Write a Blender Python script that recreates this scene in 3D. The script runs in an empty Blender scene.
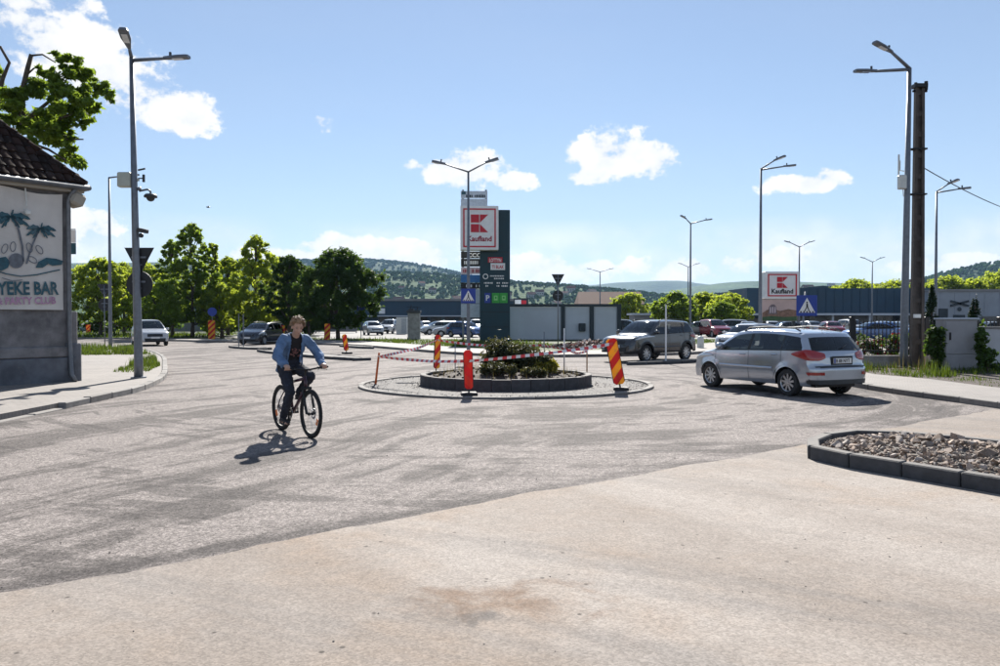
import bpy, bmesh, math, random
import numpy as np
from mathutils import Vector, Matrix, Euler
R = math.radians
rnd = random.Random(7)
nprng = np.random.default_rng(11)
scene = bpy.context.scene
COL = scene.collection

# ------------------------------------------------------------------ camera
cam_d = bpy.data.cameras.new('camera')
cam_d.lens = 28.5; cam_d.sensor_width = 36.0
cam_d.clip_start = 0.1; cam_d.clip_end = 30000
cam = bpy.data.objects.new('camera', cam_d); COL.objects.link(cam)
cam.location = (0, 0, 1.7); cam.rotation_euler = (R(90 - 1.01), 0, 0)
scene.camera = cam

# ------------------------------------------------------------------ sun, sky, exposure
SUN_EL = 36.0; SUN_AZ = 0.0                     # sun straight up the road, azimuth from +Y towards +X
sd = Vector((math.sin(R(SUN_AZ))*math.cos(R(SUN_EL)), math.cos(R(SUN_AZ))*math.cos(R(SUN_EL)), math.sin(R(SUN_EL))))
sun_l = bpy.data.lights.new('sun', 'SUN'); sun_l.energy = 5.0; sun_l.angle = R(0.53); sun_l.color = (1.0, 0.955, 0.88)
sun = bpy.data.objects.new('sun', sun_l); COL.objects.link(sun)
sun.rotation_euler = (-sd).to_track_quat('-Z', 'Y').to_euler(); sun.location = (0, 60, 45)

scene.view_settings.view_transform = 'Standard'; scene.view_settings.look = 'None'
scene.view_settings.gamma = 1.0; scene.view_settings.use_curve_mapping = False
scene.view_settings.exposure = 1.12
scene.render.engine = 'CYCLES'
scene.cycles.use_denoising = True
scene.cycles.max_bounces = 8; scene.cycles.transparent_max_bounces = 16
scene.cycles.diffuse_bounces = 3; scene.cycles.glossy_bounces = 3; scene.cycles.transmission_bounces = 4
scene.cycles.sample_clamp_indirect = 6.0
scene.cycles.caustics_reflective = False; scene.cycles.caustics_refractive = False

world = bpy.data.worlds.new('World'); scene.world = world; world.use_nodes = True
def build_world():
    nt = world.node_tree; N = nt.nodes; L = nt.links
    N.clear()
    out = N.new('ShaderNodeOutputWorld'); bg = N.new('ShaderNodeBackground'); bg.inputs[1].default_value = 0.0535
    L.new(bg.outputs[0], out.inputs[0])
    sky = N.new('ShaderNodeTexSky'); sky.sky_type = 'NISHITA'; sky.sun_disc = False
    sky.sun_elevation = R(SUN_EL); sky.sun_rotation = R(SUN_AZ); sky.altitude = 300
    sky.air_density = 1.0; sky.dust_density = 0.05; sky.ozone_density = 3.2
    tc = N.new('ShaderNodeTexCoord')
    sep = N.new('ShaderNodeSeparateXYZ'); L.new(tc.outputs['Generated'], sep.inputs[0])
    def m(op, a, b=None, c=None, clamp=False):
        n = N.new('ShaderNodeMath'); n.operation = op; n.use_clamp = clamp
        for i, v in enumerate((a, b, c)):
            if v is None: continue
            if isinstance(v, (int, float)): n.inputs[i].default_value = v
            else: L.new(v, n.inputs[i])
        return n.outputs[0]
    az = m('ARCTAN2', sep.outputs[0], sep.outputs[1])
    el = m('ARCSINE', sep.outputs[2])
    def noise(scale, detail, rough, sz=1.0, off=0.0):
        mp = N.new('ShaderNodeMapping'); mp.inputs['Scale'].default_value = (1, 1, sz); mp.inputs['Location'].default_value = (off, off*.7, 0)
        L.new(tc.outputs['Generated'], mp.inputs[0])
        n = N.new('ShaderNodeTexNoise'); n.inputs['Scale'].default_value = scale; n.inputs['Detail'].default_value = detail
        n.inputs['Roughness'].default_value = rough
        L.new(mp.outputs[0], n.inputs['Vector']); return n.outputs['Fac']
    n_big = noise(9, 9, .58, 1.6); n_med = noise(26, 8, .62, 1.3, 3.1); n_low = noise(3.2, 4, .5, 3.0, 7.7)
    # cumulus: azimuth, elevation (rad), half-widths; the ones in view and others all round the sky
    cl = [(-.56, .325, .09, .05), (-.50, .285, .075, .042), (-.44, .255, .065, .036), (-.385, .238, .045, .03), (-.63, .35, .12, .09), (-.535, .30, .06, .05), (-.47, .27, .05, .035),
          (-.218, .235, .014, .013), (-.108, .190, .018, .010), (-.052, .184, .062, .026), (.018, .172, .03, .012),
          (.138, .200, .058, .034), (.19, .196, .042, .022), (.115, .180, .035, .018), (.375, .158, .048, .012), (.392, .164, .02, .014),
          (-.29, .078, .07, .012), (-.13, .078, .085, .020), (-.205, .088, .06, .018), (-.235, .075, .08, .014), (.06, .058, .10, .022), (.26, .06, .11, .020),
          (.34, .072, .05, .016), (-.50, .105, .06, .022), (.52, .062, .09, .012), (-.40, .06, .10, .015)]
    r2 = random.Random(5)
    for k in range(16):
        a = 1.0 + k*.29 + r2.uniform(-.1, .1)
        if a > math.pi: a -= 2*math.pi
        cl.append((a, r2.uniform(.1, .5), r2.uniform(.06, .16), r2.uniform(.02, .06)))
    best = None
    for (a, e, ra, rb) in cl:
        da = m('MULTIPLY', m('SUBTRACT', az, a), 1/ra); de = m('MULTIPLY', m('SUBTRACT', el, e), 1/rb)
        q = m('SUBTRACT', 1.0, m('ADD', m('MULTIPLY', da, da), m('MULTIPLY', de, de)))
        best = q if best is None else m('MAXIMUM', best, q)
    best = m('MAXIMUM', best, -2.2)
    f = m('ADD', m('MULTIPLY', best, .55), m('ADD', m('MULTIPLY', m('SUBTRACT', n_big, .5), 3.2), m('MULTIPLY', m('SUBTRACT', n_med, .5), 2.4)))
    mr = N.new('ShaderNodeMapRange'); mr.interpolation_type = 'SMOOTHSTEP'; mr.clamp = True
    mr.inputs[1].default_value = .02; mr.inputs[2].default_value = .42; L.new(f, mr.inputs[0])
    # low bank of thin cloud along the horizon
    band = m('SUBTRACT', 1.0, m('POWER', m('ABSOLUTE', m('MULTIPLY', m('SUBTRACT', el, .055), 1/.07)), 2.0), clamp=True)
    bm_ = m('MULTIPLY', band, m('MULTIPLY', m('SUBTRACT', m('ADD', n_big, m('MULTIPLY', n_low, .6)), .66), 3.0, clamp=True), clamp=True)
    bm_ = m('MULTIPLY', bm_, .85)
    # very thin high veil
    veil = m('MULTIPLY', m('SUBTRACT', n_low, .42), .9, clamp=True)
    mask = m('MAXIMUM', mr.outputs[0], bm_)
    sh = N.new('ShaderNodeMapRange'); sh.clamp = True
    sh.inputs[1].default_value = .36; sh.inputs[2].default_value = .60; L.new(m('ADD', m('MULTIPLY', n_med, .5), m('MULTIPLY', n_big, .5)), sh.inputs[0])
    cc = N.new('ShaderNodeMix'); cc.data_type = 'RGBA'
    cc.inputs['A'].default_value = (6.8, 7.1, 7.6, 1); cc.inputs['B'].default_value = (9.6, 9.45, 9.2, 1); L.new(sh.outputs[0], cc.inputs['Factor'])
    hz = N.new('ShaderNodeMix'); hz.data_type = 'RGBA'; hz.inputs['B'].default_value = (5.35, 6.05, 7.2, 1)
    lowair = m('POWER', 2.718, m('MULTIPLY', m('MAXIMUM', el, 0.0), -8.0))
    L.new(m('ADD', m('ADD', m('MULTIPLY', veil, .20), .24), m('MULTIPLY', lowair, .46)), hz.inputs['Factor']); L.new(sky.outputs[0], hz.inputs['A'])
    mx = N.new('ShaderNodeMix'); mx.data_type = 'RGBA'
    L.new(mask, mx.inputs['Factor']); L.new(hz.outputs['Result'], mx.inputs['A']); L.new(cc.outputs['Result'], mx.inputs['B'])
    L.new(mx.outputs['Result'], bg.inputs[0])
build_world()

# ------------------------------------------------------------------ materials
def newmat(name):
    mt = bpy.data.materials.new(name); mt.use_nodes = True
    nt = mt.node_tree; b = nt.nodes['Principled BSDF']
    return mt, nt, b
def mixc(nt, fac, a, b):
    n = nt.nodes.new('ShaderNodeMix'); n.data_type = 'RGBA'
    if isinstance(fac, (int, float)): n.inputs['Factor'].default_value = fac
    else: nt.links.new(fac, n.inputs['Factor'])
    for key, v in (('A', a), ('B', b)):
        if isinstance(v, (tuple, list)): n.inputs[key].default_value = (*v[:3], 1)
        else: nt.links.new(v, n.inputs[key])
    return n.outputs['Result']
def nmath(nt, op, a, b=None, clamp=False):
    n = nt.nodes.new('ShaderNodeMath'); n.operation = op; n.use_clamp = clamp
    for i, v in enumerate((a, b)):
        if v is None: continue
        if isinstance(v, (int, float)): n.inputs[i].default_value = v
        else: nt.links.new(v, n.inputs[i])
    return n.outputs[0]
def nnoise(nt, vec, scale, detail=4, rough=.55, dist=0):
    n = nt.nodes.new('ShaderNodeTexNoise'); n.inputs['Scale'].default_value = scale
    n.inputs['Detail'].default_value = detail; n.inputs['Roughness'].default_value = rough; n.inputs['Distortion'].default_value = dist
    nt.links.new(vec, n.inputs['Vector']); return n.outputs['Fac']
def nrange(nt, v, a, b, c=0.0, d=1.0, smooth=True):
    n = nt.nodes.new('ShaderNodeMapRange'); n.clamp = True
    if smooth: n.interpolation_type = 'SMOOTHSTEP'
    for i, x in enumerate((a, b, c, d)): n.inputs[i+1].default_value = x
    nt.links.new(v, n.inputs[0]); return n.outputs[0]
def nsep(nt, c):
    n = nt.nodes.new('ShaderNodeSeparateColor'); nt.links.new(c, n.inputs[0]); return n.outputs[0]
def nbump(nt, b, h, strength, dist=.02):
    n = nt.nodes.new('ShaderNodeBump'); n.inputs['Strength'].default_value = strength; n.inputs['Distance'].default_value = dist
    nt.links.new(h, n.inputs['Height']); nt.links.new(n.outputs[0], b.inputs['Normal'])
MATS = {}
def mat(name, col, rough=.6, metal=0.0, var=.12, scale=6.0, bump=0.0, coat=0.0, rv=.1, objrnd=0.0, spec=None, bscale=None, dirt=None):
    if name in MATS: return MATS[name]
    mt, nt, b = newmat(name)
    tc = nt.nodes.new('ShaderNodeTexCoord'); vec = tc.outputs['Object']
    n1 = nnoise(nt, vec, scale, 6, .6)
    lo = tuple(c*(1-var) for c in col); hi = tuple(min(1, c*(1+var)) for c in col)
    c = mixc(nt, nrange(nt, n1, .3, .7), lo, hi)
    if dirt:
        n3 = nnoise(nt, vec, scale*.35, 8, .7, .5)
        c = mixc(nt, nrange(nt, n3, .48, .72, 0, dirt[1]), c, dirt[0])
    if objrnd:
        oi = nt.nodes.new('ShaderNodeObjectInfo')
        hs = nt.nodes.new('ShaderNodeHueSaturation')
        nt.links.new(nrange(nt, oi.outputs['Random'], 0, 1, 1-objrnd, 1+objrnd, False), hs.inputs['Value'])
        nt.links.new(nrange(nt, nmath(nt, 'FRACT', nmath(nt, 'MULTIPLY', oi.outputs['Random'], 7.13)), 0, 1, 1-objrnd, 1+objrnd*.6, False), hs.inputs['Saturation'])
        nt.links.new(c, hs.inputs['Color']); c = hs.outputs[0]
    nt.links.new(c, b.inputs['Base Color'])
    nt.links.new(nrange(nt, n1, .2, .8, max(0.02, rough-rv), min(1, rough+rv)), b.inputs['Roughness'])
    b.inputs['Metallic'].default_value = metal
    if spec is not None: b.inputs['Specular IOR Level'].default_value = spec
    if coat: b.inputs['Coat Weight'].default_value = coat; b.inputs['Coat Roughness'].default_value = .06
    if bump:
        nbump(nt, b, nnoise(nt, vec, bscale or scale*5, 5, .6), bump, .01)
    MATS[name] = mt; return mt

def ground_mat(name, base, dust_or_lit, stain, centre=None, sand=False):
    mt, nt, b = newmat(name); L = nt.links
    g = nt.nodes.new('ShaderNodeNewGeometry'); pos = g.outputs['Position']
    sep = nt.nodes.new('ShaderNodeSeparateXYZ'); L.new(pos, sep.inputs[0])
    x, y = sep.outputs[0], sep.outputs[1]
    # streaks swept by wheels round the island and along the street
    cx = nmath(nt, 'SUBTRACT', x, .15); cy = nmath(nt, 'SUBTRACT', y, 20.4)
    r = nmath(nt, 'SQRT', nmath(nt, 'ADD', nmath(nt, 'MULTIPLY', cx, cx), nmath(nt, 'MULTIPLY', cy, cy)))
    th = nmath(nt, 'ARCTAN2', cx, nmath(nt, 'MULTIPLY', cy, -1.0))
    def vec(a, b_, c=0.0):
        n = nt.nodes.new('ShaderNodeCombineXYZ')
        for i, v in enumerate((a, b_, c)):
            if isinstance(v, (int, float)): n.inputs[i].default_value = v
            else: L.new(v, n.inputs[i])
        return n.outputs[0]
    pol = vec(nmath(nt, 'MULTIPLY', r, 1.0), nmath(nt, 'MULTIPLY', th, 1.3), 4.0)
    # a second family running along the forecourt edge
    ax = nmath(nt, 'ADD', nmath(nt, 'MULTIPLY', x, .78), nmath(nt, 'MULTIPLY', y, .63))
    ay = nmath(nt, 'SUBTRACT', nmath(nt, 'MULTIPLY', y, .78), nmath(nt, 'MULTIPLY', x, .63))
    lin = vec(nmath(nt, 'MULTIPLY', ax, .16), ay, 1.0)
    lin2 = vec(x, nmath(nt, 'MULTIPLY', y, .9), 9.0)
    big = nnoise(nt, pos, .28, 6, .6, .8); mid = nnoise(nt, pos, 1.3, 7, .62, .6)
    fine = nnoise(nt, pos, 95, 3, .7); agg = nnoise(nt, pos, 30, 4, .8)
    s1 = nnoise(nt, pol, 1.15, 7, .62, .35); s2 = nnoise(nt, lin, 1.5, 6, .6, .3); s3 = nnoise(nt, pol, 4.2, 5, .65, .2)
    def vor(scale, feat='F1'):
        n = nt.nodes.new('ShaderNodeTexVoronoi'); n.inputs['Scale'].default_value = scale; L.new(pos, n.inputs['Vector']); return n
    sepc = lambda o: nmath(nt, 'MULTIPLY', o, 1.0)
    v1 = vor(85); v2 = vor(34); v3 = vor(11)
    bx = nmath(nt, 'ADD', nmath(nt, 'MULTIPLY', x, .40), nmath(nt, 'MULTIPLY', y, .92))
    by = nmath(nt, 'SUBTRACT', nmath(nt, 'MULTIPLY', x, .92), nmath(nt, 'MULTIPLY', y, .40))
    if not sand:
        wob = nmath(nt, 'MULTIPLY', nmath(nt, 'SUBTRACT', nnoise(nt, pos, .16, 3, .5), .5), 2.6)
        tr = vec(nmath(nt, 'MULTIPLY', bx, .075), nmath(nt, 'ADD', by, wob), 2.0)      # wheel tracks up the street
        t1 = nnoise(nt, tr, 1.0, 6, .62, .15); t2 = nnoise(nt, tr, 3.4, 5, .62, .1)
        left = nrange(nt, nmath(nt, 'ADD', x, nmath(nt, 'MULTIPLY', nmath(nt, 'SUBTRACT', big, .5), 5.0)), 2.0, -2.5)
        pol_s = nmath(nt, 'ADD', nmath(nt, 'MULTIPLY', s1, .62), nmath(nt, 'ADD', nmath(nt, 'MULTIPLY', s2, .20), nmath(nt, 'MULTIPLY', s3, .18)))
        trk_s = nmath(nt, 'ADD', nmath(nt, 'MULTIPLY', t1, .68), nmath(nt, 'MULTIPLY', t2, .32))
        mx = nt.nodes.new('ShaderNodeMix'); L.new(left, mx.inputs['Factor']); L.new(pol_s, mx.inputs['A']); L.new(trk_s, mx.inputs['B'])
        st = nmath(nt, 'ADD', nmath(nt, 'MULTIPLY', mx.outputs['Result'], .84), nmath(nt, 'MULTIPLY', big, .16))
        st = nmath(nt, 'ADD', st, nmath(nt, 'MULTIPLY', nmath(nt, 'SUBTRACT', mid, .5), .10))
        f = nrange(nt, st, .445, .515)
        f = nmath(nt, 'ADD', nmath(nt, 'MULTIPLY', f, .86), nmath(nt, 'MULTIPLY', nmath(nt, 'SUBTRACT', mid, .42), .55), clamp=True)
        c = mixc(nt, f, base, dust_or_lit)
        # narrow pale lines scuffed by single tyres
        ln1 = nrange(nt, nmath(nt, 'ABSOLUTE', nmath(nt, 'SUBTRACT', nnoise(nt, vec(nmath(nt, 'MULTIPLY', bx, .05), nmath(nt, 'ADD', by, wob), 6.0), .8, 2, .4), .5)), .012, .003)
        ln2 = nrange(nt, nmath(nt, 'ABSOLUTE', nmath(nt, 'SUBTRACT', nnoise(nt, pol, .55, 2, .4), .5)), .010, .002)
        lns = nmath(nt, 'MULTIPLY', nmath(nt, 'MAXIMUM', ln1, ln2), nrange(nt, mid, .40, .60))
        c = mixc(nt, nmath(nt, 'MULTIPLY', lns, .55), c, tuple(v*1.12 for v in dust_or_lit))
        dark = nrange(nt, nmath(nt, 'MULTIPLY', nnoise(nt, pol, 2.3, 6, .6, .4), nnoise(nt, pos, .5, 4, .55)), .285, .34)
        c = mixc(nt, nmath(nt, 'MULTIPLY', dark, .6), c, stain)
        lip = nrange(nt, nmath(nt, 'ABSOLUTE', nmath(nt, 'SUBTRACT', nmath(nt, 'ADD', ay, nmath(nt, 'MULTIPLY', nmath(nt, 'SUBTRACT', mid, .5), .35)), 5.88)), .22, .03)
        lip = nmath(nt, 'MULTIPLY', lip, nrange(nt, ax, 9.0, 3.0))
        c = mixc(nt, nmath(nt, 'MULTIPLY', lip, .75), c, stain)
        grain = (.50, 1.50); grain2 = (.72, 1.28); gmid = (.86, 1.14); crumb = .018
    else:
        lf = nnoise(nt, vec(nmath(nt, 'MULTIPLY', ax, 1.0), nmath(nt, 'MULTIPLY', ay, .25), 2.0), .55, 6, .58, .4)
        f = nrange(nt, nmath(nt, 'ADD', nmath(nt, 'MULTIPLY', lf, .55), nmath(nt, 'MULTIPLY', big, .45)), .40, .60)
        c = mixc(nt, f, base, dust_or_lit)
        br = nrange(nt, nmath(nt, 'ADD', nmath(nt, 'MULTIPLY', big, .6), nmath(nt, 'MULTIPLY', nnoise(nt, pos, 1.0, 6, .62, .5), .4)), .46, .64)
        c = mixc(nt, nmath(nt, 'MULTIPLY', br, .5), c, stain)
        # soft grey wheel tracks leading off to the right
        gx = vec(nmath(nt, 'MULTIPLY', nmath(nt, 'ADD', nmath(nt, 'MULTIPLY', x, .88), nmath(nt, 'MULTIPLY', y, -.47)), .10), nmath(nt, 'ADD', nmath(nt, 'MULTIPLY', y, .88), nmath(nt, 'MULTIPLY', x, .47)), 3.0)
        gr = nrange(nt, nnoise(nt, gx, 1.25, 5, .6, .2), .50, .64)
        c = mixc(nt, nmath(nt, 'MULTIPLY', gr, .50), c, (.170, .157, .148))
        # one oily rust patch where plant has stood
        pd = nmath(nt, 'ADD', nmath(nt, 'POWER', nmath(nt, 'MULTIPLY', nmath(nt, 'ADD', x, -.05), .95), 2.0), nmath(nt, 'POWER', nmath(nt, 'MULTIPLY', nmath(nt, 'SUBTRACT', y, 4.75), 2.0), 2.0))
        pm_ = nrange(nt, nmath(nt, 'ADD', pd, nmath(nt, 'MULTIPLY', nmath(nt, 'SUBTRACT', nnoise(nt, pos, 2.4, 7, .65, .5), .5), 3.2)), .55, -.35)
        c = mixc(nt, nmath(nt, 'MULTIPLY', pm_, .75), c, (.150, .095, .062))
        pd2 = nmath(nt, 'ADD', nmath(nt, 'POWER', nmath(nt, 'MULTIPLY', nmath(nt, 'ADD', x, .22), 1.6), 2.0), nmath(nt, 'POWER', nmath(nt, 'MULTIPLY', nmath(nt, 'SUBTRACT', y, 4.5), 3.4), 2.0))
        pm2 = nrange(nt, nmath(nt, 'ADD', pd2, nmath(nt, 'MULTIPLY', nmath(nt, 'SUBTRACT', nnoise(nt, pos, 4.0, 7, .65, .5), .5), 3.0)), .35, -.3)
        c = mixc(nt, nmath(nt, 'MULTIPLY', pm2, .6), c, (.085, .078, .076))
        grain = (.80, 1.20); grain2 = (.93, 1.07); gmid = (.93, 1.07); crumb = .05
    # stray dark crumbs
    cr_ = nmath(nt, 'MULTIPLY', nmath(nt, 'LESS_THAN', nsep(nt, v3.outputs['Color']), crumb), nrange(nt, v3.outputs['Distance'], .22, .12))
    c = mixc(nt, nmath(nt, 'MULTIPLY', cr_, .75), c, (.045, .038, .034))
    g1 = nrange(nt, nsep(nt, v1.outputs['Color']), 0, 1, grain[0], grain[1], False); g2 = nrange(nt, nsep(nt, v2.outputs['Color']), 0, 1, grain2[0], grain2[1], False)
    g3 = nrange(nt, nnoise(nt, pos, 7.5, 6, .68, .4), .30, .70, gmid[0], gmid[1], False)
    k = nmath(nt, 'MULTIPLY', nmath(nt, 'MULTIPLY', g1, g2), g3)
    mul = nt.nodes.new('ShaderNodeVectorMath'); mul.operation = 'SCALE'; L.new(c, mul.inputs[0]); L.new(k, mul.inputs['Scale'])
    L.new(mul.outputs[0], b.inputs['Base Color'])
    b.inputs['Roughness'].default_value = .9; b.inputs['Specular IOR Level'].default_value = .18
    nbump(nt, b, nmath(nt, 'ADD', nmath(nt, 'MULTIPLY', fine, .5), nmath(nt, 'ADD', nmath(nt, 'MULTIPLY', agg, .6), nmath(nt, 'MULTIPLY', mid, 1.2))), .22 if sand else .5, .012)
    return mt
M = {}
M['asphalt'] = ground_mat('dusty asphalt', (.092, .081, .077), (.208, .184, .173), (.050, .044, .043))
M['sand'] = ground_mat('sandy forecourt', (.222, .190, .165), (.302, .270, .244), (.245, .176, .122), sand=True)

def paver_mat():
    mt, nt, b = newmat('concrete pavers'); L = nt.links
    g = nt.nodes.new('ShaderNodeNewGeometry'); pos = g.outputs['Position']
    mp = nt.nodes.new('ShaderNodeMapping'); L.new(pos, mp.inputs[0]); mp.inputs['Rotation'].default_value = (0, 0, R(8))
    br = nt.nodes.new('ShaderNodeTexBrick'); L.new(mp.outputs[0], br.inputs[0])
    br.inputs['Color1'].default_value = (.25, .226, .208, 1); br.inputs['Color2'].default_value = (.195, .178, .166, 1); br.inputs['Mortar'].default_value = (.10, .09, .083, 1)
    br.inputs['Scale'].default_value = 1.0; br.inputs['Brick Width'].default_value = .2; br.inputs['Row Height'].default_value = .1; br.inputs['Mortar Size'].default_value = .006
    n = nnoise(nt, pos, .9, 6, .6); fine = nnoise(nt, pos, 80, 3, .6)
    c = mixc(nt, nrange(nt, n, .35, .7, 0, .6), br.outputs[0], (.26, .236, .216))
    c = mixc(nt, nrange(nt, fine, .3, .7, 0, .25), c, (.14, .125, .115))
    L.new(c, b.inputs['Base Color']); b.inputs['Roughness'].default_value = .85
    nbump(nt, b, br.outputs['Fac'], -.35, .006)
    return mt
M['pavers'] = paver_mat()
M['ground'] = mat('rough meadow', (.05, .068, .022), .95, var=.45, scale=.02, bump=.5)
M['lot'] = mat('parking tarmac', (.125, .118, .113), .85, var=.25, scale=.15)
M['kerb'] = mat('concrete kerb', (.19, .176, .165), .85, var=.2, scale=7, bump=.4, bscale=60, objrnd=.16, dirt=((.10, .092, .086), .6))
def lit_top_mat(name, col, dust_or_lit):
    # concrete with sunlit dusty tops and shaded sides painted in by face direction
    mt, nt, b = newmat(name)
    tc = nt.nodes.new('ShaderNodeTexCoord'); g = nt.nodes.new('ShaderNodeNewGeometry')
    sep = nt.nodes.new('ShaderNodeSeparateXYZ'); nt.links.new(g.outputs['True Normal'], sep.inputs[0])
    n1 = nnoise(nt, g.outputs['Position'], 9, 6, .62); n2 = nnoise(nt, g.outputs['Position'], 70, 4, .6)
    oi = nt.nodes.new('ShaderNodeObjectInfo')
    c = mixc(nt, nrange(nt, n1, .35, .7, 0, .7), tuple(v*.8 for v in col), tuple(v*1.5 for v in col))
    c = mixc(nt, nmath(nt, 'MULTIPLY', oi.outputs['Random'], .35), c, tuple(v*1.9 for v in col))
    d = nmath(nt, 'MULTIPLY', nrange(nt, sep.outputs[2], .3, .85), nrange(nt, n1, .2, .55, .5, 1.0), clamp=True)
    c = mixc(nt, d, c, dust_or_lit)
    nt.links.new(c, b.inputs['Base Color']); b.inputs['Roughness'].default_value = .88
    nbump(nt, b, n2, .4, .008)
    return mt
M['kerb_dark'] = lit_top_mat('grey concrete block', (.050, .052, .058), (.16, .148, .138))
M['soil'] = mat('dark soil', (.045, .031, .024), .95, var=.4, scale=7, bump=.9)
M['gravel_bed'] = mat('gravel bed', (.125, .116, .11), .9, var=.35, scale=14, bump=.9)
M['stone'] = mat('rubble stone', (.33, .262, .215), .85, var=.35, scale=11, bump=.5, objrnd=.48)
M['pebble'] = mat('crushed gravel', (.120, .112, .107), .85, var=.45, scale=5)
M['galv'] = mat('galvanised steel', (.17, .185, .21), .45, .55, var=.14, scale=9, dirt=((.11, .115, .125), .5))
M['dark_metal'] = mat('dark painted metal', (.045, .048, .052), .5, .3, var=.2)
M['sign_back'] = mat('dull grey sign back', (.022, .024, .027), .6, .1, var=.2)
M['iron'] = mat('black iron', (.018, .018, .02), .5, .4, var=.3)
M['concrete'] = mat('old concrete', (.30, .285, .27), .9, var=.25, scale=3, bump=.5, dirt=((.14, .13, .12), .7))
M['concrete_pole'] = mat('weathered concrete pole', (.085, .072, .064), .9, var=.25, scale=3, bump=.6, dirt=((.07, .06, .055), .7))
M['white_paint'] = mat('white enamel', (.76, .77, .77), .4, var=.05, scale=3, dirt=((.55, .54, .52), .3))
M['white_plastic'] = mat('off white casing', (.62, .63, .60), .5, var=.08)
M['cream_box'] = mat('cream green casing', (.45, .47, .40), .5, var=.08)
M['blue_sign'] = mat('blue sign sheet', (.012, .045, .30), .4, var=.08)
M['black'] = mat('matt black', (.012, .012, .013), .6, var=.2)
M['rubber'] = mat('black rubber', (.022, .022, .023), .75, var=.25, scale=20)
M['red_print'] = mat('red print', (.50, .012, .030), .5, var=.08)
M['dark_red'] = mat('dark red print', (.30, .012, .035), .5, var=.08)
M['white_print'] = mat('white print', (.78, .78, .78), .5, var=.04)
M['teal_print'] = mat('teal print', (.022, .085, .115), .7, var=.25, scale=9, dirt=((.11, .16, .18), .7))
M['grey_print'] = mat('slate print', (.13, .145, .17), .7, var=.25, scale=9)
M['pink_print'] = mat('pink print', (.42, .24, .36), .7, var=.2, scale=9)
M['green_print'] = mat('green print', (.04, .36, .05), .5, var=.1)
M['navy'] = mat('dark slate cladding', (.014, .026, .036), .55, 0, var=.15, scale=2)
M['pylon'] = mat('petrol slate panel', (.009, .040, .056), .6, 0, var=.12, scale=1.5)
M['blue_clad'] = mat('blue grey cladding', (.020, .055, .092), .6, 0, var=.12, scale=.6)
M['grey_clad'] = mat('pale grey cladding', (.52, .56, .61), .55, 0, var=.08, scale=.4)
M['grey_wall'] = mat('grey rendered wall', (.22, .22, .225), .85, var=.12, scale=.6)
M['bark'] = mat('tree bark', (.085, .065, .05), .95, var=.35, scale=9, bump=.9)
M['window'] = mat('dark window', (.03, .04, .05), .08, var=.2)
M['wood'] = mat('weathered wood stake', (.36, .20, .10), .8, var=.3, scale=8)
M['orange_stake'] = mat('orange stake paint', (.62, .13, .03), .6, var=.2, scale=9)

def leaf_mat(name, a, b_, trans=.45, tint=None, spec=.22):
    mt, nt, b = newmat(name); L = nt.links
    g = nt.nodes.new('ShaderNodeNewGeometry'); pos = g.outputs['Position']
    n = nnoise(nt, pos, 1.1, 3, .6); n2 = nnoise(nt, pos, 14, 2, .6)
    c = mixc(nt, nrange(nt, nmath(nt, 'ADD', nmath(nt, 'MULTIPLY', n, .55), nmath(nt, 'MULTIPLY', n2, .45)), .36, .64), a, b_)
    L.new(c, b.inputs['Base Color']); b.inputs['Roughness'].default_value = .6; b.inputs['Specular IOR Level'].default_value = spec
    tr = nt.nodes.new('ShaderNodeBsdfTranslucent')
    tcol = mixc(nt, .5, c, tint or (b_[0]*2.6, b_[1]*2.3, b_[2]*.9))
    L.new(tcol, tr.inputs[0])
    ms = nt.nodes.new('ShaderNodeMixShader'); ms.inputs[0].default_value = trans
    L.new(b.outputs[0], ms.inputs[1]); L.new(tr.outputs[0], ms.inputs[2])
    L.new(ms.outputs[0], nt.nodes['Material Output'].inputs[0])
    return mt
M['leaf_mid'] = leaf_mat('mid green leaf', (.080, .138, .020), (.175, .255, .044), .56)
M['leaf_light'] = leaf_mat('light green leaf', (.125, .188, .026), (.255, .325, .050), .58)
M['leaf_dark'] = leaf_mat('dark green leaf', (.022, .052, .013), (.058, .104, .024), .42)
M['leaf_walnut'] = leaf_mat('walnut leaf', (.060, .115, .020), (.150, .225, .038), .54)
M['leaf_thuja'] = leaf_mat('thuja leaf', (.010, .024, .012), (.022, .045, .018), .1)
M['leaf_lav'] = leaf_mat('lavender leaf', (.036, .044, .020), (.072, .078, .036), .25)
M['leaf_yellow'] = leaf_mat('yellow green leaf', (.11, .125, .02), (.22, .21, .04), .4)
M['leaf_ivy'] = leaf_mat('ivy leaf', (.028, .06, .014), (.07, .125, .026), .35)
M['grass'] = leaf_mat('grass blade', (.028, .058, .010), (.075, .115, .020), .32)
M['dry_grass'] = leaf_mat('dry grass blade', (.085, .075, .035), (.14, .12, .06), .3)
M['petal_red'] = leaf_mat('red petal', (.10, .006, .008), (.22, .012, .014), .3, (.3, .015, .015))
M['far_leaf'] = leaf_mat('hillside wood', (.030, .068, .024), (.048, .092, .030), .05, None, 0.0)

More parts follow.
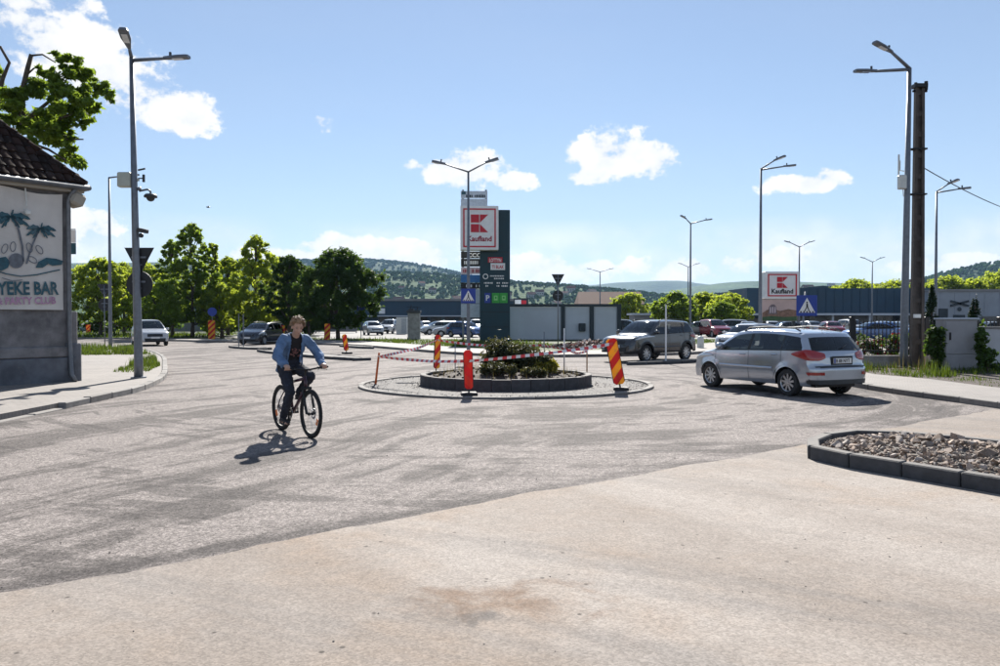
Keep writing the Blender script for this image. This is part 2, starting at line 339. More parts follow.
def glass_mat(name, tint, base=.06):
    mt, nt, b = newmat(name); L = nt.links; nt.nodes.remove(b)
    tr = nt.nodes.new('ShaderNodeBsdfTransparent'); tr.inputs[0].default_value = (*tint, 1)
    gl = nt.nodes.new('ShaderNodeBsdfGlossy'); gl.inputs['Roughness'].default_value = .02; gl.inputs[0].default_value = (.9, .95, 1, 1)
    fr = nt.nodes.new('ShaderNodeFresnel'); fr.inputs[0].default_value = 1.5
    n = nt.nodes.new('ShaderNodeMixShader')
    L.new(nmath(nt, 'ADD', fr.outputs[0], base, clamp=True), n.inputs[0])
    L.new(tr.outputs[0], n.inputs[1]); L.new(gl.outputs[0], n.inputs[2]); L.new(n.outputs[0], nt.nodes['Material Output'].inputs[0])
    return mt
M['glass'] = glass_mat('tinted car glass', (.34, .41, .41), .01)
M['lens_red'] = mat('red lens', (.30, .004, .006), .15, var=.15, coat=1)
M['lens_clear'] = mat('clear lamp lens', (.55, .58, .6), .1, .4, var=.1, coat=1)
M['amber'] = mat('amber reflector', (.85, .22, .05), .25, var=.1)
M['plate'] = mat('white number plate', (.72, .72, .70), .45, var=.03)
M['interior'] = mat('dark upholstery', (.03, .03, .032), .9, var=.3)
M['alloy'] = mat('silver alloy', (.52, .53, .55), .32, .85, var=.08)
def paint(name, col, metal=.35):
    return mat('car paint ' + name, col, .17, metal, var=.04, scale=1.2, coat=1.0, rv=.04, dirt=((col[0]*.75+.03, col[1]*.75+.028, col[2]*.75+.024), .12))

def stripe_mat(name, a, b_, k, sx=1.0, sz=1.0, off=0.0):
    mt, nt, b = newmat(name); L = nt.links
    tc = nt.nodes.new('ShaderNodeTexCoord'); sep = nt.nodes.new('ShaderNodeSeparateXYZ'); L.new(tc.outputs['Object'], sep.inputs[0])
    v = nmath(nt, 'FRACT', nmath(nt, 'ADD', nmath(nt, 'MULTIPLY', nmath(nt, 'ADD', nmath(nt, 'MULTIPLY', sep.outputs[0], sx), nmath(nt, 'MULTIPLY', sep.outputs[2], sz)), k), 50.0+off))
    c = mixc(nt, nmath(nt, 'GREATER_THAN', v, .5), a, b_)
    n = nnoise(nt, tc.outputs['Object'], 9, 6, .65)
    c = mixc(nt, nrange(nt, n, .5, .75, 0, .4), c, (.20, .15, .11))
    L.new(c, b.inputs['Base Color']); b.inputs['Roughness'].default_value = .45
    tr = nt.nodes.new('ShaderNodeBsdfTranslucent'); L.new(c, tr.inputs[0])
    ms = nt.nodes.new('ShaderNodeMixShader'); ms.inputs[0].default_value = .35
    L.new(b.outputs[0], ms.inputs[1]); L.new(tr.outputs[0], ms.inputs[2]); L.new(ms.outputs[0], nt.nodes['Material Output'].inputs[0])
    return mt
M['stripe_ry'] = stripe_mat('red yellow warning stripes', (.62, .022, .018), (.86, .46, .02), 2.35, 1.0, -1.0)
M['stripe_rr'] = stripe_mat('faded red warning print', (.70, .022, .02), (.74, .05, .02), 2.35, 1.0, 1.0)
M['stripe_tape'] = mat('red tape print', (.66, .05, .06), .5, var=.1)

# ------------------------------------------------------------------ mesh helpers
class MB:
    def __init__(s): s.v = []; s.f = []; s.m = []
    def add(s, vs, fs, mi=0):
        o = len(s.v); s.v.extend([tuple(v) for v in vs]); s.f.extend([tuple(i+o for i in f) for f in fs]); s.m.extend([mi]*len(fs)); return s
    def box(s, c, d, rot=None, mi=0, bev=0.0):
        hx, hy, hz = d[0]/2, d[1]/2, d[2]/2
        if bev <= 0:
            vs = [(x, y, z) for z in (-hz, hz) for y in (-hy, hy) for x in (-hx, hx)]
            fs = [(0, 2, 3, 1), (4, 5, 7, 6), (0, 1, 5, 4), (2, 6, 7, 3), (0, 4, 6, 2), (1, 3, 7, 5)]
        else:
            b = min(bev, hx*.9, hy*.9, hz*.9); vs = []; idx = {}
            for sx in (-1, 1):
                for sy in (-1, 1):
                    for sz in (-1, 1):
                        for ax in range(3):
                            p = [sx*(hx-b), sy*(hy-b), sz*(hz-b)]; p[ax] = (sx*hx, sy*hy, sz*hz)[ax]
                            idx[(sx, sy, sz, ax)] = len(vs); vs.append(tuple(p))
            fs = []
            for ax in range(3):
                o1, o2 = [a for a in range(3) if a != ax]
                for sg in (-1, 1):
                    q = []
                    for (a, b2) in ((-1, -1), (1, -1), (1, 1), (-1, 1)):
                        k = [0, 0, 0]; k[ax] = sg; k[o1] = a; k[o2] = b2; q.append(idx[(*k, ax)])
                    fs.append(q)
                for a in (-1, 1):
                    for b2 in (-1, 1):
                        q = []
                        for (e, axx) in ((-1, o1), (1, o1), (1, o2), (-1, o2)):
                            k = [0, 0, 0]; k[ax] = e; k[o1] = a; k[o2] = b2; q.append(idx[(*k, axx)])
                        fs.append(q)
            for sx in (-1, 1):
                for sy in (-1, 1):
                    for sz in (-1, 1): fs.append([idx[(sx, sy, sz, a)] for a in range(3)])
            # make normals point out
            out = []
            for f in fs:
                p = [Vector(vs[i]) for i in f]; n = (p[1]-p[0]).cross(p[2]-p[0]); cc = sum(p, Vector())/len(p)
                out.append(tuple(f) if n.dot(cc) >= 0 else tuple(reversed(f)))
            fs = out
        c = Vector(c)
        if rot is not None:
            mt = rot if isinstance(rot, Matrix) else Euler(rot).to_matrix()
            vs = [mt @ Vector(v) + c for v in vs]
        else: vs = [Vector(v) + c for v in vs]
        return s.add(vs, fs, mi)
    def tube(s, pts, rs, n=8, cap=True, mi=0):
        pts = [Vector(p) for p in pts]
        if isinstance(rs, (int, float)): rs = [rs]*len(pts)
        vs = []; fs = []
        up = None
        for i, p in enumerate(pts):
            d = (pts[min(i+1, len(pts)-1)] - pts[max(i-1, 0)]).normalized()
            if up is None:
                up = Vector((0, 0, 1)) if abs(d.z) < .9 else Vector((1, 0, 0))
            a = d.cross(up).normalized(); b = a.cross(d).normalized(); up = b
            for k in range(n):
                t = 2*math.pi*k/n
                vs.append(p + (a*math.cos(t) + b*math.sin(t))*rs[i])
        for i in range(len(pts)-1):
            for k in range(n):
                fs.append((i*n+k, i*n+(k+1) % n, (i+1)*n+(k+1) % n, (i+1)*n+k))
        if cap:
            fs.append(tuple(range(n))[::-1]) ; fs.append(tuple((len(pts)-1)*n+k for k in range(n)))
        return s.add(vs, fs, mi)
    def lathe(s, prof, n=24, c=(0, 0, 0), axis='z', mi=0, close=False):
        vs = []; fs = []; c = Vector(c)
        for (r, h) in prof:
            for k in range(n):
                t = 2*math.pi*k/n; x, y = r*math.cos(t), r*math.sin(t)
                v = {'z': (x, y, h), 'y': (x, h, -y), 'x': (h, x, y)}[axis]
                vs.append(Vector(v)+c)
        rng = len(prof) if close else len(prof)-1
        for i in range(rng):
            j = (i+1) % len(prof)
            for k in range(n):
                fs.append((i*n+k, i*n+(k+1) % n, j*n+(k+1) % n, j*n+k))
        if not close:
            if prof[0][0] > 1e-4: fs.append(tuple(range(n))[::-1])
            if prof[-1][0] > 1e-4: fs.append(tuple((len(prof)-1)*n+k for k in range(n)))
        return s.add(vs, fs, mi)
    def ell(s, c, r, n=10, k=7, mi=0, rot=None):
        vs = [(0, 0, -1)]; fs = []
        for i in range(1, k):
            ph = -math.pi/2 + math.pi*i/k
            for j in range(n):
                t = 2*math.pi*j/n; vs.append((math.cos(ph)*math.cos(t), math.cos(ph)*math.sin(t), math.sin(ph)))
        vs.append((0, 0, 1)); top = len(vs)-1
        for j in range(n):
            fs.append((0, 1+(j+1) % n, 1+j)); fs.append((top, top-n+j, top-n+(j+1) % n))
        for i in range(k-2):
            for j in range(n):
                a = 1+i*n; fs.append((a+j, a+(j+1) % n, a+n+(j+1) % n, a+n+j))
        r = (r, r, r) if isinstance(r, (int, float)) else r
        mt = Euler(rot).to_matrix() if rot else Matrix.Identity(3)
        return s.add([mt @ Vector((v[0]*r[0], v[1]*r[1], v[2]*r[2])) + Vector(c) for v in vs], fs, mi)
    def prism(s, poly, d0, d1, plane='xz', mi=0):
        """poly in a plane, extruded between d0 and d1 along the third axis"""
        def P(a, b, d): return {'xz': (a, d, b), 'xy': (a, b, d), 'yz': (d, a, b)}[plane]
        n = len(poly)
        ar = sum(poly[i][0]*poly[(i+1) % n][1]-poly[(i+1) % n][0]*poly[i][1] for i in range(n))
        if ar < 0: poly = poly[::-1]
        vs = [P(a, b, d0) for a, b in poly] + [P(a, b, d1) for a, b in poly]
        fs = [tuple(range(n))[::-1], tuple(range(n, 2*n))] + [(i, (i+1) % n, n+(i+1) % n, n+i) for i in range(n)]
        flip = (d1 < d0) ^ (plane == 'xz')
        if flip: fs = [tuple(reversed(f)) for f in fs]
        return s.add(vs, fs, mi)
    def mesh(s, name, mats=None, smooth=False, angle=None):
        me = bpy.data.meshes.new(name); me.from_pydata(s.v, [], s.f)
        for mm in (mats or []): me.materials.append(mm)
        if len(mats or []) > 1: me.polygons.foreach_set('material_index', s.m)
        if smooth:
            me.polygons.foreach_set('use_smooth', [True]*len(me.polygons))
            if angle is not None: me.set_sharp_from_angle(angle=R(angle))
        me.update(); return me
    def build(s, name, m, parent=None, smooth=False, angle=None, loc=None, rot=None):
        ms = m if isinstance(m, (list, tuple)) else [m]
        return link(name, s.mesh(name, ms, smooth, angle), parent, loc, rot)
def link(name, me, parent=None, loc=None, rot=None):
    o = bpy.data.objects.new(name, me); COL.objects.link(o)
    if parent is not None: o.parent = parent
    if loc is not None: o.location = loc
    if rot is not None: o.rotation_euler = rot
    return o
def tag(o, label=None, cat=None, group=None, kind=None):
    if label: o['label'] = label
    if cat: o['category'] = cat
    if group: o['group'] = group
    if kind: o['kind'] = kind
    return o
def thing(name, label, cat, loc=(0, 0, 0), rotz=0.0, group=None):
    o = bpy.data.objects.new(name, None); COL.objects.link(o); o.empty_display_size = .2
    o.location = loc; o.rotation_euler = (0, 0, rotz)
    return tag(o, label, cat, group)
def copy_tree(o, parent=None):
    c = o.copy(); COL.objects.link(c); c.parent = parent
    for ch in list(o.children): copy_tree(ch, c)
    return c
def Xat(px, Y): return (px-500)*Y/792.0
def Zat(py, Y): return 1.7 + (319-py)*Y/792.0
def text_verts(s, size, align='CENTER', bold=0.0, shear=0.0, width=None):
    """flat lettering as a mesh in the x/z plane, front towards -y"""
    cu = bpy.data.curves.new('t', 'FONT'); cu.body = s; cu.size = size; cu.align_x = align; cu.offset = bold; cu.shear = shear
    cu.resolution_u = 2
    ob = bpy.data.objects.new('t', cu); COL.objects.link(ob)
    dg = bpy.context.evaluated_depsgraph_get()
    me = bpy.data.meshes.new_from_object(ob.evaluated_get(dg))
    vs = [v.co.copy() for v in me.vertices]; fs = [tuple(p.vertices) for p in me.polygons]
    bpy.data.objects.remove(ob); bpy.data.curves.remove(cu); bpy.data.meshes.remove(me)
    if width and vs:
        w = max(v.x for v in vs)-min(v.x for v in vs); k = width/max(w, 1e-6)
        vs = [Vector((v.x*k, v.y, 0)) for v in vs]
    return [(v.x, 0, v.y) for v in vs], fs
def text(name, s, size, m, parent, loc, align='CENTER', bold=0.0, width=None, rot=None, shear=0.0):
    vs, fs = text_verts(s, size, align, bold, shear, width)
    mb = MB(); mb.add(vs, fs)
    return mb.build(name, m, parent, loc=loc, rot=rot)
def smooth_curve(pts, n):
    P = [Vector((p[0], p[1])) for p in pts]; out = []
    d = [0]
    for i in range(1, len(P)): d.append(d[-1] + max(1e-4, (P[i]-P[i-1]).length))
    for q in range(n):
        s = d[-1]*q/(n-1); i = 0
        while i < len(P)-2 and d[i+1] < s: i += 1
        t = (s-d[i])/(d[i+1]-d[i])
        p0 = P[max(i-1, 0)]; p1 = P[i]; p2 = P[i+1]; p3 = P[min(i+2, len(P)-1)]
        h = d[i+1]-d[i]
        m1 = (p2-p0)/max(1e-4, d[i+1]-d[max(i-1, 0)])*h if i > 0 else (p2-p1)
        m2 = (p3-p1)/max(1e-4, d[min(i+2, len(P)-1)]-d[i])*h if i < len(P)-2 else (p2-p1)
        t2, t3 = t*t, t*t*t
        out.append(p1*(2*t3-3*t2+1) + m1*(t3-2*t2+t) + p2*(-2*t3+3*t2) + m2*(t3-t2))
    return out
def interp(tab, x):
    if x <= tab[0][0]: return tab[0][1]
    for (a, b), (c, d) in zip(tab, tab[1:]):
        if x <= c: return b + (d-b)*(x-a)/(c-a)
    return tab[-1][1]
# ================================================================== the setting
def struct(o): o['kind'] = 'structure'; return o
def sheet(name, poly, z, m, thick=0.0):
    mb = MB()
    if thick: mb.prism(poly, z-thick, z, 'xy')
    else:
        ar = sum(poly[i][0]*poly[(i+1) % len(poly)][1]-poly[(i+1) % len(poly)][0]*poly[i][1] for i in range(len(poly)))
        if ar < 0: poly = poly[::-1]
        mb.add([(x, y, z) for x, y in poly], [tuple(range(len(poly)))])
    return struct(mb.build(name, m))
sheet('ground', [(-6400, -120), (6400, -120), (6400, 6580), (-6400, 6580)], -.06, M['ground'])
sheet('road', [(-140, -25), (160, -25), (160, 170), (-140, 170)], 0.0, M['asphalt'])
sheet('parking_lot', [(-26, 64.5), (150, 64.5), (150, 168), (-26, 168)], .006, M['lot'])
# sandy forecourt in front, its ragged edge running across the junction
edge = []
a, b = Vector((-14.0, -3.9)), Vector((9.35, 14.9))
for i in range(160):
    t = i/159; p = a.lerp(b, t); nrm = Vector((-.63, .78))
    w = .07*math.sin(t*23) + .05*math.sin(t*83+1) + rnd.uniform(-.05, .05)
    p = p + nrm*(w*.55)
    edge.append((p.x, p.y))
sheet('forecourt', edge + [(9.35, -20), (-14, -20)], .006, M['sand'])

def kerb_line(parent, pts, w=.14, h=.13, L=1.0, m=None, drop=None, name='kerb_stone', z0=0.0):
    """a row of kerb stones along a polyline, every stone its own piece"""
    P = [Vector(p) for p in pts]; d = [0]
    for i in range(1, len(P)): d.append(d[-1]+(P[i]-P[i-1]).length)
    n = max(1, round(d[-1]/L)); seg = d[-1]/n
    me = MB().box((0, 0, h/2-.03), (seg-.012, w, h+.06), bev=.014).mesh(name, [m or M['kerb']])
    def at(s):
        for i in range(len(P)-1):
            if s <= d[i+1] or i == len(P)-2:
                return P[i].lerp(P[i+1], (s-d[i])/(d[i+1]-d[i]))
    for k in range(n):
        p, q = at(k*seg), at((k+1)*seg); c = (p+q)/2
        dz = drop(c) if drop else 0
        o = link(name, me, parent, (c.x, c.y, z0+dz+rnd.uniform(-.006, .004)), (rnd.uniform(-.012, .012), 0, math.atan2(q.y-p.y, q.x-p.x)+rnd.uniform(-.008, .008)))
def curve_pts(pts, n): return [(p.x, p.y) for p in smooth_curve(pts, n)]

# --- pavement by the bar, sweeping round the corner
lk = curve_pts([(-8.25, 2.0), (-8.3, 13.1), (-8.3, 15.0), (-8.4, 16.9), (-8.5, 18.6), (-9.5, 22.2), (-11.4, 26.9), (-15.2, 35.4), (-19.5, 42.5), (-25, 47.5), (-36, 53)], 70)
def ldrop(c): return -.115*max(0, min(1, (15.6-c.y)/1.2))
top = []
sw = sheet('pavement_left', [(x-.10, y) for x, y in lk] + [(-60, 53), (-60, 2)], .105, M['pavers'], .25)
kerb_line(sw, lk, .16, .13, 1.0, M['kerb'], ldrop)
# near part ramps down: a low wedge of mortar along the lowered kerb
# --- far pavement in front of the store
fk = curve_pts([(-26, 61.0), (-14.5, 54.0), (-10.3, 50.8), (-8.2, 48.2), (-5.4, 43.4), (-2.15, 38.0), (0, 35.7), (2.2, 35.1), (4.5, 35.6), (9.0, 37.8), (11.4, 41.2), (14.5, 47), (19, 55)], 60)
fs_ = sheet('pavement_far', [(x, y+.08) for x, y in fk] + [(17.5, 58), (9.6, 45.5), (6.5, 41.0), (2.5, 39.6), (-1.5, 43.0), (-4.5, 48.2), (-9.5, 56.5), (-14, 60.5), (-26, 64.3)], .115, M['pavers'], .25)
kerb_line(fs_, fk, .15, .13, 1.0, M['kerb'])
# --- right pavement
rk = curve_pts([(9.9, 3.0), (9.55, 15.0), (9.1, 17.3), (8.9, 19.2), (9.0, 23.0), (9.6, 27.0), (11.5, 31.5), (15.5, 37), (24, 46)], 50)
rs_ = sheet('pavement_right', [(x+.08, y) for x, y in rk] + [(26, 44.5), (17, 34.5), (13.2, 30), (11.1, 26.5), (10.8, 22.8), (11.4, 21.0), (11.5, 19.0), (11.7, 17.5), (12.2, 3)], .11, M['pavers'], .25)
kerb_line(rs_, rk, .15, .13, 1.0, M['kerb'])
verge = sheet('verge_right', [(11.72, 3), (11.6, 17.5), (11.42, 19.0), (11.32, 21.0), (10.75, 22.9), (11.05, 26.5), (13.1, 30), (16, 33.2), (48, 33.2), (48, 3)], .10, M['soil'], .2)
# --- kerb and verge below the row of trees
tk = [(-75, 70.5), (-40, 68.0), (-26, 65.5)]
tv = sheet('verge_trees', [(-75, 70.6), (-40, 68.1), (-26.2, 65.7), (-26.2, 120), (-120, 120)], .09, M['ground'], .2)
kerb_line(tv, tk, .15, .13, 2.0, M['kerb'])
gv = sheet('verge_store', [(-26, 64.38), (-14, 60.58), (-9.45, 56.58), (-4.42, 48.28), (-1.45, 43.08), (2.52, 39.7), (6.45, 41.08), (9.5, 45.6), (17.3, 58), (17.3, 64.4)], .10, M['ground'], .2)

# --- splitter islands: kerb stones round a tarmac filling
def lens_poly(a, b, w, n=10, blunt=.55):
    a, b = Vector(a), Vector(b); d = (b-a); nrm = Vector((-d.y, d.x)).normalized()
    up = []; dn = []
    for i in range(n+1):
        t = i/n; ww = w*.5*(math.sin(math.pi*t)**blunt)*(.55+.45*t)
        p = a.lerp(b, t); up.append(p+nrm*ww); dn.append(p-nrm*ww)
    return [(p.x, p.y) for p in up] + [(p.x, p.y) for p in dn[-2:0:-1]]
def island(label, a, b, w):
    t = thing('traffic_island', label, 'traffic island', (0, 0, 0), 0, 'splitter islands at the roundabout arms')
    poly = lens_poly(a, b, w)
    c = sum((Vector(p) for p in poly), Vector((0, 0)))/len(poly)
    t.location = (c.x, c.y, 0)
    poly = [(p[0]-c.x, p[1]-c.y) for p in poly]
    inner = [(p[0]*.95, p[1]*.95) for p in poly]
    MB().prism(inner, -.02, .10, 'xy').build('filling', M['lot'], t)
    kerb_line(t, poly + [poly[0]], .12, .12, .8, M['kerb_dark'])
    return t
island('long low traffic island behind the cyclist', (-12.6, 41.2), (-5.4, 32.0), 1.5)
island('short traffic island carrying a thin bare signpost', (-16.2, 47.4), (-12.8, 43.6), 1.3)
island('traffic island with a thin white post beside the grey SUV', (4.7, 29.1), (8.0, 31.5), .9)
island('traffic island by the bus stop kerb', (-9.9, 49.0), (-7.2, 44.9), .8)

# --- hull stones
def hull(seed, n=11, sx=1, sy=1, sz=.7):
    r = random.Random(seed); bm = bmesh.new()
    for _ in range(n):
        v = Vector((r.gauss(0, 1), r.gauss(0, 1), r.gauss(0, 1))).normalized()*r.uniform(.75, 1)
        bm.verts.new((v.x*sx, v.y*sy, v.z*sz))
    res = bmesh.ops.convex_hull(bm, input=bm.verts)
    bmesh.ops.delete(bm, geom=[e for e in res['geom_interior'] if isinstance(e, bmesh.types.BMVert)], context='VERTS')
    bmesh.ops.recalc_face_normals(bm, faces=bm.faces)
    bm.verts.index_update()
    vs = [v.co.copy() for v in bm.verts]; fs = [tuple(v.index for v in f.verts) for f in bm.faces]; bm.free()
    return vs, fs
HULLS = [hull(k, 10+k % 4, 1, rnd.uniform(.6, .95), rnd.uniform(.5, .8)) for k in range(9)]
def scatter_stones(mb, pts, s0, s1, z=0.0):
    for (x, y, zz) in pts:
        vs, fs = rnd.choice(HULLS); s = rnd.uniform(s0, s1); e = Euler((rnd.uniform(-.6, .6), rnd.uniform(-.6, .6), rnd.uniform(0, 6.3))).to_matrix()
        mb.add([e @ (v*s) + Vector((x, y, zz+z+s*.25)) for v in vs], fs)

# --- the roundabout: outer ring flush with the road, gravel, raised ring of blocks, mound
RC = Vector((.15, 20.4))
rb = thing('roundabout_island', 'round traffic island with gravel ring and raised planted centre', 'roundabout', (RC.x, RC.y, 0))
def ring_block(ri, ro, ang, z0, z1, bev=.012):
    mb = MB(); n = 3; g = .006/ro
    sec = [(ri, z0), (ro, z0), (ro, z1-bev), (ro-bev, z1), (ri+bev, z1), (ri, z1-bev)]
    vs = []
    for k in range(n+1):
        t = -ang/2+g + (ang-2*g)*k/n
        vs += [(r*math.cos(t), r*math.sin(t), z) for r, z in sec]
    m_ = len(sec); fs = []
    for k in range(n):
        for j in range(m_): fs.append((k*m_+j, k*m_+(j+1) % m_, (k+1)*m_+(j+1) % m_, (k+1)*m_+j))
    fs.append(tuple(range(m_))[::-1]); fs.append(tuple(n*m_+j for j in range(m_)))
    fs = [tuple(reversed(f)) for f in fs]
    return mb.add(vs, fs)
def ring(ri, ro, count, z0, z1, m, name):
    me = ring_block(ri, ro, 2*math.pi/count, z0, z1).mesh(name, [m])
    bm = bmesh.new(); bm.from_mesh(me); bmesh.ops.recalc_face_normals(bm, faces=bm.faces); bm.to_mesh(me); bm.free()
    for k in range(count):
        link(name, me, rb, (0, 0, rnd.uniform(-.008, .006)), (0, 0, 2*math.pi*k/count+.05))
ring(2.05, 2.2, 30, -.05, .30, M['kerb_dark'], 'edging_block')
ring(3.62, 3.75, 28, -.05, .055, M['kerb'], 'kerb_stone')
gb = MB(); gb.lathe([(2.1, .02), (2.9, .035), (3.63, .02)], 64)
gb.f = [f for f in gb.f if len(f) == 4]; gb.m = [0]*len(gb.f)
gb.build('gravel_bed', M['gravel_bed'], rb, smooth=True)
gm = MB(); pts = []
for _ in range(4200):
    t = rnd.uniform(0, 2*math.pi); r = math.sqrt(rnd.uniform(2.22**2, 3.6**2)); pts.append((r*math.cos(t), r*math.sin(t), .022))
scatter_stones(gm, pts, .007, .024)
tag(gm.build('gravel', M['pebble'], rb), kind='stuff')
sm = MB(); vs = []; fs = []
for i in range(14):
    for k in range(40):
        r = 2.06*i/13; t = 2*math.pi*k/40
        z = .20 + .22*(1-(r/2.06)**2) + rnd.uniform(-.03, .03)*(1 if i < 13 else 0)
        vs.append((r*math.cos(t), r*math.sin(t), z))
for i in range(13):
    for k in range(40): fs.append((i*40+k, (i+1)*40+k, (i+1)*40+(k+1) % 40, i*40+(k+1) % 40))
sm.add(vs, fs).build('soil_mound', M['soil'], rb, smooth=True)
cl = MB(); pts = []
for _ in range(420):
    t = rnd.uniform(0, 2*math.pi); r = 2.0*math.sqrt(rnd.random()); pts.append((r*math.cos(t), r*math.sin(t), .20+.22*(1-(r/2.06)**2)))
scatter_stones(cl, pts, .02, .075)
tag(cl.build('soil_clods', M['soil'], rb), kind='stuff')

# --- rubble bed with heavy kerb in the forecourt
rub = thing('rubble_bed', 'kerbed bed heaped with broken pale stones on the forecourt', 'rubble bed', (5.0, 9.6, 0))
bedk = curve_pts([(6.7, 4.9), (5.65, 6.5), (4.88, 7.66), (4.44, 8.35), (3.95, 9.1), (3.80, 9.45), (3.84, 9.8), (4.1, 10.25), (4.55, 10.75), (5.05, 10.95), (5.6, 10.7), (6.3, 10.0), (7.4, 8.7), (8.2, 7.5)], 60)
bl = [(x-5.0, y-9.6) for x, y in bedk]
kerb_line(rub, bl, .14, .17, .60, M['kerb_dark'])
MB().prism([(x*.985, y*.985) for x, y in bl] + [(3.2, -5)], -.02, .085, 'xy').build('bed_filling', M['gravel_bed'], rub)
from mathutils.geometry import intersect_point_tri_2d
poly_bed = bl + [(3.2, -5)]
def inside(p, poly):
    x, y = p; c = False; j = len(poly)-1
    for i in range(len(poly)):
        xi, yi = poly[i]; xj, yj = poly[j]
        if (yi > y) != (yj > y) and x < (xj-xi)*(y-yi)/(yj-yi)+xi: c = not c
        j = i
    return c
def edge_dist(p, poly):
    return min((Vector(p)-Vector(q)).length for q in poly)
stone_me = []
for k, (vs, fs) in enumerate(HULLS):
    mb = MB(); mb.add(vs, fs); stone_me.append(mb.mesh('stone', [M['stone']]))
spots = []
tries = 0
while len(spots) < 285 and tries < 20000:
    tries += 1
    p = (rnd.uniform(-1.4, 3.2), rnd.uniform(-3.4, 2.2))
    if not inside(p, poly_bed): continue
    e = edge_dist(p, bl)
    if e < .14: continue
    wx, wy = p[0]+5, p[1]+9.6
    if (wx*792/max(wy, 1)) > 560: continue      # outside the picture
    s = rnd.choice([.038, .045, .05, .055, .06, .07, .09])*(1.0 if e > .3 else .75)
    if any((p[0]-q[0])**2+(p[1]-q[1])**2 < (.55*(s+q[2]))**2 for q in spots): continue
    spots.append((*p, s))
spots.append((.75, .35, .17)); spots.append((1.0, -.25, .13)); spots.append((1.15, .1, .12)); spots.append((.3, -1.0, .12))
for (x, y, s) in spots:
    e = edge_dist((x, y), bl); z = .09 + min(.16, max(0, e-.12)*.16)
    o = link('stone', rnd.choice(stone_me), rub, (x, y, z+s*.25), (rnd.uniform(-.5, .5), rnd.uniform(-.5, .5), rnd.uniform(0, 6.28)))
    o.scale = (s, s, s*rnd.uniform(.8, 1.1))
fm = MB(); pts = []
while len(pts) < 3800:
    p = (rnd.uniform(-1.5, 3.8), rnd.uniform(-4.2, 2.3))
    if inside(p, poly_bed) and edge_dist(p, bl) > .09:
        pts.append((*p, .085+min(.14, max(0, edge_dist(p, bl)-.12)*.16)))
scatter_stones(fm, pts, .018, .05)
tag(fm.build('small_rubble', M['stone'], rub), kind='stuff')
# loose grit lying about on the road and forecourt
gt = MB(); pts = []
for _ in range(330):
    y = rnd.uniform(4, 24)**1.0; x = rnd.uniform(-.66, .66)*y
    if (Vector((x, y))-RC).length < 3.9 or x < -8.2 or x > 8.8: continue
    if inside((x-5.0, y-9.6), poly_bed): continue
    pts.append((x, y, .004))
scatter_stones(gt, pts, .004, .011)
tag(gt.build('loose_grit', M['pebble']), 'loose stone grit scattered over the road', 'grit', kind='stuff')

# ------------------------------------------------------------------ hills
def hill_mat(name, a, b_, c_, scale):
    mt, nt, b = newmat(name)
    g = nt.nodes.new('ShaderNodeNewGeometry'); pos = g.outputs['Position']
    n = nnoise(nt, pos, scale, 7, .6, .4); n2 = nnoise(nt, pos, scale*9, 4, .65)
    c = mixc(nt, nrange(nt, n, .40, .58), a, b_)
    c = mixc(nt, nrange(nt, n2, .46, .62, 0, .75), c, c_)
    nt.links.new(c, b.inputs['Base Color']); b.inputs['Roughness'].default_value = .95; b.inputs['Specular IOR Level'].default_value = .1
    nbump(nt, b, n2, 1.0, 9.0)
    return mt
M['hill_wood'] = hill_mat('wooded hillside', (.018, .048, .020), (.032, .068, .024), (.013, .034, .016), .004)
M['hill_mix'] = hill_mat('meadow and orchard hillside', (.062, .112, .034), (.040, .080, .026), (.026, .058, .020), .006)
HILLS = {}
def hill(name, prof, D, depth, m, rough=1.0, n=150, rows=26):
    x0, x1 = prof[0][0], prof[-1][0]; r = random.Random(len(name)*7+int(D))
    ph = [(r.uniform(0, 6.28), r.uniform(0, 6.28), r.uniform(.6, 1.4)) for _ in range(7)]
    sc = smooth_curve(prof, 80); tab = [(p.x, p.y) for p in sc]
    def hz(x, t):
        px = 500+792*x/D; H = max(1.0, Zat(interp(tab, px), D))
        base = H*(math.cos(t*math.pi/2)**1.3 if abs(t) < 1 else 0)
        w = sum(math.sin(x*f*k/210+p1)*math.cos(t*depth*f*k/260+p2)/k for k, (p1, p2, f) in enumerate(ph, 1))
        return base*(1+.05*rough*w*(1-max(0, 1-abs(t)*3)))-.5
    mb = MB(); vs = []; fs = []
    for i in range(rows+1):
        t = -1+2*i/rows
        for k in range(n+1):
            x = ((x0+(x1-x0)*k/n)-500)*D/792
            vs.append((x, D+t*depth, hz(x, t)))
    for i in range(rows):
        for k in range(n):
            a_ = i*(n+1)+k; fs.append((a_, a_+1, a_+n+2, a_+n+1))
    mb.add(vs, fs)
    o = struct(mb.build(name, m, smooth=True))
    HILLS[name] = (hz, D, depth)
    return o
hill('hill_wooded_left', [(-250, 268), (60, 264), (290, 262), (370, 261), (405, 264), (440, 270), (475, 278), (520, 289), (560, 298), (600, 305)], 2600, 700, M['hill_wood'])
hill('hill_meadow', [(-250, 285), (150, 280), (350, 277), (420, 276), (480, 282), (560, 287), (600, 291), (650, 296), (720, 303), (780, 308)], 1500, 620, M['hill_mix'])
hill('hill_far_blue', [(380, 296), (450, 291), (500, 287.5), (540, 285.5), (590, 285), (620, 283), (665, 281), (700, 284), (740, 287), (800, 290), (900, 296), (1000, 300)], 5200, 1300, M['hill_wood'])
hill('hill_far_right', [(600, 303), (650, 295), (690, 287), (730, 282.5), (770, 281), (810, 282.5), (860, 284), (900, 283), (940, 281), (1000, 280), (1150, 276), (1400, 280)], 3600, 1000, M['hill_mix'])
hill('hill_wooded_right', [(820, 300), (870, 291), (905, 284), (930, 278.5), (950, 273), (975, 267), (1000, 263), (1060, 254), (1200, 246), (1400, 262)], 1500, 480, M['hill_wood'])
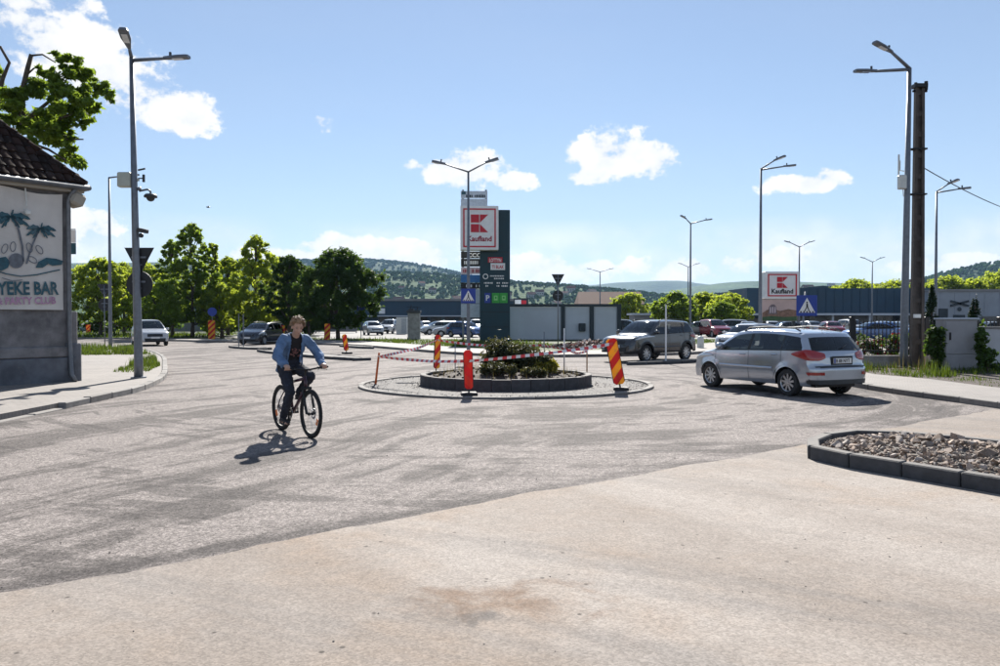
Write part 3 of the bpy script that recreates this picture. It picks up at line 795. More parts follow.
hill('hill_town', [(640, 303), (720, 297), (800, 292.5), (860, 288), (900, 286.5), (960, 287), (1040, 284), (1200, 286)], 900, 260, M['hill_mix'])

# woods on the slopes: crowns that read as one mass
def woods(name, label, hname, cnt, px0, px1, t0, t1, s0, s1, seed):
    hz, D, depth = HILLS[hname]; r = random.Random(seed); mb = MB()
    base = [hull(100+k, 14, 1, 1, .95) for k in range(5)]
    centres = [(r.uniform(px0, px1), r.uniform(t0, t1)) for _ in range(max(6, cnt//22))]
    for _ in range(cnt):
        if r.random() < .75:
            c = r.choice(centres); px = c[0]+r.gauss(0, 15); t = c[1]+r.gauss(0, .03)
        else: px = r.uniform(px0, px1); t = r.uniform(t0, t1)
        t = max(-.97, min(.1, t))
        x = (px-500)*D/792; z = hz(x, t); s = r.uniform(s0, s1); vs, fs = r.choice(base)
        mb.add([Vector((v.x*s+x, v.y*s+D+t*depth, v.z*s*1.15+z+s*.6)) for v in vs], fs)
    o = mb.build(name, M['far_leaf'])
    return tag(o, label, 'woods', kind='stuff')
woods('hillside_trees', 'scattered trees and hedgerows over the sunny left slope', 'hill_meadow', 4600, 250, 760, -.95, .0, 2.0, 4.2, 3)
woods('hillside_trees', 'dense wood covering the steep right hill', 'hill_wooded_right', 2600, 860, 1080, -.9, .05, 3, 5.5, 4)
woods('hillside_trees', 'trees between the houses of the far town', 'hill_town', 1100, 680, 1060, -.95, .05, 2.2, 4.6, 5)
woods('hillside_trees', 'dark forest along the long left ridge', 'hill_wooded_left', 1900, 250, 560, -.6, .05, 4, 7, 6)

# houses on the slopes
M['house_white'] = mat('white house wall', (.36, .345, .325), .8, var=.08, objrnd=.12)
M['house_roof'] = mat('old tile roof', (.13, .055, .036), .85, var=.2, objrnd=.3)
def house_proto():
    w = MB().box((0, 0, 2.2), (9, 7, 4.4)); w.prism([(-3.5, 4.4), (3.5, 4.4), (0, 7.0)], -4.5, 4.5, 'yz')
    rf = MB()
    for s in (-1, 1):
        a_ = math.atan2(2.6, 3.5); ln = math.hypot(2.6, 3.5)+.5
        rf.box((0, s*(1.75+.2), 5.75-.12), (9.9, ln, .22), (-s*a_, 0, 0))
    wn = MB()
    for x in (-2.6, 0, 2.6): wn.box((x, -3.52, 2.2), (1.2, .12, 1.4))
    return w.mesh('wall', [M['house_white']]), rf.mesh('roof', [M['house_roof']]), wn.mesh('window', [M['window']])
HW, HR, HN = house_proto()
r3 = random.Random(21)
def far_house(label, group, hname, px, t, s):
    hz, D, depth = HILLS[hname]; x = (px-500)*D/792
    h = thing('far_house', label, 'house', (x, D+t*depth, hz(x, t)-.6), r3.uniform(-.6, .6), group)
    h.scale = (s, s, s)
    link('wall', HW, h); link('roof', HR, h); link('window', HN, h)
for k in range(22):
    far_house('small pale house on the meadow slope behind the store', 'houses on the left slope', 'hill_meadow', 376+k*9.2+r3.uniform(-4, 4), r3.uniform(-.82, -.42), r3.uniform(.9, 1.5))
for k in range(18):
    far_house('small pale house of the town below the wooded right hill', 'houses of the far town', 'hill_town', 806+k*10.5+r3.uniform(-4, 4), r3.uniform(-.6, -.02), r3.uniform(.8, 1.3))
# ================================================================== plants
def leaf_mesh(name, cents, rads, n, size, m, seed, flat=.35, stretch=1.8, shell=.45):
    g = np.random.default_rng(seed)
    cents = np.array(cents, float); rads = np.array(rads, float)
    if rads.ndim == 1: rads = np.repeat(rads[:, None], 3, 1)
    wgt = (rads.prod(1))**.75; wgt /= wgt.sum()
    idx = g.choice(len(cents), n, p=wgt)
    d = g.normal(size=(n, 3)); d /= np.linalg.norm(d, axis=1)[:, None]
    u = (shell + (1-shell)*g.random(n))**.8
    p = cents[idx] + d*rads[idx]*u[:, None]*(1+.28*g.normal(size=(n, 1)))
    # leaf axes: mostly facing up and outward, hanging a little
    nrm = d*.5 + g.normal(size=(n, 3))*.6 + np.array([0, 0, .55]); nrm /= np.linalg.norm(nrm, axis=1)[:, None]
    a = np.cross(nrm, g.normal(size=(n, 3))); a /= np.linalg.norm(a, axis=1)[:, None]
    b = np.cross(nrm, a)
    s = size*(.6+.8*g.random((n, 1)))
    V = np.stack([p-a*s*.5*stretch, p+b*s*.5+nrm*s*.12, p+a*s*.5*stretch, p-b*s*.5+nrm*s*.12], 1).reshape(-1, 3)
    me = bpy.data.meshes.new(name); me.from_pydata(V.tolist(), [], np.arange(n*4).reshape(-1, 4).tolist()); me.materials.append(m)
    me.update(); return me
def crown_clumps(H, hb, rx, n, r, shape='round', ry=None, cr=.24):
    c = []; q = []
    ry = ry or rx
    while len(c) < n:
        t = r.random()
        w = {'round': math.sin(math.pi*min(1, t*.92+.08))**.6, 'poplar': (math.sin(math.pi*(t*.80+.14)))**.7*(1-.45*t), 'cone': (1-t)**.7}[shape]
        ang = r.uniform(0, 6.283); rr = math.sqrt(r.random())*w
        c.append((rx*rr*math.cos(ang), ry*rr*math.sin(ang), hb+(H-hb)*t*.95))
        q.append(rx*cr*r.uniform(.65, 1.35)*(1 if shape == 'round' else (1-.4*t)))
    return c, q
def tree(name, label, loc, H, hb, rx, nleaf, size, m, seed, shape='round', nclump=42, cat='tree', group=None, trunk=.16, cr=.24, ry=None, lean=0, flare=None):
    r = random.Random(seed)
    t = thing(name, label, cat, loc, r.uniform(0, 6.28), group)
    c, q = crown_clumps(H, hb, rx, nclump*4, r, shape, ry, cr*.50)
    tk = MB(); top = H*.86
    pts = [(r.uniform(-.12, .12)*(i > 0)*rx*.3, r.uniform(-.12, .12)*(i > 0)*rx*.3, top*i/6-.05*(i == 0)) for i in range(7)]
    tk.tube(pts, [trunk*(1.25 if i == 0 else 1)*(1-.13*i) for i in range(7)], 8)
    for k in range(min(nclump, 26)):
        cx, cy, cz = c[k]; z0 = max(hb*.75, cz-rx*.55); i = min(5, int(z0/top*6)); p0 = Vector(pts[i]).lerp(Vector(pts[i+1]), z0/top*6-i)
        p1 = Vector((cx, cy, cz)); mid = p0.lerp(p1, .5)+Vector((0, 0, -.08*rx))
        tk.tube([p0, mid, p1], [trunk*.38, trunk*.24, trunk*.09], 5)
    tk.build('trunk', M['bark'], t, smooth=True)
    link('crown', leaf_mesh('crown', c, [(v, v, v*.8) for v in q], int(nleaf*1.15), size*.9, m, seed, shell=.08), t)
    return t
def bush(name, label, loc, cents, rads, nleaf, size, m, seed, cat='bush', group=None, stems=True, stretch=1.8, ms='bark'):
    t = thing(name, label, cat, loc, 0, group); r = random.Random(seed)
    st = MB()
    for c in cents[:14]:
        st.tube([(c[0]*.3, c[1]*.3, -.03), (c[0]*.7, c[1]*.7, c[2]*.6), (c[0], c[1], c[2])], [.018, .012, .005], 5)
    st.build('stem', M[ms], t)
    link('foliage', leaf_mesh('foliage', cents, rads, nleaf, size, m, seed, stretch=stretch, shell=.2), t)
    return t
def blades(name, pts, h0, h1, m, parent=None, w=.012, lean=.35):
    n = len(pts); g = np.random.default_rng(n+3); P = np.array([p[:3] for p in pts], float); hs = np.array([p[3] if len(p) > 3 else 1.0 for p in pts])
    a = g.uniform(0, 6.283, n); d = np.stack([np.cos(a), np.sin(a), np.zeros(n)], 1); b = np.stack([-np.sin(a), np.cos(a), np.zeros(n)], 1)
    h = (g.uniform(h0, h1, n)*hs)[:, None]; ln = g.uniform(.1, lean, n)[:, None]
    up = np.array([[0, 0, 1.0]])
    V = np.stack([P-b*w, P+b*w, P+b*w*.7+up*h*.55+d*ln*h*.3, P-b*w*.7+up*h*.55+d*ln*h*.3, P+up*h+d*ln*h], 1).reshape(-1, 3)
    F = []
    for i in range(n): k = i*5; F += [(k, k+1, k+2, k+3), (k+3, k+2, k+4)]
    me = bpy.data.meshes.new(name); me.from_pydata(V.tolist(), [], F); me.materials.append(m); me.update()
    return link(name, me, parent)
def grass_patch(label, poly, dens, h0, h1, z, m, w=.012):
    xs = [p[0] for p in poly]; ys = [p[1] for p in poly]; A = (max(xs)-min(xs))*(max(ys)-min(ys)); pts = []
    tufts = [(rnd.uniform(min(xs), max(xs)), rnd.uniform(min(ys), max(ys)), rnd.choice([.5, .7, .8, 1.0, 1.5])) for _ in range(max(12, int(A*1.3)))]; sp_r = .12+.02*math.sqrt(A)
    for _ in range(int(A*dens)):
        p = (rnd.uniform(min(xs), max(xs)), rnd.uniform(min(ys), max(ys)))
        hs = .6
        if rnd.random() < .72:
            q = rnd.choice(tufts); hs = q[2]; p = (q[0]+rnd.gauss(0, sp_r), q[1]+rnd.gauss(0, sp_r))
        if inside(p, poly): pts.append((*p, z, hs))
    return tag(blades('grass', pts, h0, h1, m, w=w), label, 'grass', kind='stuff')

# grass strips
grass_patch('unmown grass strip in front of the store car park', [(-24, 64.2), (-14, 60.3), (-9.3, 56.3), (-4.3, 48.0), (-1.5, 43.0), (1.5, 41), (3.8, 50), (-4, 60), (-16, 64.3)], 30, .08, .22, .09, M['grass'], .03)
grass_patch('short mown grass beside the white bollards', [(5.5, 40.8), (9.0, 45.0), (15, 55), (17, 62), (10, 60), (7, 50)], 45, .06, .14, .09, M['grass'], .03)
grass_patch('grass strip below the row of street trees', [(-72, 71), (-40, 68.4), (-26.4, 66.1), (-26.4, 84), (-72, 90)], 9, .12, .3, .08, M['grass'], .06)
grass_patch('lush green grass patch at the kerb beside the lamp post', [(-10.55, 23.6), (-11.6, 27.0), (-13.6, 31.2), (-14.2, 30.6), (-12.4, 26.4), (-11.6, 23.6)], 420, .05, .24, .10, M['grass'], .012)
grass_patch('green grass tuft at the foot of the thin back lamp post', [(-15.6, 35.6), (-20.2, 42.5), (-24, 42.5), (-21, 36.8), (-18, 34.6)], 130, .06, .30, .10, M['grass'], .02)
grass_patch('tall weeds along the foot of the iron fence', [(10.85, 23.0), (11.4, 21.3), (14, 22.6), (16.5, 23.5), (16.5, 25.6), (11.4, 26.2)], 130, .06, .34, .08, M['grass'], .012)
grass_patch('dry pale grass stalks in front of the iron fence', [(11.0, 23.2), (13.2, 23.2), (13.4, 25.4), (11.4, 25.8)], 26, .25, .6, .08, M['dry_grass'], .006)
grass_patch('low weeds along the edge of the right pavement', [(11.5, 16), (11.45, 19), (11.4, 21), (13, 22), (14.5, 20), (14, 16)], 60, .03, .12, .08, M['grass'], .012)

# row of street trees behind the junction
def row_tree(name, label, px, Y, ytop, ybot, wpx, n, size, m, seed, **k):
    H = Zat(ytop, Y); hb = max(1.0, Zat(ybot, Y)-.3); rx = wpx*1.42*Y/792/2
    return tree(name, label, (Xat(px, Y), Y, .05), H, hb, rx, int(n*3.5), size*.61, m, seed, group='street trees behind the junction', **k)
row_tree('broad_tree', 'rounded light green tree beside the corner building', 100, 74, 257, 316, 50, 5200, .30, M['leaf_light'], 1, cr=.25)
row_tree('broad_tree', 'low light green tree between the lamp posts and the tall poplars', 146, 80, 264, 318, 46, 4600, .30, M['leaf_light'], 2, cr=.25)
row_tree('poplar_tree', 'tallest slender poplar with loose airy top', 192, 70, 220, 318, 44, 6200, .27, M['leaf_mid'], 3, shape='poplar', cr=.23, nclump=60)
row_tree('poplar_tree', 'second slender poplar with a lower lopsided top', 172, 73, 237, 318, 34, 4200, .27, M['leaf_mid'], 4, shape='poplar', cr=.25, nclump=48)
row_tree('birch_tree', 'bright yellow green tree with pointed top', 256, 68, 234, 320, 50, 6400, .26, M['leaf_light'], 5, shape='poplar', cr=.25, nclump=60)
row_tree('broad_tree', 'pale green tree squeezed between the poplar and the pointed tree', 228, 78, 256, 318, 34, 3600, .28, M['leaf_light'], 6)
row_tree('maple_tree', 'narrow dark green tree left of the densest tree', 289, 64, 254, 318, 38, 5200, .24, M['leaf_dark'], 7, cr=.25)
row_tree('maple_tree', 'densest dark green round tree behind the bus stop sign', 338, 62, 249, 322, 66, 9500, .25, M['leaf_dark'], 8, nclump=64, cr=.23)
row_tree('broad_tree', 'yellow green tree filling the gap left of the lamp post', 124, 84, 262, 322, 34, 3000, .28, M['leaf_light'], 401)
row_tree('poplar_tree', 'slim light poplar just right of the tallest poplar', 213, 72, 241, 322, 26, 3000, .27, M['leaf_light'], 402, shape='poplar', cr=.25, nclump=40)
row_tree('broad_tree', 'light green tree showing between the pointed tree and the narrow dark tree', 275, 76, 255, 322, 32, 3000, .27, M['leaf_light'], 403)
row_tree('broad_tree', 'low mid green tree under the second poplar', 160, 66, 282, 326, 34, 2600, .25, M['leaf_mid'], 404)
row_tree('broad_tree', 'low yellow green tree behind the striped panel with the disc', 222, 70, 284, 326, 36, 2600, .25, M['leaf_light'], 405)
row_tree('broad_tree', 'light green sapling behind the narrow dark tree', 309, 82, 268, 320, 30, 2600, .28, M['leaf_light'], 9)
for k, (px, Y, wd, hh, mm, lab) in enumerate([(70, 90, 60, 15, 'leaf_dark', 'dark hedge bush beyond the side street'), (118, 92, 46, 13, 'leaf_mid', 'mid green hedge bush behind the white minivan'),
        (158, 90, 40, 17, 'leaf_dark', 'dark shrub filling the gap under the poplars'), (222, 88, 40, 14, 'leaf_mid', 'shrub under the pale green tree'),
        (268, 84, 44, 15, 'leaf_dark', 'dark shrub under the yellow green tree'), (308, 84, 36, 16, 'leaf_dark', 'dark shrub between the maples')]):
    rx = wd*Y/792/2; H = hh*Y/792; r = random.Random(k+50)
    cs = [(r.uniform(-rx, rx), r.uniform(-1, 1), H*r.uniform(.3, .8)) for _ in range(18)]
    bush('hedge_bush', lab, (Xat(px, Y), Y, .03), cs, [H*.32]*18, 1500, .28, M[mm], k+60)
# trees by the store car park and behind the store
row_tree('lime_tree', 'round dark green tree at the car park edge', 675, 92, 293, 325, 34, 4200, .32, M['leaf_mid'], 12, cr=.26)
row_tree('lime_tree', 'bright green tree right of the dark round car park tree', 706, 100, 293, 325, 32, 3000, .34, M['leaf_light'], 13, cr=.26)
row_tree('lime_tree', 'wide yellow green tree beside the blue store tower', 731, 96, 294, 325, 34, 3200, .34, M['leaf_light'], 14, cr=.26)
row_tree('lime_tree', 'dark green tree low in front of the wide yellow green tree', 722, 90, 302, 326, 24, 2200, .3, M['leaf_mid'], 15, cr=.26)
row_tree('lime_tree', 'small round yellow green tree in front of the red roofed barn', 629, 118, 293, 316, 28, 2600, .36, M['leaf_light'], 16, cr=.28)
for k, (px, yt, wd, lab) in enumerate([(856, 281, 40, 'light tree crown over the store roof beside a double lamp'), (892, 282, 36, 'low light tree over the store roof'),
        (945, 278, 40, 'light tree behind the pale grey hall'), (972, 280, 34, 'yellow green tree behind the pale grey hall'),
        (1002, 272, 48, 'tallest light green tree behind the pale grey hall'), (1040, 272, 46, 'light green tree behind the far end of the grey hall')]):
    row_tree('lime_tree', lab, px, 165, yt, 305, wd, 2600, .55, M['leaf_light'], 30+k, cr=.3)
for k, (px, yt, lab) in enumerate([(932, 285, 'dark columnar thuja beside the concrete utility pole'), (975, 294, 'dark columnar thuja behind the grey cabinet')]):
    Y = 36.0; H = Zat(yt, Y)
    t = thing('thuja', lab, 'tree', (Xat(px, Y), Y, .05), 0, 'columnar thujas behind the fence'); r = random.Random(k+70)
    MB().tube([(0, 0, -.05), (0, 0, H*.8)], [.07, .03], 7).build('trunk', M['bark'], t)
    cs = []; qs = []
    for i in range(46):
        u = r.random(); w = .26*(1-.75*max(0, u-.65)/.35); a_ = r.uniform(0, 6.28)
        cs.append((w*.6*math.cos(a_), w*.6*math.sin(a_), .15+(H-.3)*u)); qs.append((w*.5, w*.5, .2))
    link('crown', leaf_mesh('crown', cs, qs, 5200, .055, M['leaf_thuja'], k+71, shell=.5), t)

# walnut behind the bar, pollarded limbs sticking out above
wt = thing('walnut_tree', 'leafy walnut tree with cut bare limbs behind the tiled roof', 'tree', (-16.8, 27.0, 0))
r = random.Random(90); tkm = MB()
tkm.tube([(0, 0, -.05), (.1, 0, 2.5), (-.1, .1, 5.0), (.2, 0, 7.2)], [.28, .24, .20, .13], 10)
Y0 = 27.0
def wl(px, py, dy=0): return ((px-500)*(Y0+dy)/792+16.8, dy, Zat(py, Y0+dy))
for pts, rr in (([wl(25, 125), wl(24, 95), wl(30, 70), wl(34, 56)], [.16, .13, .11, .10]), ([wl(34, 57), wl(45, 56), wl(58, 64)], [.05, .04, .025]),
                ([wl(27, 78), wl(36, 70), wl(41, 67)], [.05, .04, .02]), ([wl(-4, 120), wl(5, 80), wl(12, 64), wl(3, 48)], [.12, .10, .07, .06]),
                ([wl(30, 130), wl(60, 120), wl(85, 110)], [.12, .08, .03]), ([wl(30, 130), wl(55, 140), wl(85, 140)], [.10, .07, .03]), ([wl(30, 120), wl(60, 95), wl(72, 75)], [.1, .06, .02]),
                ([wl(20, 140), wl(50, 150), wl(74, 165)], [.1, .06, .02])):
    tkm.tube(pts, [q*.72 for q in rr], 7)
tkm.build('trunk', M['bark'], wt, smooth=True)
cs = []; qs = []
for (px, py, rp, dy) in [(70, 62, 14, 0), (88, 78, 15, .6), (60, 84, 20, -.5), (38, 92, 20, .4), (100, 88, 10, 0), (110, 96, 7, 0), (75, 102, 20, -.6), (92, 108, 15, .6), (48, 112, 24, .8), (18, 98, 20, -.4),
        (-8, 90, 22, .3), (66, 124, 18, .2), (86, 122, 10, -.4), (60, 142, 14, .2), (72, 152, 11, 0), (78, 164, 9, -.2), (40, 132, 22, -.6), (15, 122, 26, .4), (-15, 120, 28, 0), (48, 74, 9, 0), (-4, 70, 14, .5), (84, 96, 12, .2), (72, 138, 8, .1), (112, 100, 5, .3), (64, 160, 8, .4)]:
    cs.append(wl(px, py, dy)); qs.append(rp*Y0/792*.92)
# break each mass into sprays
c2 = []; q2 = []
for c, q in zip(cs, qs):
    for _ in range(11):
        d = Vector((r.gauss(0, 1), r.gauss(0, 1), r.gauss(0, .8))).normalized()*q*r.uniform(.2, 1.0)
        c2.append((c[0]+d.x, c[1]+d.y, c[2]+d.z)); q2.append((q*.34, q*.34, q*.17))
link('crown', leaf_mesh('crown', c2, q2, 26000, .095, M['leaf_walnut'], 91, stretch=2.3, shell=.1), wt)

# planting on the roundabout
def mound_z(x, y): return .20+.22*max(0, 1-((x-RC.x)**2+(y-RC.y)**2)/2.06**2)
def shrub(label, px, Y, wpx, hpx, n, size, m, seed, stretch=2.6, name='lavender_bush'):
    X = Xat(px, Y); z0 = mound_z(X, Y)-.03; rx = wpx*Y/792/2; H = hpx*Y/792; r = random.Random(seed)
    cs = []; qs = []
    for _ in range(16):
        a_ = r.uniform(0, 6.28); q = math.sqrt(r.random())*.75; cs.append((rx*q*math.cos(a_), rx*q*math.sin(a_)*.8, H*(.25+.45*r.random()*(1-q*.4)))); qs.append(H*.30)
    return bush(name, label, (X, Y, z0), cs, qs, n, size, m, seed, stretch=stretch)
shrub('tall grey green bushy shrub in the middle of the roundabout', 506, 20.6, 74, 34, 9500, .042, M['leaf_lav'], 101)
shrub('dark green shrub on the roundabout beside the yellow plant', 533, 20.3, 44, 27, 5200, .04, M['leaf_lav'], 102)
shrub('yellow green spiky plant at the edge of the roundabout mound', 546, 20.0, 24, 15, 1000, .075, M['leaf_yellow'], 103, 3.4, 'spiky_plant')
shrub('low dark groundcover shrub at the front of the roundabout mound', 497, 19.3, 46, 15, 2600, .04, M['leaf_lav'], 104)
shrub('low dark green shrub at the front of the mound below the spiky plant', 533, 19.2, 30, 11, 1400, .04, M['leaf_lav'], 105)
rg = random.Random(8); pts = []
for _ in range(380):
    t = rg.uniform(0, 6.28); q = 1.9*math.sqrt(rg.random()); pts.append((RC.x+q*math.cos(t), RC.y+q*math.sin(t), mound_z(RC.x+q*math.cos(t), RC.y+q*math.sin(t))-.02))
tag(blades('dry_grass', pts, .10, .34, M['dry_grass'], w=.004), 'thin dry grass growing over the roundabout mound', 'grass', kind='stuff')

# climbers and roses by the fence
def climber(label, px, Y, wpx, ytop, ybot, n, size, seed, m='leaf_ivy'):
    X = Xat(px, Y); r = random.Random(seed); z0, z1 = max(.15, Zat(ybot, Y)), Zat(ytop, Y); rx = wpx*Y/792/2
    cs = [(r.uniform(-rx, rx), r.uniform(-.15, .15), r.uniform(z0, z1)) for _ in range(34)]
    return bush('climber', label, (X, Y, .08), cs, [.10]*34, n, size, M[m], seed, 'climbing plant')
climber('light green creeper growing up beside the concrete utility pole', 935.5, 24.9, 13, 330, 372, 1100, .10, 121)
climber('green creeper hanging over the right side of the grey cabinet', 981.5, 24.6, 5, 326, 378, 420, .09, 122)
climber('sparse creeper spreading onto the white wall', 990, 24.2, 14, 352, 372, 260, .09, 123)
for k, (px, lab) in enumerate([(866, 'rose bush with red blooms beside the black fence post'), (884, 'rose bush full of deep red blooms behind the fence'), (902, 'rose bush with red blooms behind the lamp post')]):
    Y = 28.2; r = random.Random(130+k)
    t = thing('rose_bush', lab, 'bush', (Xat(px, Y), Y, .08), 0, 'roses behind the iron fence')
    cs = [(r.uniform(-.45, .45), r.uniform(-.3, .3), r.uniform(.25, 1.0)) for _ in range(22)]
    st = MB()
    for c in cs[:12]: st.tube([(c[0]*.3, c[1]*.3, -.05), c], [.014, .006], 5)
    st.build('stem', M['bark'], t)
    link('foliage', leaf_mesh('foliage', cs, [.2]*22, 700, .07, M['leaf_dark'], 140+k, shell=.2), t)
    tag(link('blooms', leaf_mesh('blooms', [(c[0], c[1]-.1, c[2]) for c in cs], [.2]*22, 150, .085, M['petal_red'], 150+k, stretch=1.1), t), kind='stuff')
# ================================================================== buildings
M['plaster'] = mat('grey plaster', (.185, .18, .185), .9, var=.3, scale=2.6, bump=.9, bscale=22, dirt=((.075, .075, .08), .9))
M['plinth'] = mat('cement plinth', (.115, .125, .145), .9, var=.3, scale=2.8, bump=.9, bscale=22, dirt=((.22, .21, .21), .7))
M['upper_wall'] = mat('cream wall paint', (.36, .33, .28), .9, var=.1, scale=2)
M['banner'] = mat('banner cloth', (.60, .575, .545), .75, var=.06, scale=1.5, dirt=((.42, .39, .36), .5))
M['tile'] = mat('dark clay tile', (.030, .019, .016), .95, var=.3, scale=5, bump=.4, objrnd=.35, spec=.08)
M['zinc'] = mat('zinc gutter', (.17, .175, .185), .5, .6, var=.2)
bar = thing('bar_building', 'grey rendered corner building with dark tiled hip roof and a bar banner', 'building', (-11.0, 20.3, 0), R(52))
MB().box((-6.5, 4.0, 2.45), (13.0, 8.0, 5.1)).build('wall', M['plaster'], bar)
MB().box((-6.5, 3.97, .30), (13.14, 8.2, .84), bev=.02).build('plinth', M['plinth'], bar)
MB().box((-6.5, 3.985, .865), (13.06, 8.13, .27), bev=.03).build('plinth_band', M['plaster'], bar)
MB().box((.04, .10, .50), (.38, .36, 1.16), bev=.03).build('corner_buttress', M['plinth'], bar)
MB().box((.02, .12, 1.45), (.26, .34, .9), bev=.03).build('corner_buttress', M['plaster'], bar)
MB().box((-6.5, 4.0, 4.99), (13.5, 8.5, .14)).build('eave_soffit', M['upper_wall'], bar)
pit = R(46); ov = .27; ez = 5.12
x0, x1, y0, y1 = -13-ov, ov, -ov, 8+ov; hw = (y1-y0)/2; rz = ez+hw*math.tan(pit)
rm = MB(); rm.add([(x0, y0, ez), (x1, y0, ez), (x1, y1, ez), (x0, y1, ez), (x0+hw, 4, rz), (x1-hw, 4, rz)],
                  [(0, 1, 5, 4), (1, 2, 5), (2, 3, 4, 5), (3, 0, 4), (3, 2, 1, 0)])
roof = rm.build('roof', M['tile'], bar)
# every tile of the slope that faces the street corner
tm = MB(); n = 6; vs = []; fs = []
for i in range(2):
    for k in range(n+1):
        a_ = math.pi*k/n; vs.append((-.11*math.cos(a_)*(1 if i == 0 else .9), .40*i, .045*math.sin(a_)+(.03 if i == 0 else 0)))
for k in range(n): fs.append((k, k+1, n+2+k, n+1+k))
fs.append(tuple(range(n+1)))
tme = tm.add(vs, fs).mesh('tile', [M['tile']], smooth=True, angle=50)
slope = Matrix.Rotation(pit, 3, 'X')
for j in range(12):
    s = j*.31; d = s*math.cos(pit); zz = ez + s*math.sin(pit)
    for i in range(22):
        x = x1 - .14 - i*.215
        if x > x1-d-.10: continue
        o = link('tile', tme, roof, (x+rnd.uniform(-.008, .008), y0+d, zz+.012), (pit+rnd.uniform(-.02, .02), 0, rnd.uniform(-.02, .02)))
hm = MB().tube([(0, 0, 0), (0, .36, 0)], [.10, .085], 10).mesh('ridge_tile', [M['tile']], smooth=True)
hip = Vector((-1, 1, math.tan(pit))).normalized()
for j in range(17):
    p = Vector((x1, y0, ez)) + hip*(.34*j) + Vector((0, 0, .03))
    o = link('ridge_tile', hm, roof, p); o.rotation_euler = hip.to_track_quat('Y', 'Z').to_euler()
g = MB(); g.tube([(x0, y0-.06, ez-.05), (x1+.05, y0-.06, ez-.07)], .075, 10); g.build('gutter', M['zinc'], bar, smooth=True)
g = MB(); g.tube([(x1+.06, y0-.06, ez-.06), (x1+.06, 8.3, ez-.06)], .07, 10); g.build('gutter', M['zinc'], bar, smooth=True)
g = MB(); g.tube([(.02, y0-.05, ez-.08), (-.06, y0+.10, ez-.28), (-.10, -.14, ez-.45), (-.10, -.14, 1.2), (-.09, -.2, .3), (-.05, -.34, .12)], .058, 10)
g.build('downpipe', M['zinc'], bar, smooth=True)
MB().box((.10, -.05, 4.75), (.34, .5, .34), (0, .4, 0), bev=.06).build('eave_bracket', M['upper_wall'], bar)
# banner with its print
def BX(px): return -1.63+px*.0228
def BZ(px, py): return Zat(py, 20.3+.788*BX(px))
bn = MB(); vs = []; fs = []; nx, nz = 40, 26
for i in range(nz+1):
    for k in range(nx+1):
        u, v = k/nx, i/nz; x = -3.3+u*3.08
        z = 1.93+v*2.92 - .05*math.sin(u*math.pi*3)*(v > .97)
        y = -.085 - .012*math.sin(u*9+v*4) - .008*math.sin(v*17+u*3) - .03*math.exp(-((u-.93+v*.05)/.03)**2)*v
        vs.append((x, y, z))
for i in range(nz):
    for k in range(nx): a_ = i*(nx+1)+k; fs.append((a_, a_+1, a_+nx+2, a_+nx+1))
banner = bn.add(vs, fs).build('banner', M['banner'], bar, smooth=True)
yb = -.128
def print_poly(name, pts, m, y=yb):
    mb = MB(); mb.prism([(BX(a_), BZ(a_, b)) for a_, b in pts], y, y+.004, 'xz'); return mb.build(name, m, banner)
def frond(cx, cy, ang, ln, w, droop):
    up = []; dn = []
    for k in range(7):
        t = k/6; x = cx+math.cos(ang)*ln*t; y = cy-math.sin(ang)*ln*t+droop*t*t
        q = w*math.sin(math.pi*min(1, t*.9+.1))*(1 if k % 2 else .55); up.append((x, y-q*.5)); dn.append((x, y+q*.9))
    return up+dn[::-1]
for (cx, cy, sc) in ((9, 217, 1.0), (38, 229, .85)):
    for (a_, ln, dr) in ((20, 21, 10), (-12, 19, 6), (150, 19, 10), (185, 17, 7), (70, 9, 2), (-45, 13, 2), (225, 13, 2)):
        print_poly('palm_frond', frond(cx, cy, R(a_), ln*sc, 5.6*sc, dr*sc), M['teal_print'])
def stroke(name, pts, w, m):
    up = []; dn = []
    for i, p in enumerate(pts):
        q = pts[min(i+1, len(pts)-1)]; o_ = pts[max(i-1, 0)]; dx, dy = q[0]-o_[0], q[1]-o_[1]; l = math.hypot(dx, dy) or 1
        up.append((p[0]-dy/l*w/2, p[1]+dx/l*w/2)); dn.append((p[0]+dy/l*w/2, p[1]-dx/l*w/2))
    return print_poly(name, up+dn[::-1], m)
stroke('palm_trunk', [(13, 219), (17, 232), (20, 246), (21, 262)], 2.0, M['grey_print'])
stroke('palm_trunk', [(36, 232), (31, 243), (27, 254), (24, 264)], 1.8, M['grey_print'])
def ringpts(cx, cy, rx, ry, a0=0, a1=360, n=18): return [(cx+rx*math.cos(R(a0+(a1-a0)*k/n)), cy-ry*math.sin(R(a0+(a1-a0)*k/n))) for k in range(n+1)]
print_poly('bowling_ball', ringpts(14, 261, 7.5, 7.5), M['grey_print'])
for (px, py, a_) in ((3, 249, 20), (11, 247, 5), (27, 248, -18), (37, 250, -35), (30, 260, -60)):
    ca, sa = math.cos(R(a_)), math.sin(R(a_))
    q = [(px+x*ca-y*sa, py+x*sa+y*ca) for x, y in [(2.6*math.sin(t), -6*math.cos(t)*(.8)) for t in [k*math.pi/9 for k in range(19)]]]
    stroke('pin_outline', q, .8, M['grey_print'])
print_poly('wave', [(-8, 259), (4, 257), (8, 262), (6, 268), (0, 271), (-8, 270)], M['teal_print'])
print_poly('wave', [(36, 262), (44, 258), (54, 259), (61, 261), (60, 265), (50, 266), (46, 264), (40, 268), (33, 268)], M['teal_print'])
stroke('wave_line', [(-8, 270), (4, 274), (18, 276.5), (34, 275), (50, 271.5), (58, 270)], 1.2, M['teal_print'])
stroke('wave_line', [(0, 278), (10, 281), (20, 280)], .7, M['grey_print'])
tl = math.atan2(BZ(58, 287.5)-BZ(0, 295.5), BX(58)-BX(0))
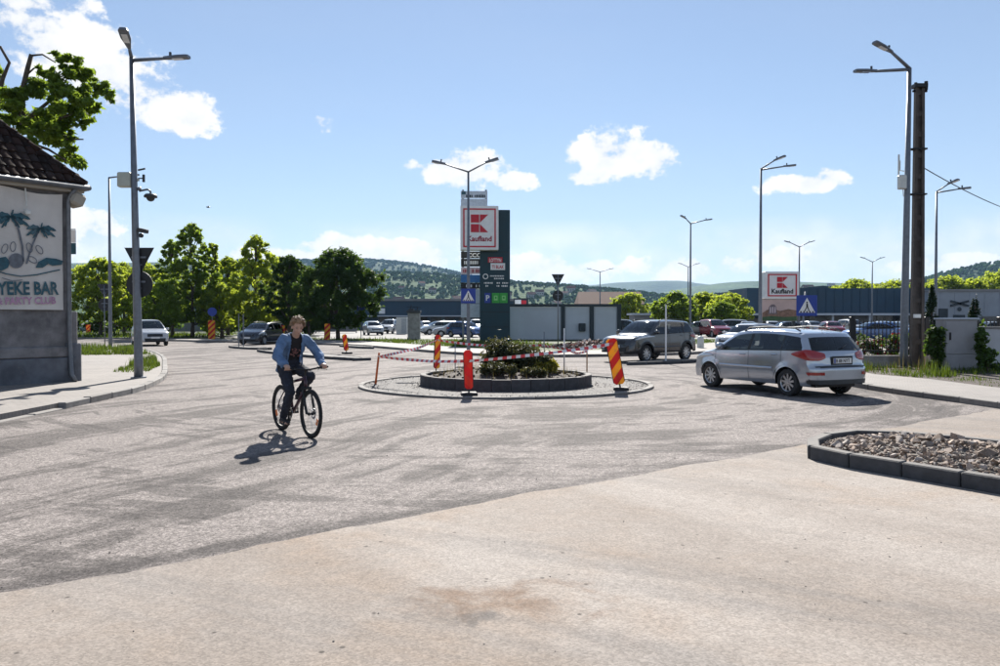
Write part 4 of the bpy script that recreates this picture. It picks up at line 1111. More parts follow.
text('banner_lettering', 'YEKE BAR', .44, M['teal_print'], banner, (BX(26), yb-.003, BZ(26, 294.5)), bold=.014, width=1.40, rot=(0, -.03, 0))
text('banner_lettering', '& PARTY CLUB', .24, M['pink_print'], banner, (BX(24), yb-.003, BZ(24, 304)), bold=.008, width=1.34, rot=(0, -.03, 0))
fl = MB(); fl.tube([(BX(24), -.10, 4.9), (BX(24), -.16, 4.45)], .018, 6); fl.box((BX(24.5), -.18, 4.30), (.13, .14, .12), bev=.02)
tag(fl.build('flood_light', M['white_plastic']), 'small white wall lamp hanging over the bar banner', 'lamp').parent = None
bpy.data.objects['flood_light'].location = (-11.0, 20.3, 0); bpy.data.objects['flood_light'].rotation_euler = (0, 0, R(52))
sg = thing('hanging_sign', 'small white and teal sign hanging past the corner of the bar', 'sign', (-11.55, 21.4, 0))
MB().box((0, 0, 3.93), (.20, .04, .34)).build('upper_panel', M['white_paint'], sg)
MB().box((0, 0, 3.60), (.20, .04, .30)).build('lower_panel', M['teal_print'], sg)
MB().tube([(-.6, 0, 4.12), (.1, 0, 4.12)], .012, 6).build('bracket', M['dark_metal'], sg)

# --- store buildings
def ribs(mb, xa, xb, y, za, zb, step, w=.06, d=.05):
    n_ = int((xb-xa)/step)
    for k in range(n_+1): mb.box((xa+k*step, y, (za+zb)/2), (w, d, zb-za))
Yh = 112.0
st = thing('store_building', 'long low store with blue grey cladding and white canopy line', 'building', (Xat(850, Yh), Yh, 0))
xl, xr = Xat(757, Yh)-st.location.x, Xat(938, Yh)-st.location.x; zt = Zat(290, Yh); zc = Zat(313.5, Yh)
MB().box(((xl+xr)/2, 10, zt/2-.03), (xr-xl, 20, zt+.06-.06)).build('wall', M['grey_wall'], st)
mb = MB().box(((xl+xr)/2, 9.9, (zt+zc)/2+.12), (xr-xl+.3, 20.6, zt-zc+.25)); ribs(mb, xl, xr, -.45, zc+.1, zt+.2, 1.2); mb.build('cladding', M['blue_clad'], st)
MB().box(((xl+xr)/2-1.5, -1.2, zc-.12), (xr-xl+7, 3.2, .28)).build('canopy', M['grey_clad'], st)
MB().box((Xat(756, Yh)-st.location.x, 4, Zat(288, Yh)/2+.9), (2.9, 9, Zat(288, Yh)-1.8)).build('tower', M['blue_clad'], st)
for px in (756, 790, 826, 862): MB().box((Xat(px, Yh)-st.location.x, -2.3, zc/2-.13), (.22, .22, zc-.26)).build('canopy_post', M['grey_clad'], st)
for px in (872, 880, 888, 896, 904): MB().box((Xat(px, Yh)-st.location.x, -.04, 1.25), (1.0, .1, 2.3)).build('window', M['window'], st)
for px in (775, 785, 797, 812, 830, 846): MB().box((Xat(px, Yh)-st.location.x, -.04, 1.35), (.9, .1, 1.4)).build('window', M['window'], st)
Yg = 106.0
hl = thing('pale_hall', 'pale grey flat roofed hall with dark crossed emblem', 'building', (Xat(985, Yg), Yg, 0))
hx0, hx1 = Xat(936, Yg)-hl.location.x, Xat(1075, Yg)-hl.location.x; ht = Zat(291, Yg)
mb = MB().box(((hx0+hx1)/2, 10, ht/2-.03), (hx1-hx0, 20, ht)); ribs(mb, hx0+.5, hx1-.5, -.01, .2, ht-.2, 2.0, .05, .05); mb.build('wall', mat('hall grey cladding', (.27, .30, .34), .6, var=.12, scale=.4), hl)
MB().box(((hx0+hx1)/2, 10, ht+.1), (hx1-hx0+.4, 20.4, .3)).build('parapet', M['grey_wall'], hl)
ex = Xat(959, Yg)-hl.location.x; ezz = Zat(303.5, Yg)
for s in (-1, 1): MB().box((ex, -.16, ezz), (2.5, .12, .28), (0, s*.26, 0)).build('emblem_bar', M['navy'], hl)
MB().ell((ex, -.15, ezz-.75), (.28, .08, .28)).build('emblem_knob', M['navy'], hl)
MB().box((ex, -.06, 1.1), (1.5, .14, 2.3)).build('door', M['navy'], hl)
MB().box((Xat(943, Yg)-hl.location.x, -.06, 1.6), (1.2, .14, 3.0)).build('door', M['navy'], hl)
MB().box((Xat(1000, Yg)-hl.location.x, -.06, 1.5), (5, .14, 1.1)).build('window', M['window'], hl)
Yb = 120.0
bl_ = thing('long_hall', 'long dark blue hall behind the parked cars', 'building', (Xat(430, Yb), Yb, 0))
bx0, bx1 = Xat(330, Yb)-bl_.location.x, Xat(524, Yb)-bl_.location.x; bt = Zat(300.5, Yb)
mb = MB().box(((bx0+bx1)/2, 8, bt/2-.03), (bx1-bx0, 16, bt)); ribs(mb, bx0, bx1, 0, 2.4, bt-.2, 1.5); mb.build('wall', M['blue_clad'], bl_)
MB().box(((bx0+bx1)/2, 8, bt+.1), (bx1-bx0+.4, 16.5, .35)).build('parapet', M['grey_wall'], bl_)
MB().box(((bx0+bx1)/2, -.6, Zat(316, Yb)), (bx1-bx0, 1.4, .16)).build('canopy', M['grey_clad'], bl_)
for px in (384, 399, 422, 436, 450, 464, 478): MB().box((Xat(px, Yb)-bl_.location.x, -.03, 1.05), (1.6, .1, 1.9)).build('window', M['window'], bl_)
MB().box((Xat(382, Yb)-bl_.location.x, -.05, Zat(311, Yb)), (.9, .12, .8)).build('poster', M['white_paint'], bl_)
Yk = 150.0
bk = thing('red_roof_barn', 'barn with long weathered red brown tiled roof', 'building', (Xat(611, Yk), Yk, 0))
kx = 66*Yk/792/2; ke = Zat(303, Yk); kr = Zat(291, Yk)
MB().box((0, 4, ke/2-.03), (kx*2-.6, 8, ke)).build('wall', M['grey_wall'], bk)
mb = MB(); mb.add([(-kx, -.6, ke-.2), (kx, -.6, ke-.2), (kx, 4, kr), (-kx*.93, 4, kr), (kx, 8.6, ke-.2), (-kx, 8.6, ke-.2)], [(0, 1, 2, 3), (3, 2, 4, 5), (0, 3, 5), (1, 4, 2), (0, 5, 4, 1)])
mb.build('roof', M['house_roof'], bk)
sh = thing('flat_shed', 'low grey flat shed beside the round car park tree', 'building', (Xat(650, 105.0), 105.0, 0))
MB().box((0, 2, 1.1), (4.2, 4, 2.3)).build('wall', M['grey_wall'], sh); MB().box((0, 2, 2.35), (4.8, 4.6, .25)).build('roof', M['grey_clad'], sh)
ih = thing('industrial_hall', 'far industrial hall with stepped grey roof behind the store', 'building', (Xat(822, 185.0), 185.0, 0))
MB().box((0, 5, 4.1), (15, 10, 8.4)).build('wall', M['grey_wall'], ih); MB().prism([(-7.6, 8.3), (7.6, 8.3), (7.6, 8.7), (0, 9.5), (-7.6, 8.7)], -.4, 10.4, 'xz').build('roof', M['blue_clad'], ih)
MB().box((2.5, 1, 9.4), (1.4, 1.4, 1.4)).build('roof_vent', M['grey_clad'], ih)

# --- white site container
Yc = 60.0
ct = thing('site_container', 'long white site container with dark posts beside the store pylon', 'container', (Xat(565, Yc), Yc, .08))
def cx_(px): return Xat(px, Yc)-ct.location.x
for (a_, b) in ((508, 561), (565, 589.5), (594, 617.5)):
    mb = MB().box(((cx_(a_)+cx_(b))/2, .05, 1.28), (cx_(b)-cx_(a_), .06, 2.42)); ribs(mb, cx_(a_)+.12, cx_(b)-.1, .01, .1, 2.45, .22, .05, .02); mb.build('panel', M['grey_clad'], ct)
for px in (507, 563, 591.8, 619): MB().box((cx_(px), .0, 1.30), (.30, .22, 2.6)).build('post', M['navy'], ct)
MB().box((cx_(563), .02, 2.66), (cx_(619)-cx_(507)+.35, .3, .2)).build('top_rail', M['navy'], ct)
MB().box((cx_(563), 1.4, 1.30), (cx_(619)-cx_(507)-.1, 2.4, 2.5)).build('body', M['grey_clad'], ct)
MB().box((cx_(582), -.12, 1.0), (.5, .3, .6), bev=.03).build('meter_box', M['navy'], ct)
rs2 = thing('red_sign_box', 'small dark sign box with red and white front above the white container', 'sign', (Xat(521, 64.0), 64.0, 0))
MB().box((0, 0, 3.0), (1.2, .4, .75)).build('box', M['navy'], rs2); MB().box((-.25, -.21, 3.0), (.5, .04, .5)).build('panel', M['white_print'], rs2); MB().box((.22, -.21, 3.0), (.4, .05, .4)).build('panel', M['red_print'], rs2)
for s in (-1, 1): MB().box((s*.45, .05, 1.32), (.1, .1, 2.6)).build('post', M['navy'], rs2)

# ================================================================== store signs
def k_mark(parent, cx, cz, h, y, m):
    """the store's K mark: two squares and two wedges"""
    u = h/2; g_ = h*.045
    for (poly) in ([(-u*.98, g_), (-g_*.4, g_), (-g_*.4, u), (-u*.98, u)], [(-u*.98, -g_), (-g_*.4, -g_), (-g_*.4, -u), (-u*.98, -u)],
                   [(g_*.6, u), (u*.98, u), (g_*.6, g_)], [(g_*.6, -u), (u*.98, -u), (g_*.6, -g_)]):
        mb = MB(); mb.prism([(cx+a_, cz+b) for a_, b in poly], y, y-.02, 'xz'); mb.build('logo_mark', m, parent)
def logo_box(root, x0_, x1_, z0_, z1_, y, depth, m_txt):
    w, h = x1_-x0_, z1_-z0_; cx, cz = (x0_+x1_)/2, (z0_+z1_)/2
    b_ = MB().box((cx, y+depth/2, cz), (w, depth, h), bev=.03).build('logo_box', M['white_paint'], root)
    i_ = .09*w; t_ = .035*w
    for (c, d) in (((cx, y-.012, z1_-i_), (w-2*i_+t_, .03, t_)), ((cx, y-.012, z0_+i_), (w-2*i_+t_, .03, t_)), ((x0_+i_, y-.012, cz), (t_, .03, h-2*i_-t_)), ((x1_-i_, y-.012, cz), (t_, .03, h-2*i_-t_))):
        MB().box(c, d).build('frame_line', M['red_print'], b_)
    k_mark(b_, cx, cz+h*.10, h*.40, y-.006, M['red_print'])
    text('store_name', 'Kaufland', w*.19, m_txt, b_, (cx, y-.012, cz-h*.30), width=w*.64, bold=.006*w)
    return b_
Yp = 57.0
py_ = thing('store_pylon', 'tall petrol blue store pylon with a white logo box on top', 'sign', (Xat(495, Yp), Yp, .08), R(3))
def pxp(px): return Xat(px, Yp)-Xat(495, Yp)
hp = Zat(210, Yp)-.08
MB().box((0, .25, hp/2), (pxp(510)-pxp(480), .55, hp), bev=.03).build('column', M['pylon'], py_)
for yy in (252, 312, 327): MB().box((0, -.03, Zat(yy, Yp)-.08), (pxp(510)-pxp(480)-.06, .02, .025)).build('panel_joint', M['black'], py_)
logo_box(py_, pxp(460.5), pxp(498), Zat(251, Yp)-.08, Zat(207.5, Yp)-.08, -.75, .9, M['dark_red'])
def plate(x0_, x1_, ya, yb_, m, y=-.04, name='price_panel'): return MB().box(((pxp(x0_)+pxp(x1_))/2, y, (Zat(ya, Yp)+Zat(yb_, Yp))/2-.08), (pxp(x1_)-pxp(x0_), .05, Zat(ya, Yp)-Zat(yb_, Yp))).build(name, m, py_)
plate(488, 502.5, 257.3, 262.6, M['red_print'])
plate(490.5, 505, 263.2, 270, M['white_print'], -.045)
text('price_lettering', 'LOTTYN', .36, M['white_print'], py_, (pxp(495.2), -.072, Zat(262.0, Yp)-.08), width=.85, bold=.008)
text('price_lettering', 'TI BLAK', .34, M['red_print'], py_, (pxp(497.8), -.078, Zat(268.6, Yp)-.08), width=.86, bold=.008)
MB().lathe([(.14, 0), (.20, 0), (.20, .03), (.14, .03)], 20, axis='y', close=True).build('clock_icon', M['white_print'], py_, loc=(pxp(485.5), -.06, Zat(276.5, Yp)-.08))
rr_ = random.Random(14)
def bars(x0_, x1_, yc, hh, root=py_, fx=pxp, Y=Yp, y=-.045, zo=-.08, m=None):
    mb = MB(); x = fx(x0_); e = fx(x1_)
    while x < e:
        w = rr_.uniform(.06, .13); 
        if rr_.random() < .86:
            hb_ = hh*rr_.uniform(.75, 1); mb.box((x+w/2, y, Zat(yc, Y)+zo), (w*.8, .02, hb_))
        x += w+.02
    return tag(mb.build('small_print', m or M['white_print'], root), kind='stuff')
bars(490, 507, 276, .10); bars(494, 504, 278.6, .10); bars(484, 492.5, 283, .12); bars(496.5, 507.5, 283, .12); bars(484, 488.5, 286, .12); bars(496.5, 507.5, 286, .12)
plate(484.5, 490.5, 293, 303, M['blue_sign'], name='icon_panel'); plate(492, 499.5, 293, 303, M['green_print'], name='icon_panel'); plate(500, 507.5, 293, 303, M['green_print'], name='icon_panel')
text('icon_letter', 'P', .55, M['white_print'], py_, (pxp(487.5), -.08, Zat(300.5, Yp)-.08), bold=.01)
for px in (495.7, 503.7):
    mb = MB().box((pxp(px), -.08, Zat(298, Yp)-.08), (.26, .02, .34)); mb.build('icon_glyph', mat('pale green print', (.25, .6, .22), .5), py_)
    MB().box((pxp(px), -.095, Zat(298, Yp)-.06), (.12, .01, .16)).build('icon_glyph', M['green_print'], py_)
Yt = 58.6
tw = thing('tenant_sign_tower', 'tower of stacked shop sign boards on two posts behind the pylon', 'sign', (Xat(474.5, Yt), Yt, .08))
def pxt(px): return Xat(px, Yt)-tw.location.x
for px in (463, 486): MB().box((pxt(px), .12, Zat(191, Yt)/2), (.14, .14, Zat(191, Yt))).build('post', M['galv'], tw)
M['b_blue'] = mat('bright blue board', (.03, .16, .42), .5); M['b_pale'] = mat('pale pink board', (.62, .52, .56), .5); M['b_grey'] = mat('pale board', (.48, .53, .60), .5)
for (ya, yb2, m, nm) in ((191.5, 198.5, 'b_grey', 'sign_board'), (199.2, 206.5, 'b_grey', 'sign_board'), (251.5, 258.3, 'black', 'sign_board'), (258.8, 266.6, 'black', 'sign_board'),
                         (267.2, 274.2, 'b_pale', 'sign_board'), (274.8, 282.5, 'b_blue', 'sign_board'), (283, 288.6, 'black', 'sign_board'), (289.2, 303.3, 'b_grey', 'sign_board'), (303.9, 317.5, 'b_grey', 'sign_board')):
    MB().box(((pxt(461)+pxt(487.5))/2, 0, (Zat(ya, Yt)+Zat(yb2, Yt))/2-.08), (pxt(487.5)-pxt(461), .12, Zat(ya, Yt)-Zat(yb2, Yt))).build(nm, M[m], tw)
text('board_lettering', 'CCC', .42, M['white_print'], tw, (pxt(474.3), -.075, Zat(257.2, Yt)-.08), width=.98, bold=.012)
bars(464, 478.5, 262.7, .30, tw, pxt, Yt, -.075); bars(463, 479, 271, .26, tw, pxt, Yt, -.075, m=M['dark_red']); bars(466, 479, 286, .2, tw, pxt, Yt, -.075); bars(466, 485, 196.5, .2, tw, pxt, Yt, -.075, m=M['navy'])
MB().box((pxt(463.8), -.075, Zat(194.5, Yt)), (.3, .02, .22)).build('board_emblem', M['teal_print'], tw)
Yr = 48.0
r2s = thing('store_sign', 'white store logo box above a landscape picture board', 'sign', (Xat(779, Yr), Yr, .08))
def pxr(px): return Xat(px, Yr)-r2s.location.x
logo_box(r2s, pxr(762.5), pxr(796), Zat(299, Yr)-.08, Zat(272, Yr)-.08, -.5, .7, M['black'])
for px in (765, 794): MB().box((pxr(px), .1, Zat(290, Yr)/2), (.16, .16, Zat(290, Yr)+.1)).build('post', M['navy'], r2s)
pb = MB().box((pxr(777.5), -.30, (Zat(299.6, Yr)+Zat(321, Yr))/2-.08), (pxr(795)-pxr(760), .14, Zat(299.6, Yr)-Zat(321, Yr))).build('picture_board', mat('dusk sky print', (.52, .39, .36), .5, var=.12, scale=1.2), r2s)
def ppoly(pts, m, k=0): return MB().prism([(pxr(a_), Zat(b, Yr)-.08) for a_, b in pts], -.385-.006*k, -.37, 'xz').build('picture_print', m, pb)
ppoly([(760.4, 313), (765, 310), (770, 308.5), (778, 311), (786, 309), (794.6, 310.5), (794.6, 320.8), (760.4, 320.8)], mat('brown hill print', (.22, .13, .09), .6, var=.3, scale=5))
ppoly([(760.4, 317), (770, 316), (782, 317), (794.6, 316.4), (794.6, 320.8), (760.4, 320.8)], mat('green field print', (.045, .10, .04), .6, var=.3, scale=5), 1)
ppoly([(766, 314), (767, 307), (769.5, 304.5), (772, 304.5), (774, 307), (775, 314)], mat('grey tower print', (.16, .13, .14), .6, var=.3, scale=8), 2)
for a_ in (768.2, 770.5, 772.8): ppoly([(a_-.5, 313), (a_-.5, 307), (a_+.5, 307), (a_+.5, 313)], M['b_pale'], 3)

# ================================================================== street furniture
def led_head(parent, p, d, L=.62, m=None):
    """flat road lamp head at p, pointing along d"""
    d = Vector(d).normalized(); q = d.to_track_quat('X', 'Z').to_matrix()
    prof = [(-.05, .035), (.0, .05), (.18, .09), (.34, .13), (L-.06, .13), (L, .10)]
    vs = []; fs = []
    for (x, w) in prof:
        for (yy, zz) in ((-w, -.01), (-w*.8, .05), (w*.8, .05), (w, -.01), (w*.7, -.03), (-w*.7, -.03)): vs.append(q @ Vector((x, yy, zz)) + Vector(p))
    for i in range(len(prof)-1):
        for k in range(6): fs.append((i*6+k, i*6+(k+1) % 6, (i+1)*6+(k+1) % 6, (i+1)*6+k))
    fs.append(tuple(range(6))[::-1]); fs.append(tuple((len(prof)-1)*6+k for k in range(6)))
    h = MB().add(vs, fs).build('lamp_head', m or M['galv'], parent)
    mb = MB(); mb.box(q @ Vector((.36, 0, -.036)) + Vector(p), (.3, .15, .014), q); mb.build('lens', M['lens_clear'], h)
    mb = MB(); mb.box(q @ Vector((.14, 0, .10)) + Vector(p), (.05, .05, .12), q); mb.build('sensor', M['dark_metal'], h)
    return h
def lamp(label, X, Y, H, arms, r=.07, base=0.0, lean=0.0, group='street lamps', heads=True, kind='street_lamp'):
    t = thing(kind, label, 'street lamp', (X, Y, base), 0, group)
    MB().tube([(0, 0, -.06), (0, 0, .5), (lean*.5, 0, H*.5), (lean, 0, H)], [r*1.25, r*1.2, r*.95, r*.62], 12).build('pole', M['galv'], t, smooth=True)
    MB().tube([(0, 0, -.03), (0, 0, .05)], r*2.1, 12).build('base_plate', M['galv'], t)
    MB().box((0, -r*1.2, 1.0), (r*1.1, .015, .38)).build('hatch', M['galv'], t)
    for (dx, dy, dz, z0) in arms:
        s = Vector((lean, 0, H+z0)); e = s+Vector((dx, dy, dz)); d = e-s
        MB().tube([s-d.normalized()*.03, s+d*.5, e], [r*.55, r*.5, r*.42], 8).build('arm', M['galv'], t, smooth=True)
        if heads: led_head(t, e, Vector((dx, dy, dz*.55)), max(.5, r*7))
    return t
def panel_sign_back(t, shape, y, z, s):
    if shape == 'tri': poly = [(-s/2, z+s*.43), (s/2, z+s*.43), (.04, z-s*.43), (-.04, z-s*.43)]
    else: poly = [(s/2*math.cos(2*math.pi*k/24), z+s/2*math.sin(2*math.pi*k/24)) for k in range(24)]
    o = MB().prism(poly, y, y+.025, 'xz').build('sign_plate', M['sign_back'], t)
    f = MB(); cx = [(p[0]*.93, z+(p[1]-z)*.93) for p in poly]; f.prism(cx, y+.027, y+.030, 'xz'); f.build('sign_face', M['white_paint'] if shape == 'tri' else M['blue_sign'], o)
    mb = MB(); mb.box((0, y-.03, z+.1*s), (s*.5, .03, .05)); mb.box((0, y-.03, z-.15*s), (s*.2, .03, .05)); mb.build('clamp', M['galv'], o)
# near lamp at the bar corner
L1 = lamp('tall grey lamp post carrying cameras and two road signs near the bar', -9.78, 21.4, 8.62, [(.95, -.1, .02, -.06), (.04, -.22, .20, 0)], .095, .09, -.12)
panel_sign_back(L1, 'tri', .09, 3.20, .80); panel_sign_back(L1, 'round', .09, 2.55, .72)
mb = MB(); mb.box((-.33, .02, 5.36), (.36, .22, .40), bev=.03); mb.box((-.08, .02, 5.36), (.25, .06, .06)); mb.build('equipment_box', M['cream_box'], L1)
mb = MB(); mb.tube([(0, 0, 5.12), (.10, 0, 5.12)], .05, 8); mb.tube([(.06, 0, 5.06), (.30, -.03, 5.10), (.38, -.04, 5.04), (.38, -.04, 4.96)], .028, 8); mb.build('camera_bracket', M['galv'], L1, smooth=True)
mb = MB(); mb.lathe([(.0, .05), (.13, .04), (.17, .0), (.17, -.05), (.12, -.06)], 16); mb.ell((0, 0, -.06), (.11, .11, .10)); mb.build('dome_camera', M['dark_metal'], L1, smooth=True, loc=(.38, -.04, 4.93))
mb = MB(); mb.tube([(.03, 0, 3.98), (.14, -.03, 3.96)], .03, 6); mb.box((.20, -.12, 3.98), (.34, .12, .11), (0, .2, -.4), bev=.02); mb.box((.12, -.05, 3.86), (.12, .1, .12), bev=.03); mb.build('bullet_camera', M['dark_metal'], L1)
MB().tube([(.03, 0, 5.62), (.22, 0, 5.66)], .025, 6).build('antenna', M['dark_metal'], L1)
mb = MB(); mb.tube([(.03, 0, 5.40), (.18, 0, 5.40)], .018, 6); mb.tube([(.18, 0, 5.30), (.18, 0, 5.50)], .035, 6); mb.build('antenna', M['dark_metal'], L1)
lamp('thin grey lamp post with a single short arm behind the bar corner', -22.1, 44.9, 9.6, [(1.1, 0, .12, 0)], .085, .09)
L2 = lamp('tall grey lamp post with a white radio box beside the concrete pole', 13.22, 25.9, 9.75, [(-.72, -.25, .45, 0), (-1.2, -.2, -.12, -.03)], .105, .10, .10)
mb = MB(); mb.box((-.14, -.06, 6.05), (.24, .2, .46), bev=.03); mb.build('radio_box', M['white_plastic'], L2)
mb = MB(); mb.tube([(-.05, 0, 6.42), (-.20, -.04, 6.44), (-.20, -.04, 6.75)], .018, 6); mb.build('antenna_bracket', M['white_plastic'], L2)
MB().tube([(-.24, -.04, 6.3), (-.24, -.04, 6.95)], .028, 6).build('antenna', M['white_plastic'], L2); MB().tube([(-.10, -.04, 5.85), (-.06, 0, 5.6)], .012, 6).build('cable', M['white_plastic'], L2)
T1 = lamp('twin armed grey lamp post with a crossing sign behind the roundabout', -1.26, 31.6, 7.55, [(-.95, -.1, .30, 0), (.72, -.1, .36, 0)], .062, .0)
def crossing_sign(t, z, s, y):
    b_ = MB().box((0, y, z), (s, .03, s), bev=.01).build('crossing_sign', M['blue_sign'], t)
    MB().prism([(-s*.40, z-s*.34), (s*.40, z-s*.34), (0, z+s*.38)], y-.02, y-.016, 'xz').build('white_triangle', M['white_print'], b_)
    mb = MB(); 
    mb.prism([(-s*.035, z-s*.06), (s*.05, z-s*.06), (s*.04, z+s*.10), (-s*.03, z+s*.10)], y-.026, y-.022, 'xz')
    mb.prism([(-s*.03, z-s*.06), (s*.02, z-s*.06), (-s*.09, z-s*.27), (-s*.14, z-s*.27)], y-.0262, y-.0222, 'xz')
    mb.prism([(0, z-s*.06), (s*.05, z-s*.06), (s*.13, z-s*.27), (s*.08, z-s*.27)], y-.0264, y-.0224, 'xz')
    mb.prism([(s*.04*math.cos(k), z+s*.15+s*.04*math.sin(k)) for k in [i*.7 for i in range(9)]], y-.026, y-.022, 'xz')
    mb.build('walking_figure', M['black'], b_)
    mb = MB()
    for k in range(-2, 3): mb.box((k*s*.145, y-.021, z-s*.30), (s*.07, .012, s*.07))
    tag(mb.build('zebra_stripe', M['black'], b_), kind='stuff')
crossing_sign(T1, Zat(296, 31.6), .58, -.10)
CS = thing('crossing_sign_post', 'blue pedestrian crossing sign on a thin grey post behind the silver car', 'sign', (9.95, 26.0, .1))
MB().tube([(-.10, 0, -.05), (.08, 0, 2.5)], .03, 10).build('pole', M['galv'], CS, smooth=True)
crossing_sign(CS, 2.04, .68, -.05)
for o in CS.children:
    if o.name.startswith('crossing_sign'): o.location.x = .10
lamp('tall grey lamp post beside the right store sign', 13.8, 42.0, 9.55, [(.55, -.5, .35, 0), (1.15, -.2, .14, -.05)], .085, .09)
lamp('grey lamp post rising behind the white wall', 20.9, 38.0, 7.75, [(.28, -.5, .28, 0), (.95, -.2, .14, -.05)], .07, .05)
lamp('twin armed lamp post at the round car park tree', 14.9, 62.0, 9.1, [(-.45, -.3, .35, 0), (1.05, -.1, .25, 0)], .085, .05)
for (px, Y, yy, a0, a1, lab) in ((600, 130, 272, -1.5, 1.5, 'far twin armed lamp above the red roofed barn'), (799, 85, 247, -1.0, .9, 'twin armed car park lamp behind the right store sign'),
                                 (872, 105, 262, -1.0, .9, 'twin armed car park lamp in front of the store'), (688, 130, 267, -1.0, 1.2, 'far twin armed lamp low behind the round car park tree')):
    lamp(lab, Xat(px, Y), Y, Zat(yy, Y), [(a0, -.1, .45, 0), (a1, -.1, .45, 0)], .10, 0)
# round island of signposts
def back_sign(label, X, Y, ztri, s, base=.08, zr=None):
    t = thing('road_sign', label, 'sign', (X, Y, base), 0, 'road signs seen from behind')
    MB().tube([(0, 0, -.06), (0, 0, ztri+.35*s)], .032, 8).build('pole', M['galv'], t, smooth=True)
    panel_sign_back(t, 'tri', .05, ztri, s)
    if zr: panel_sign_back(t, 'round', .05, zr, s*.85)
back_sign('back of a triangular and a round sign in front of the white container', Xat(558, 48), 48.0, Zat(281, 48), .78, .08, Zat(297, 48))
back_sign('back of a triangular road sign beside the thin back lamp post', Xat(104.5, 48), 48.0, Zat(292, 48), .95, .08, Zat(306, 48))
bs = thing('bus_stop_sign', 'blue and white bus stop sign on a grey pole under the dark tree', 'sign', (Xat(361, 62), 62.0, .08))
MB().tube([(0, 0, -.06), (0, 0, 2.9)], .035, 8).build('pole', M['galv'], bs)
MB().box((0, -.04, 2.62), (.58, .04, .72), bev=.01).build('sign_plate', M['blue_sign'], bs); MB().box((0, -.066, 2.75), (.44, .012, .34)).build('white_field', M['white_print'], bs)
mb = MB(); mb.box((0, -.076, 2.76), (.26, .008, .10)); mb.box((-.08, -.076, 2.68), (.06, .008, .05)); mb.box((.08, -.076, 2.68), (.06, .008, .05)); mb.build('bus_symbol', M['navy'], bs)
sp = thing('bare_signpost', 'pair of thin bare grey signposts on the short traffic island', 'post', (Xat(241.5, 46.0), 46.0, .1))
for dx in (-.16, .10): MB().tube([(dx, 0, -.05), (dx, 0, 1.9)], .03, 8).build('pole', M['galv'], sp)
wp = tag(MB().tube([(0, 0, -.05), (0, 0, 2.15)], [.035, .03], 8).build('white_post', M['white_paint'], loc=(6.35, 30.3, .1)), 'thin white post on the traffic island in front of the grey SUV', 'post')
for k, X in enumerate((10.7, 12.15)):
    Y = 43.5+k*1.4
    mb = MB(); mb.lathe([(.19, -.05), (.19, .45), (.17, .58), (.10, .66), (0, .68)], 16)
    tag(mb.build('bollard', M['white_plastic'], smooth=True, angle=40, loc=(X*1.03, Y, .10)), ['pale round bollard beside the back of the grey SUV', 'pale round bollard beside the white car bonnet'][k], 'bollard', 'bollards on the far pavement')
cc_ = thing('concrete_column', 'square concrete stump with rusty cap and weeds on top', 'column', (Xat(414, 62), 62.0, .05))
mb = MB().box((0, 0, 1.05), (.92, .8, 2.2), bev=.03); mb.build('shaft', M['concrete'], cc_)
mb = MB().box((0, 0, 2.22), (1.06, .95, .2), bev=.02); mb.box((-.2, 0, 2.38), (.4, .3, .16)); mb.build('cap', M['dark_metal'], cc_)
mb = MB(); mb.tube([(-.3, 0, 2.3), (-.2, 0, 2.75)], .03, 6); mb.tube([(.25, 0, 2.3), (.3, 0, 2.6)], .03, 6); mb.tube([(-.6, 0, 2.62), (.55, .1, 2.55)], .025, 6); mb.build('bars', M['iron'], cc_)
ub = thing('utility_cabinet', 'tall white metal cabinet between the parked cars', 'cabinet', (Xat(402, 88), 88.0, .0))
MB().box((0, 0, .95), (1.2, .7, 1.9), bev=.03).build('body', M['white_plastic'], ub); MB().box((.25, -.36, .95), (.55, .02, 1.6)).build('door', mat('light grey door', (.42, .45, .46), .5), ub)

# --- iron fence, base wall, cabinet, wall, concrete pole
Yf = 26.75
ibw = thing('iron_fence', 'black iron picket fence on a low concrete base', 'fence', (11.9, Yf, .08))
pk = MB().box((0, 0, .98), (.022, .022, 1.05)); pk.add([(-.02, -.02, 1.5), (.02, -.02, 1.5), (.02, .02, 1.5), (-.02, .02, 1.5), (0, 0, 1.62)], [(0, 1, 4), (1, 2, 4), (2, 3, 4), (3, 0, 4), (3, 2, 1, 0)])
pme = pk.mesh('picket', [M['iron']])
for k in range(38): link('picket', pme, ibw, (.12+k*.13, 0, 0))
for z in (.55, 1.35): MB().box((2.5, 0, z), (5.1, .035, .045)).build('rail', M['iron'], ibw)
for X in (0, 2.5, 5.0): MB().box((X, 0, .82), (.16, .16, 1.75), bev=.015).build('post', M['iron'], ibw)
MB().box((2.5, -.02, .18), (5.3, .26, .42), bev=.02).build('base_wall', M['concrete'], ibw)
cab = thing('street_cabinet', 'big weathered pale grey street cabinet with black handle', 'cabinet', (14.55, 25.0, .08))
MB().box((0, .25, .80), (1.04, .55, 1.62), bev=.02).build('body', M['white_plastic'] if False else mat('weathered cabinet concrete', (.33, .32, .325), .8, var=.12, scale=2, dirt=((.22, .2, .19), .6)), cab)
MB().box((0, .25, 1.63), (1.12, .64, .06), bev=.015).build('lid', M['grey_clad'], cab)
for (z, h) in ((1.03, 1.02), (.28, .42)): MB().box((-.02, -.035, z), (.94, .03, h), bev=.008).build('door', mat('cabinet door grey', (.36, .35, .36), .75, var=.1, scale=2, dirt=((.24, .22, .2), .5)), cab)
MB().box((-.36, -.06, 1.08), (.05, .04, .24), bev=.008).build('handle', M['black'], cab)
wl_ = thing('white_wall', 'white rendered garden wall right of the grey cabinet', 'wall', (17.6, 25.3, .05))
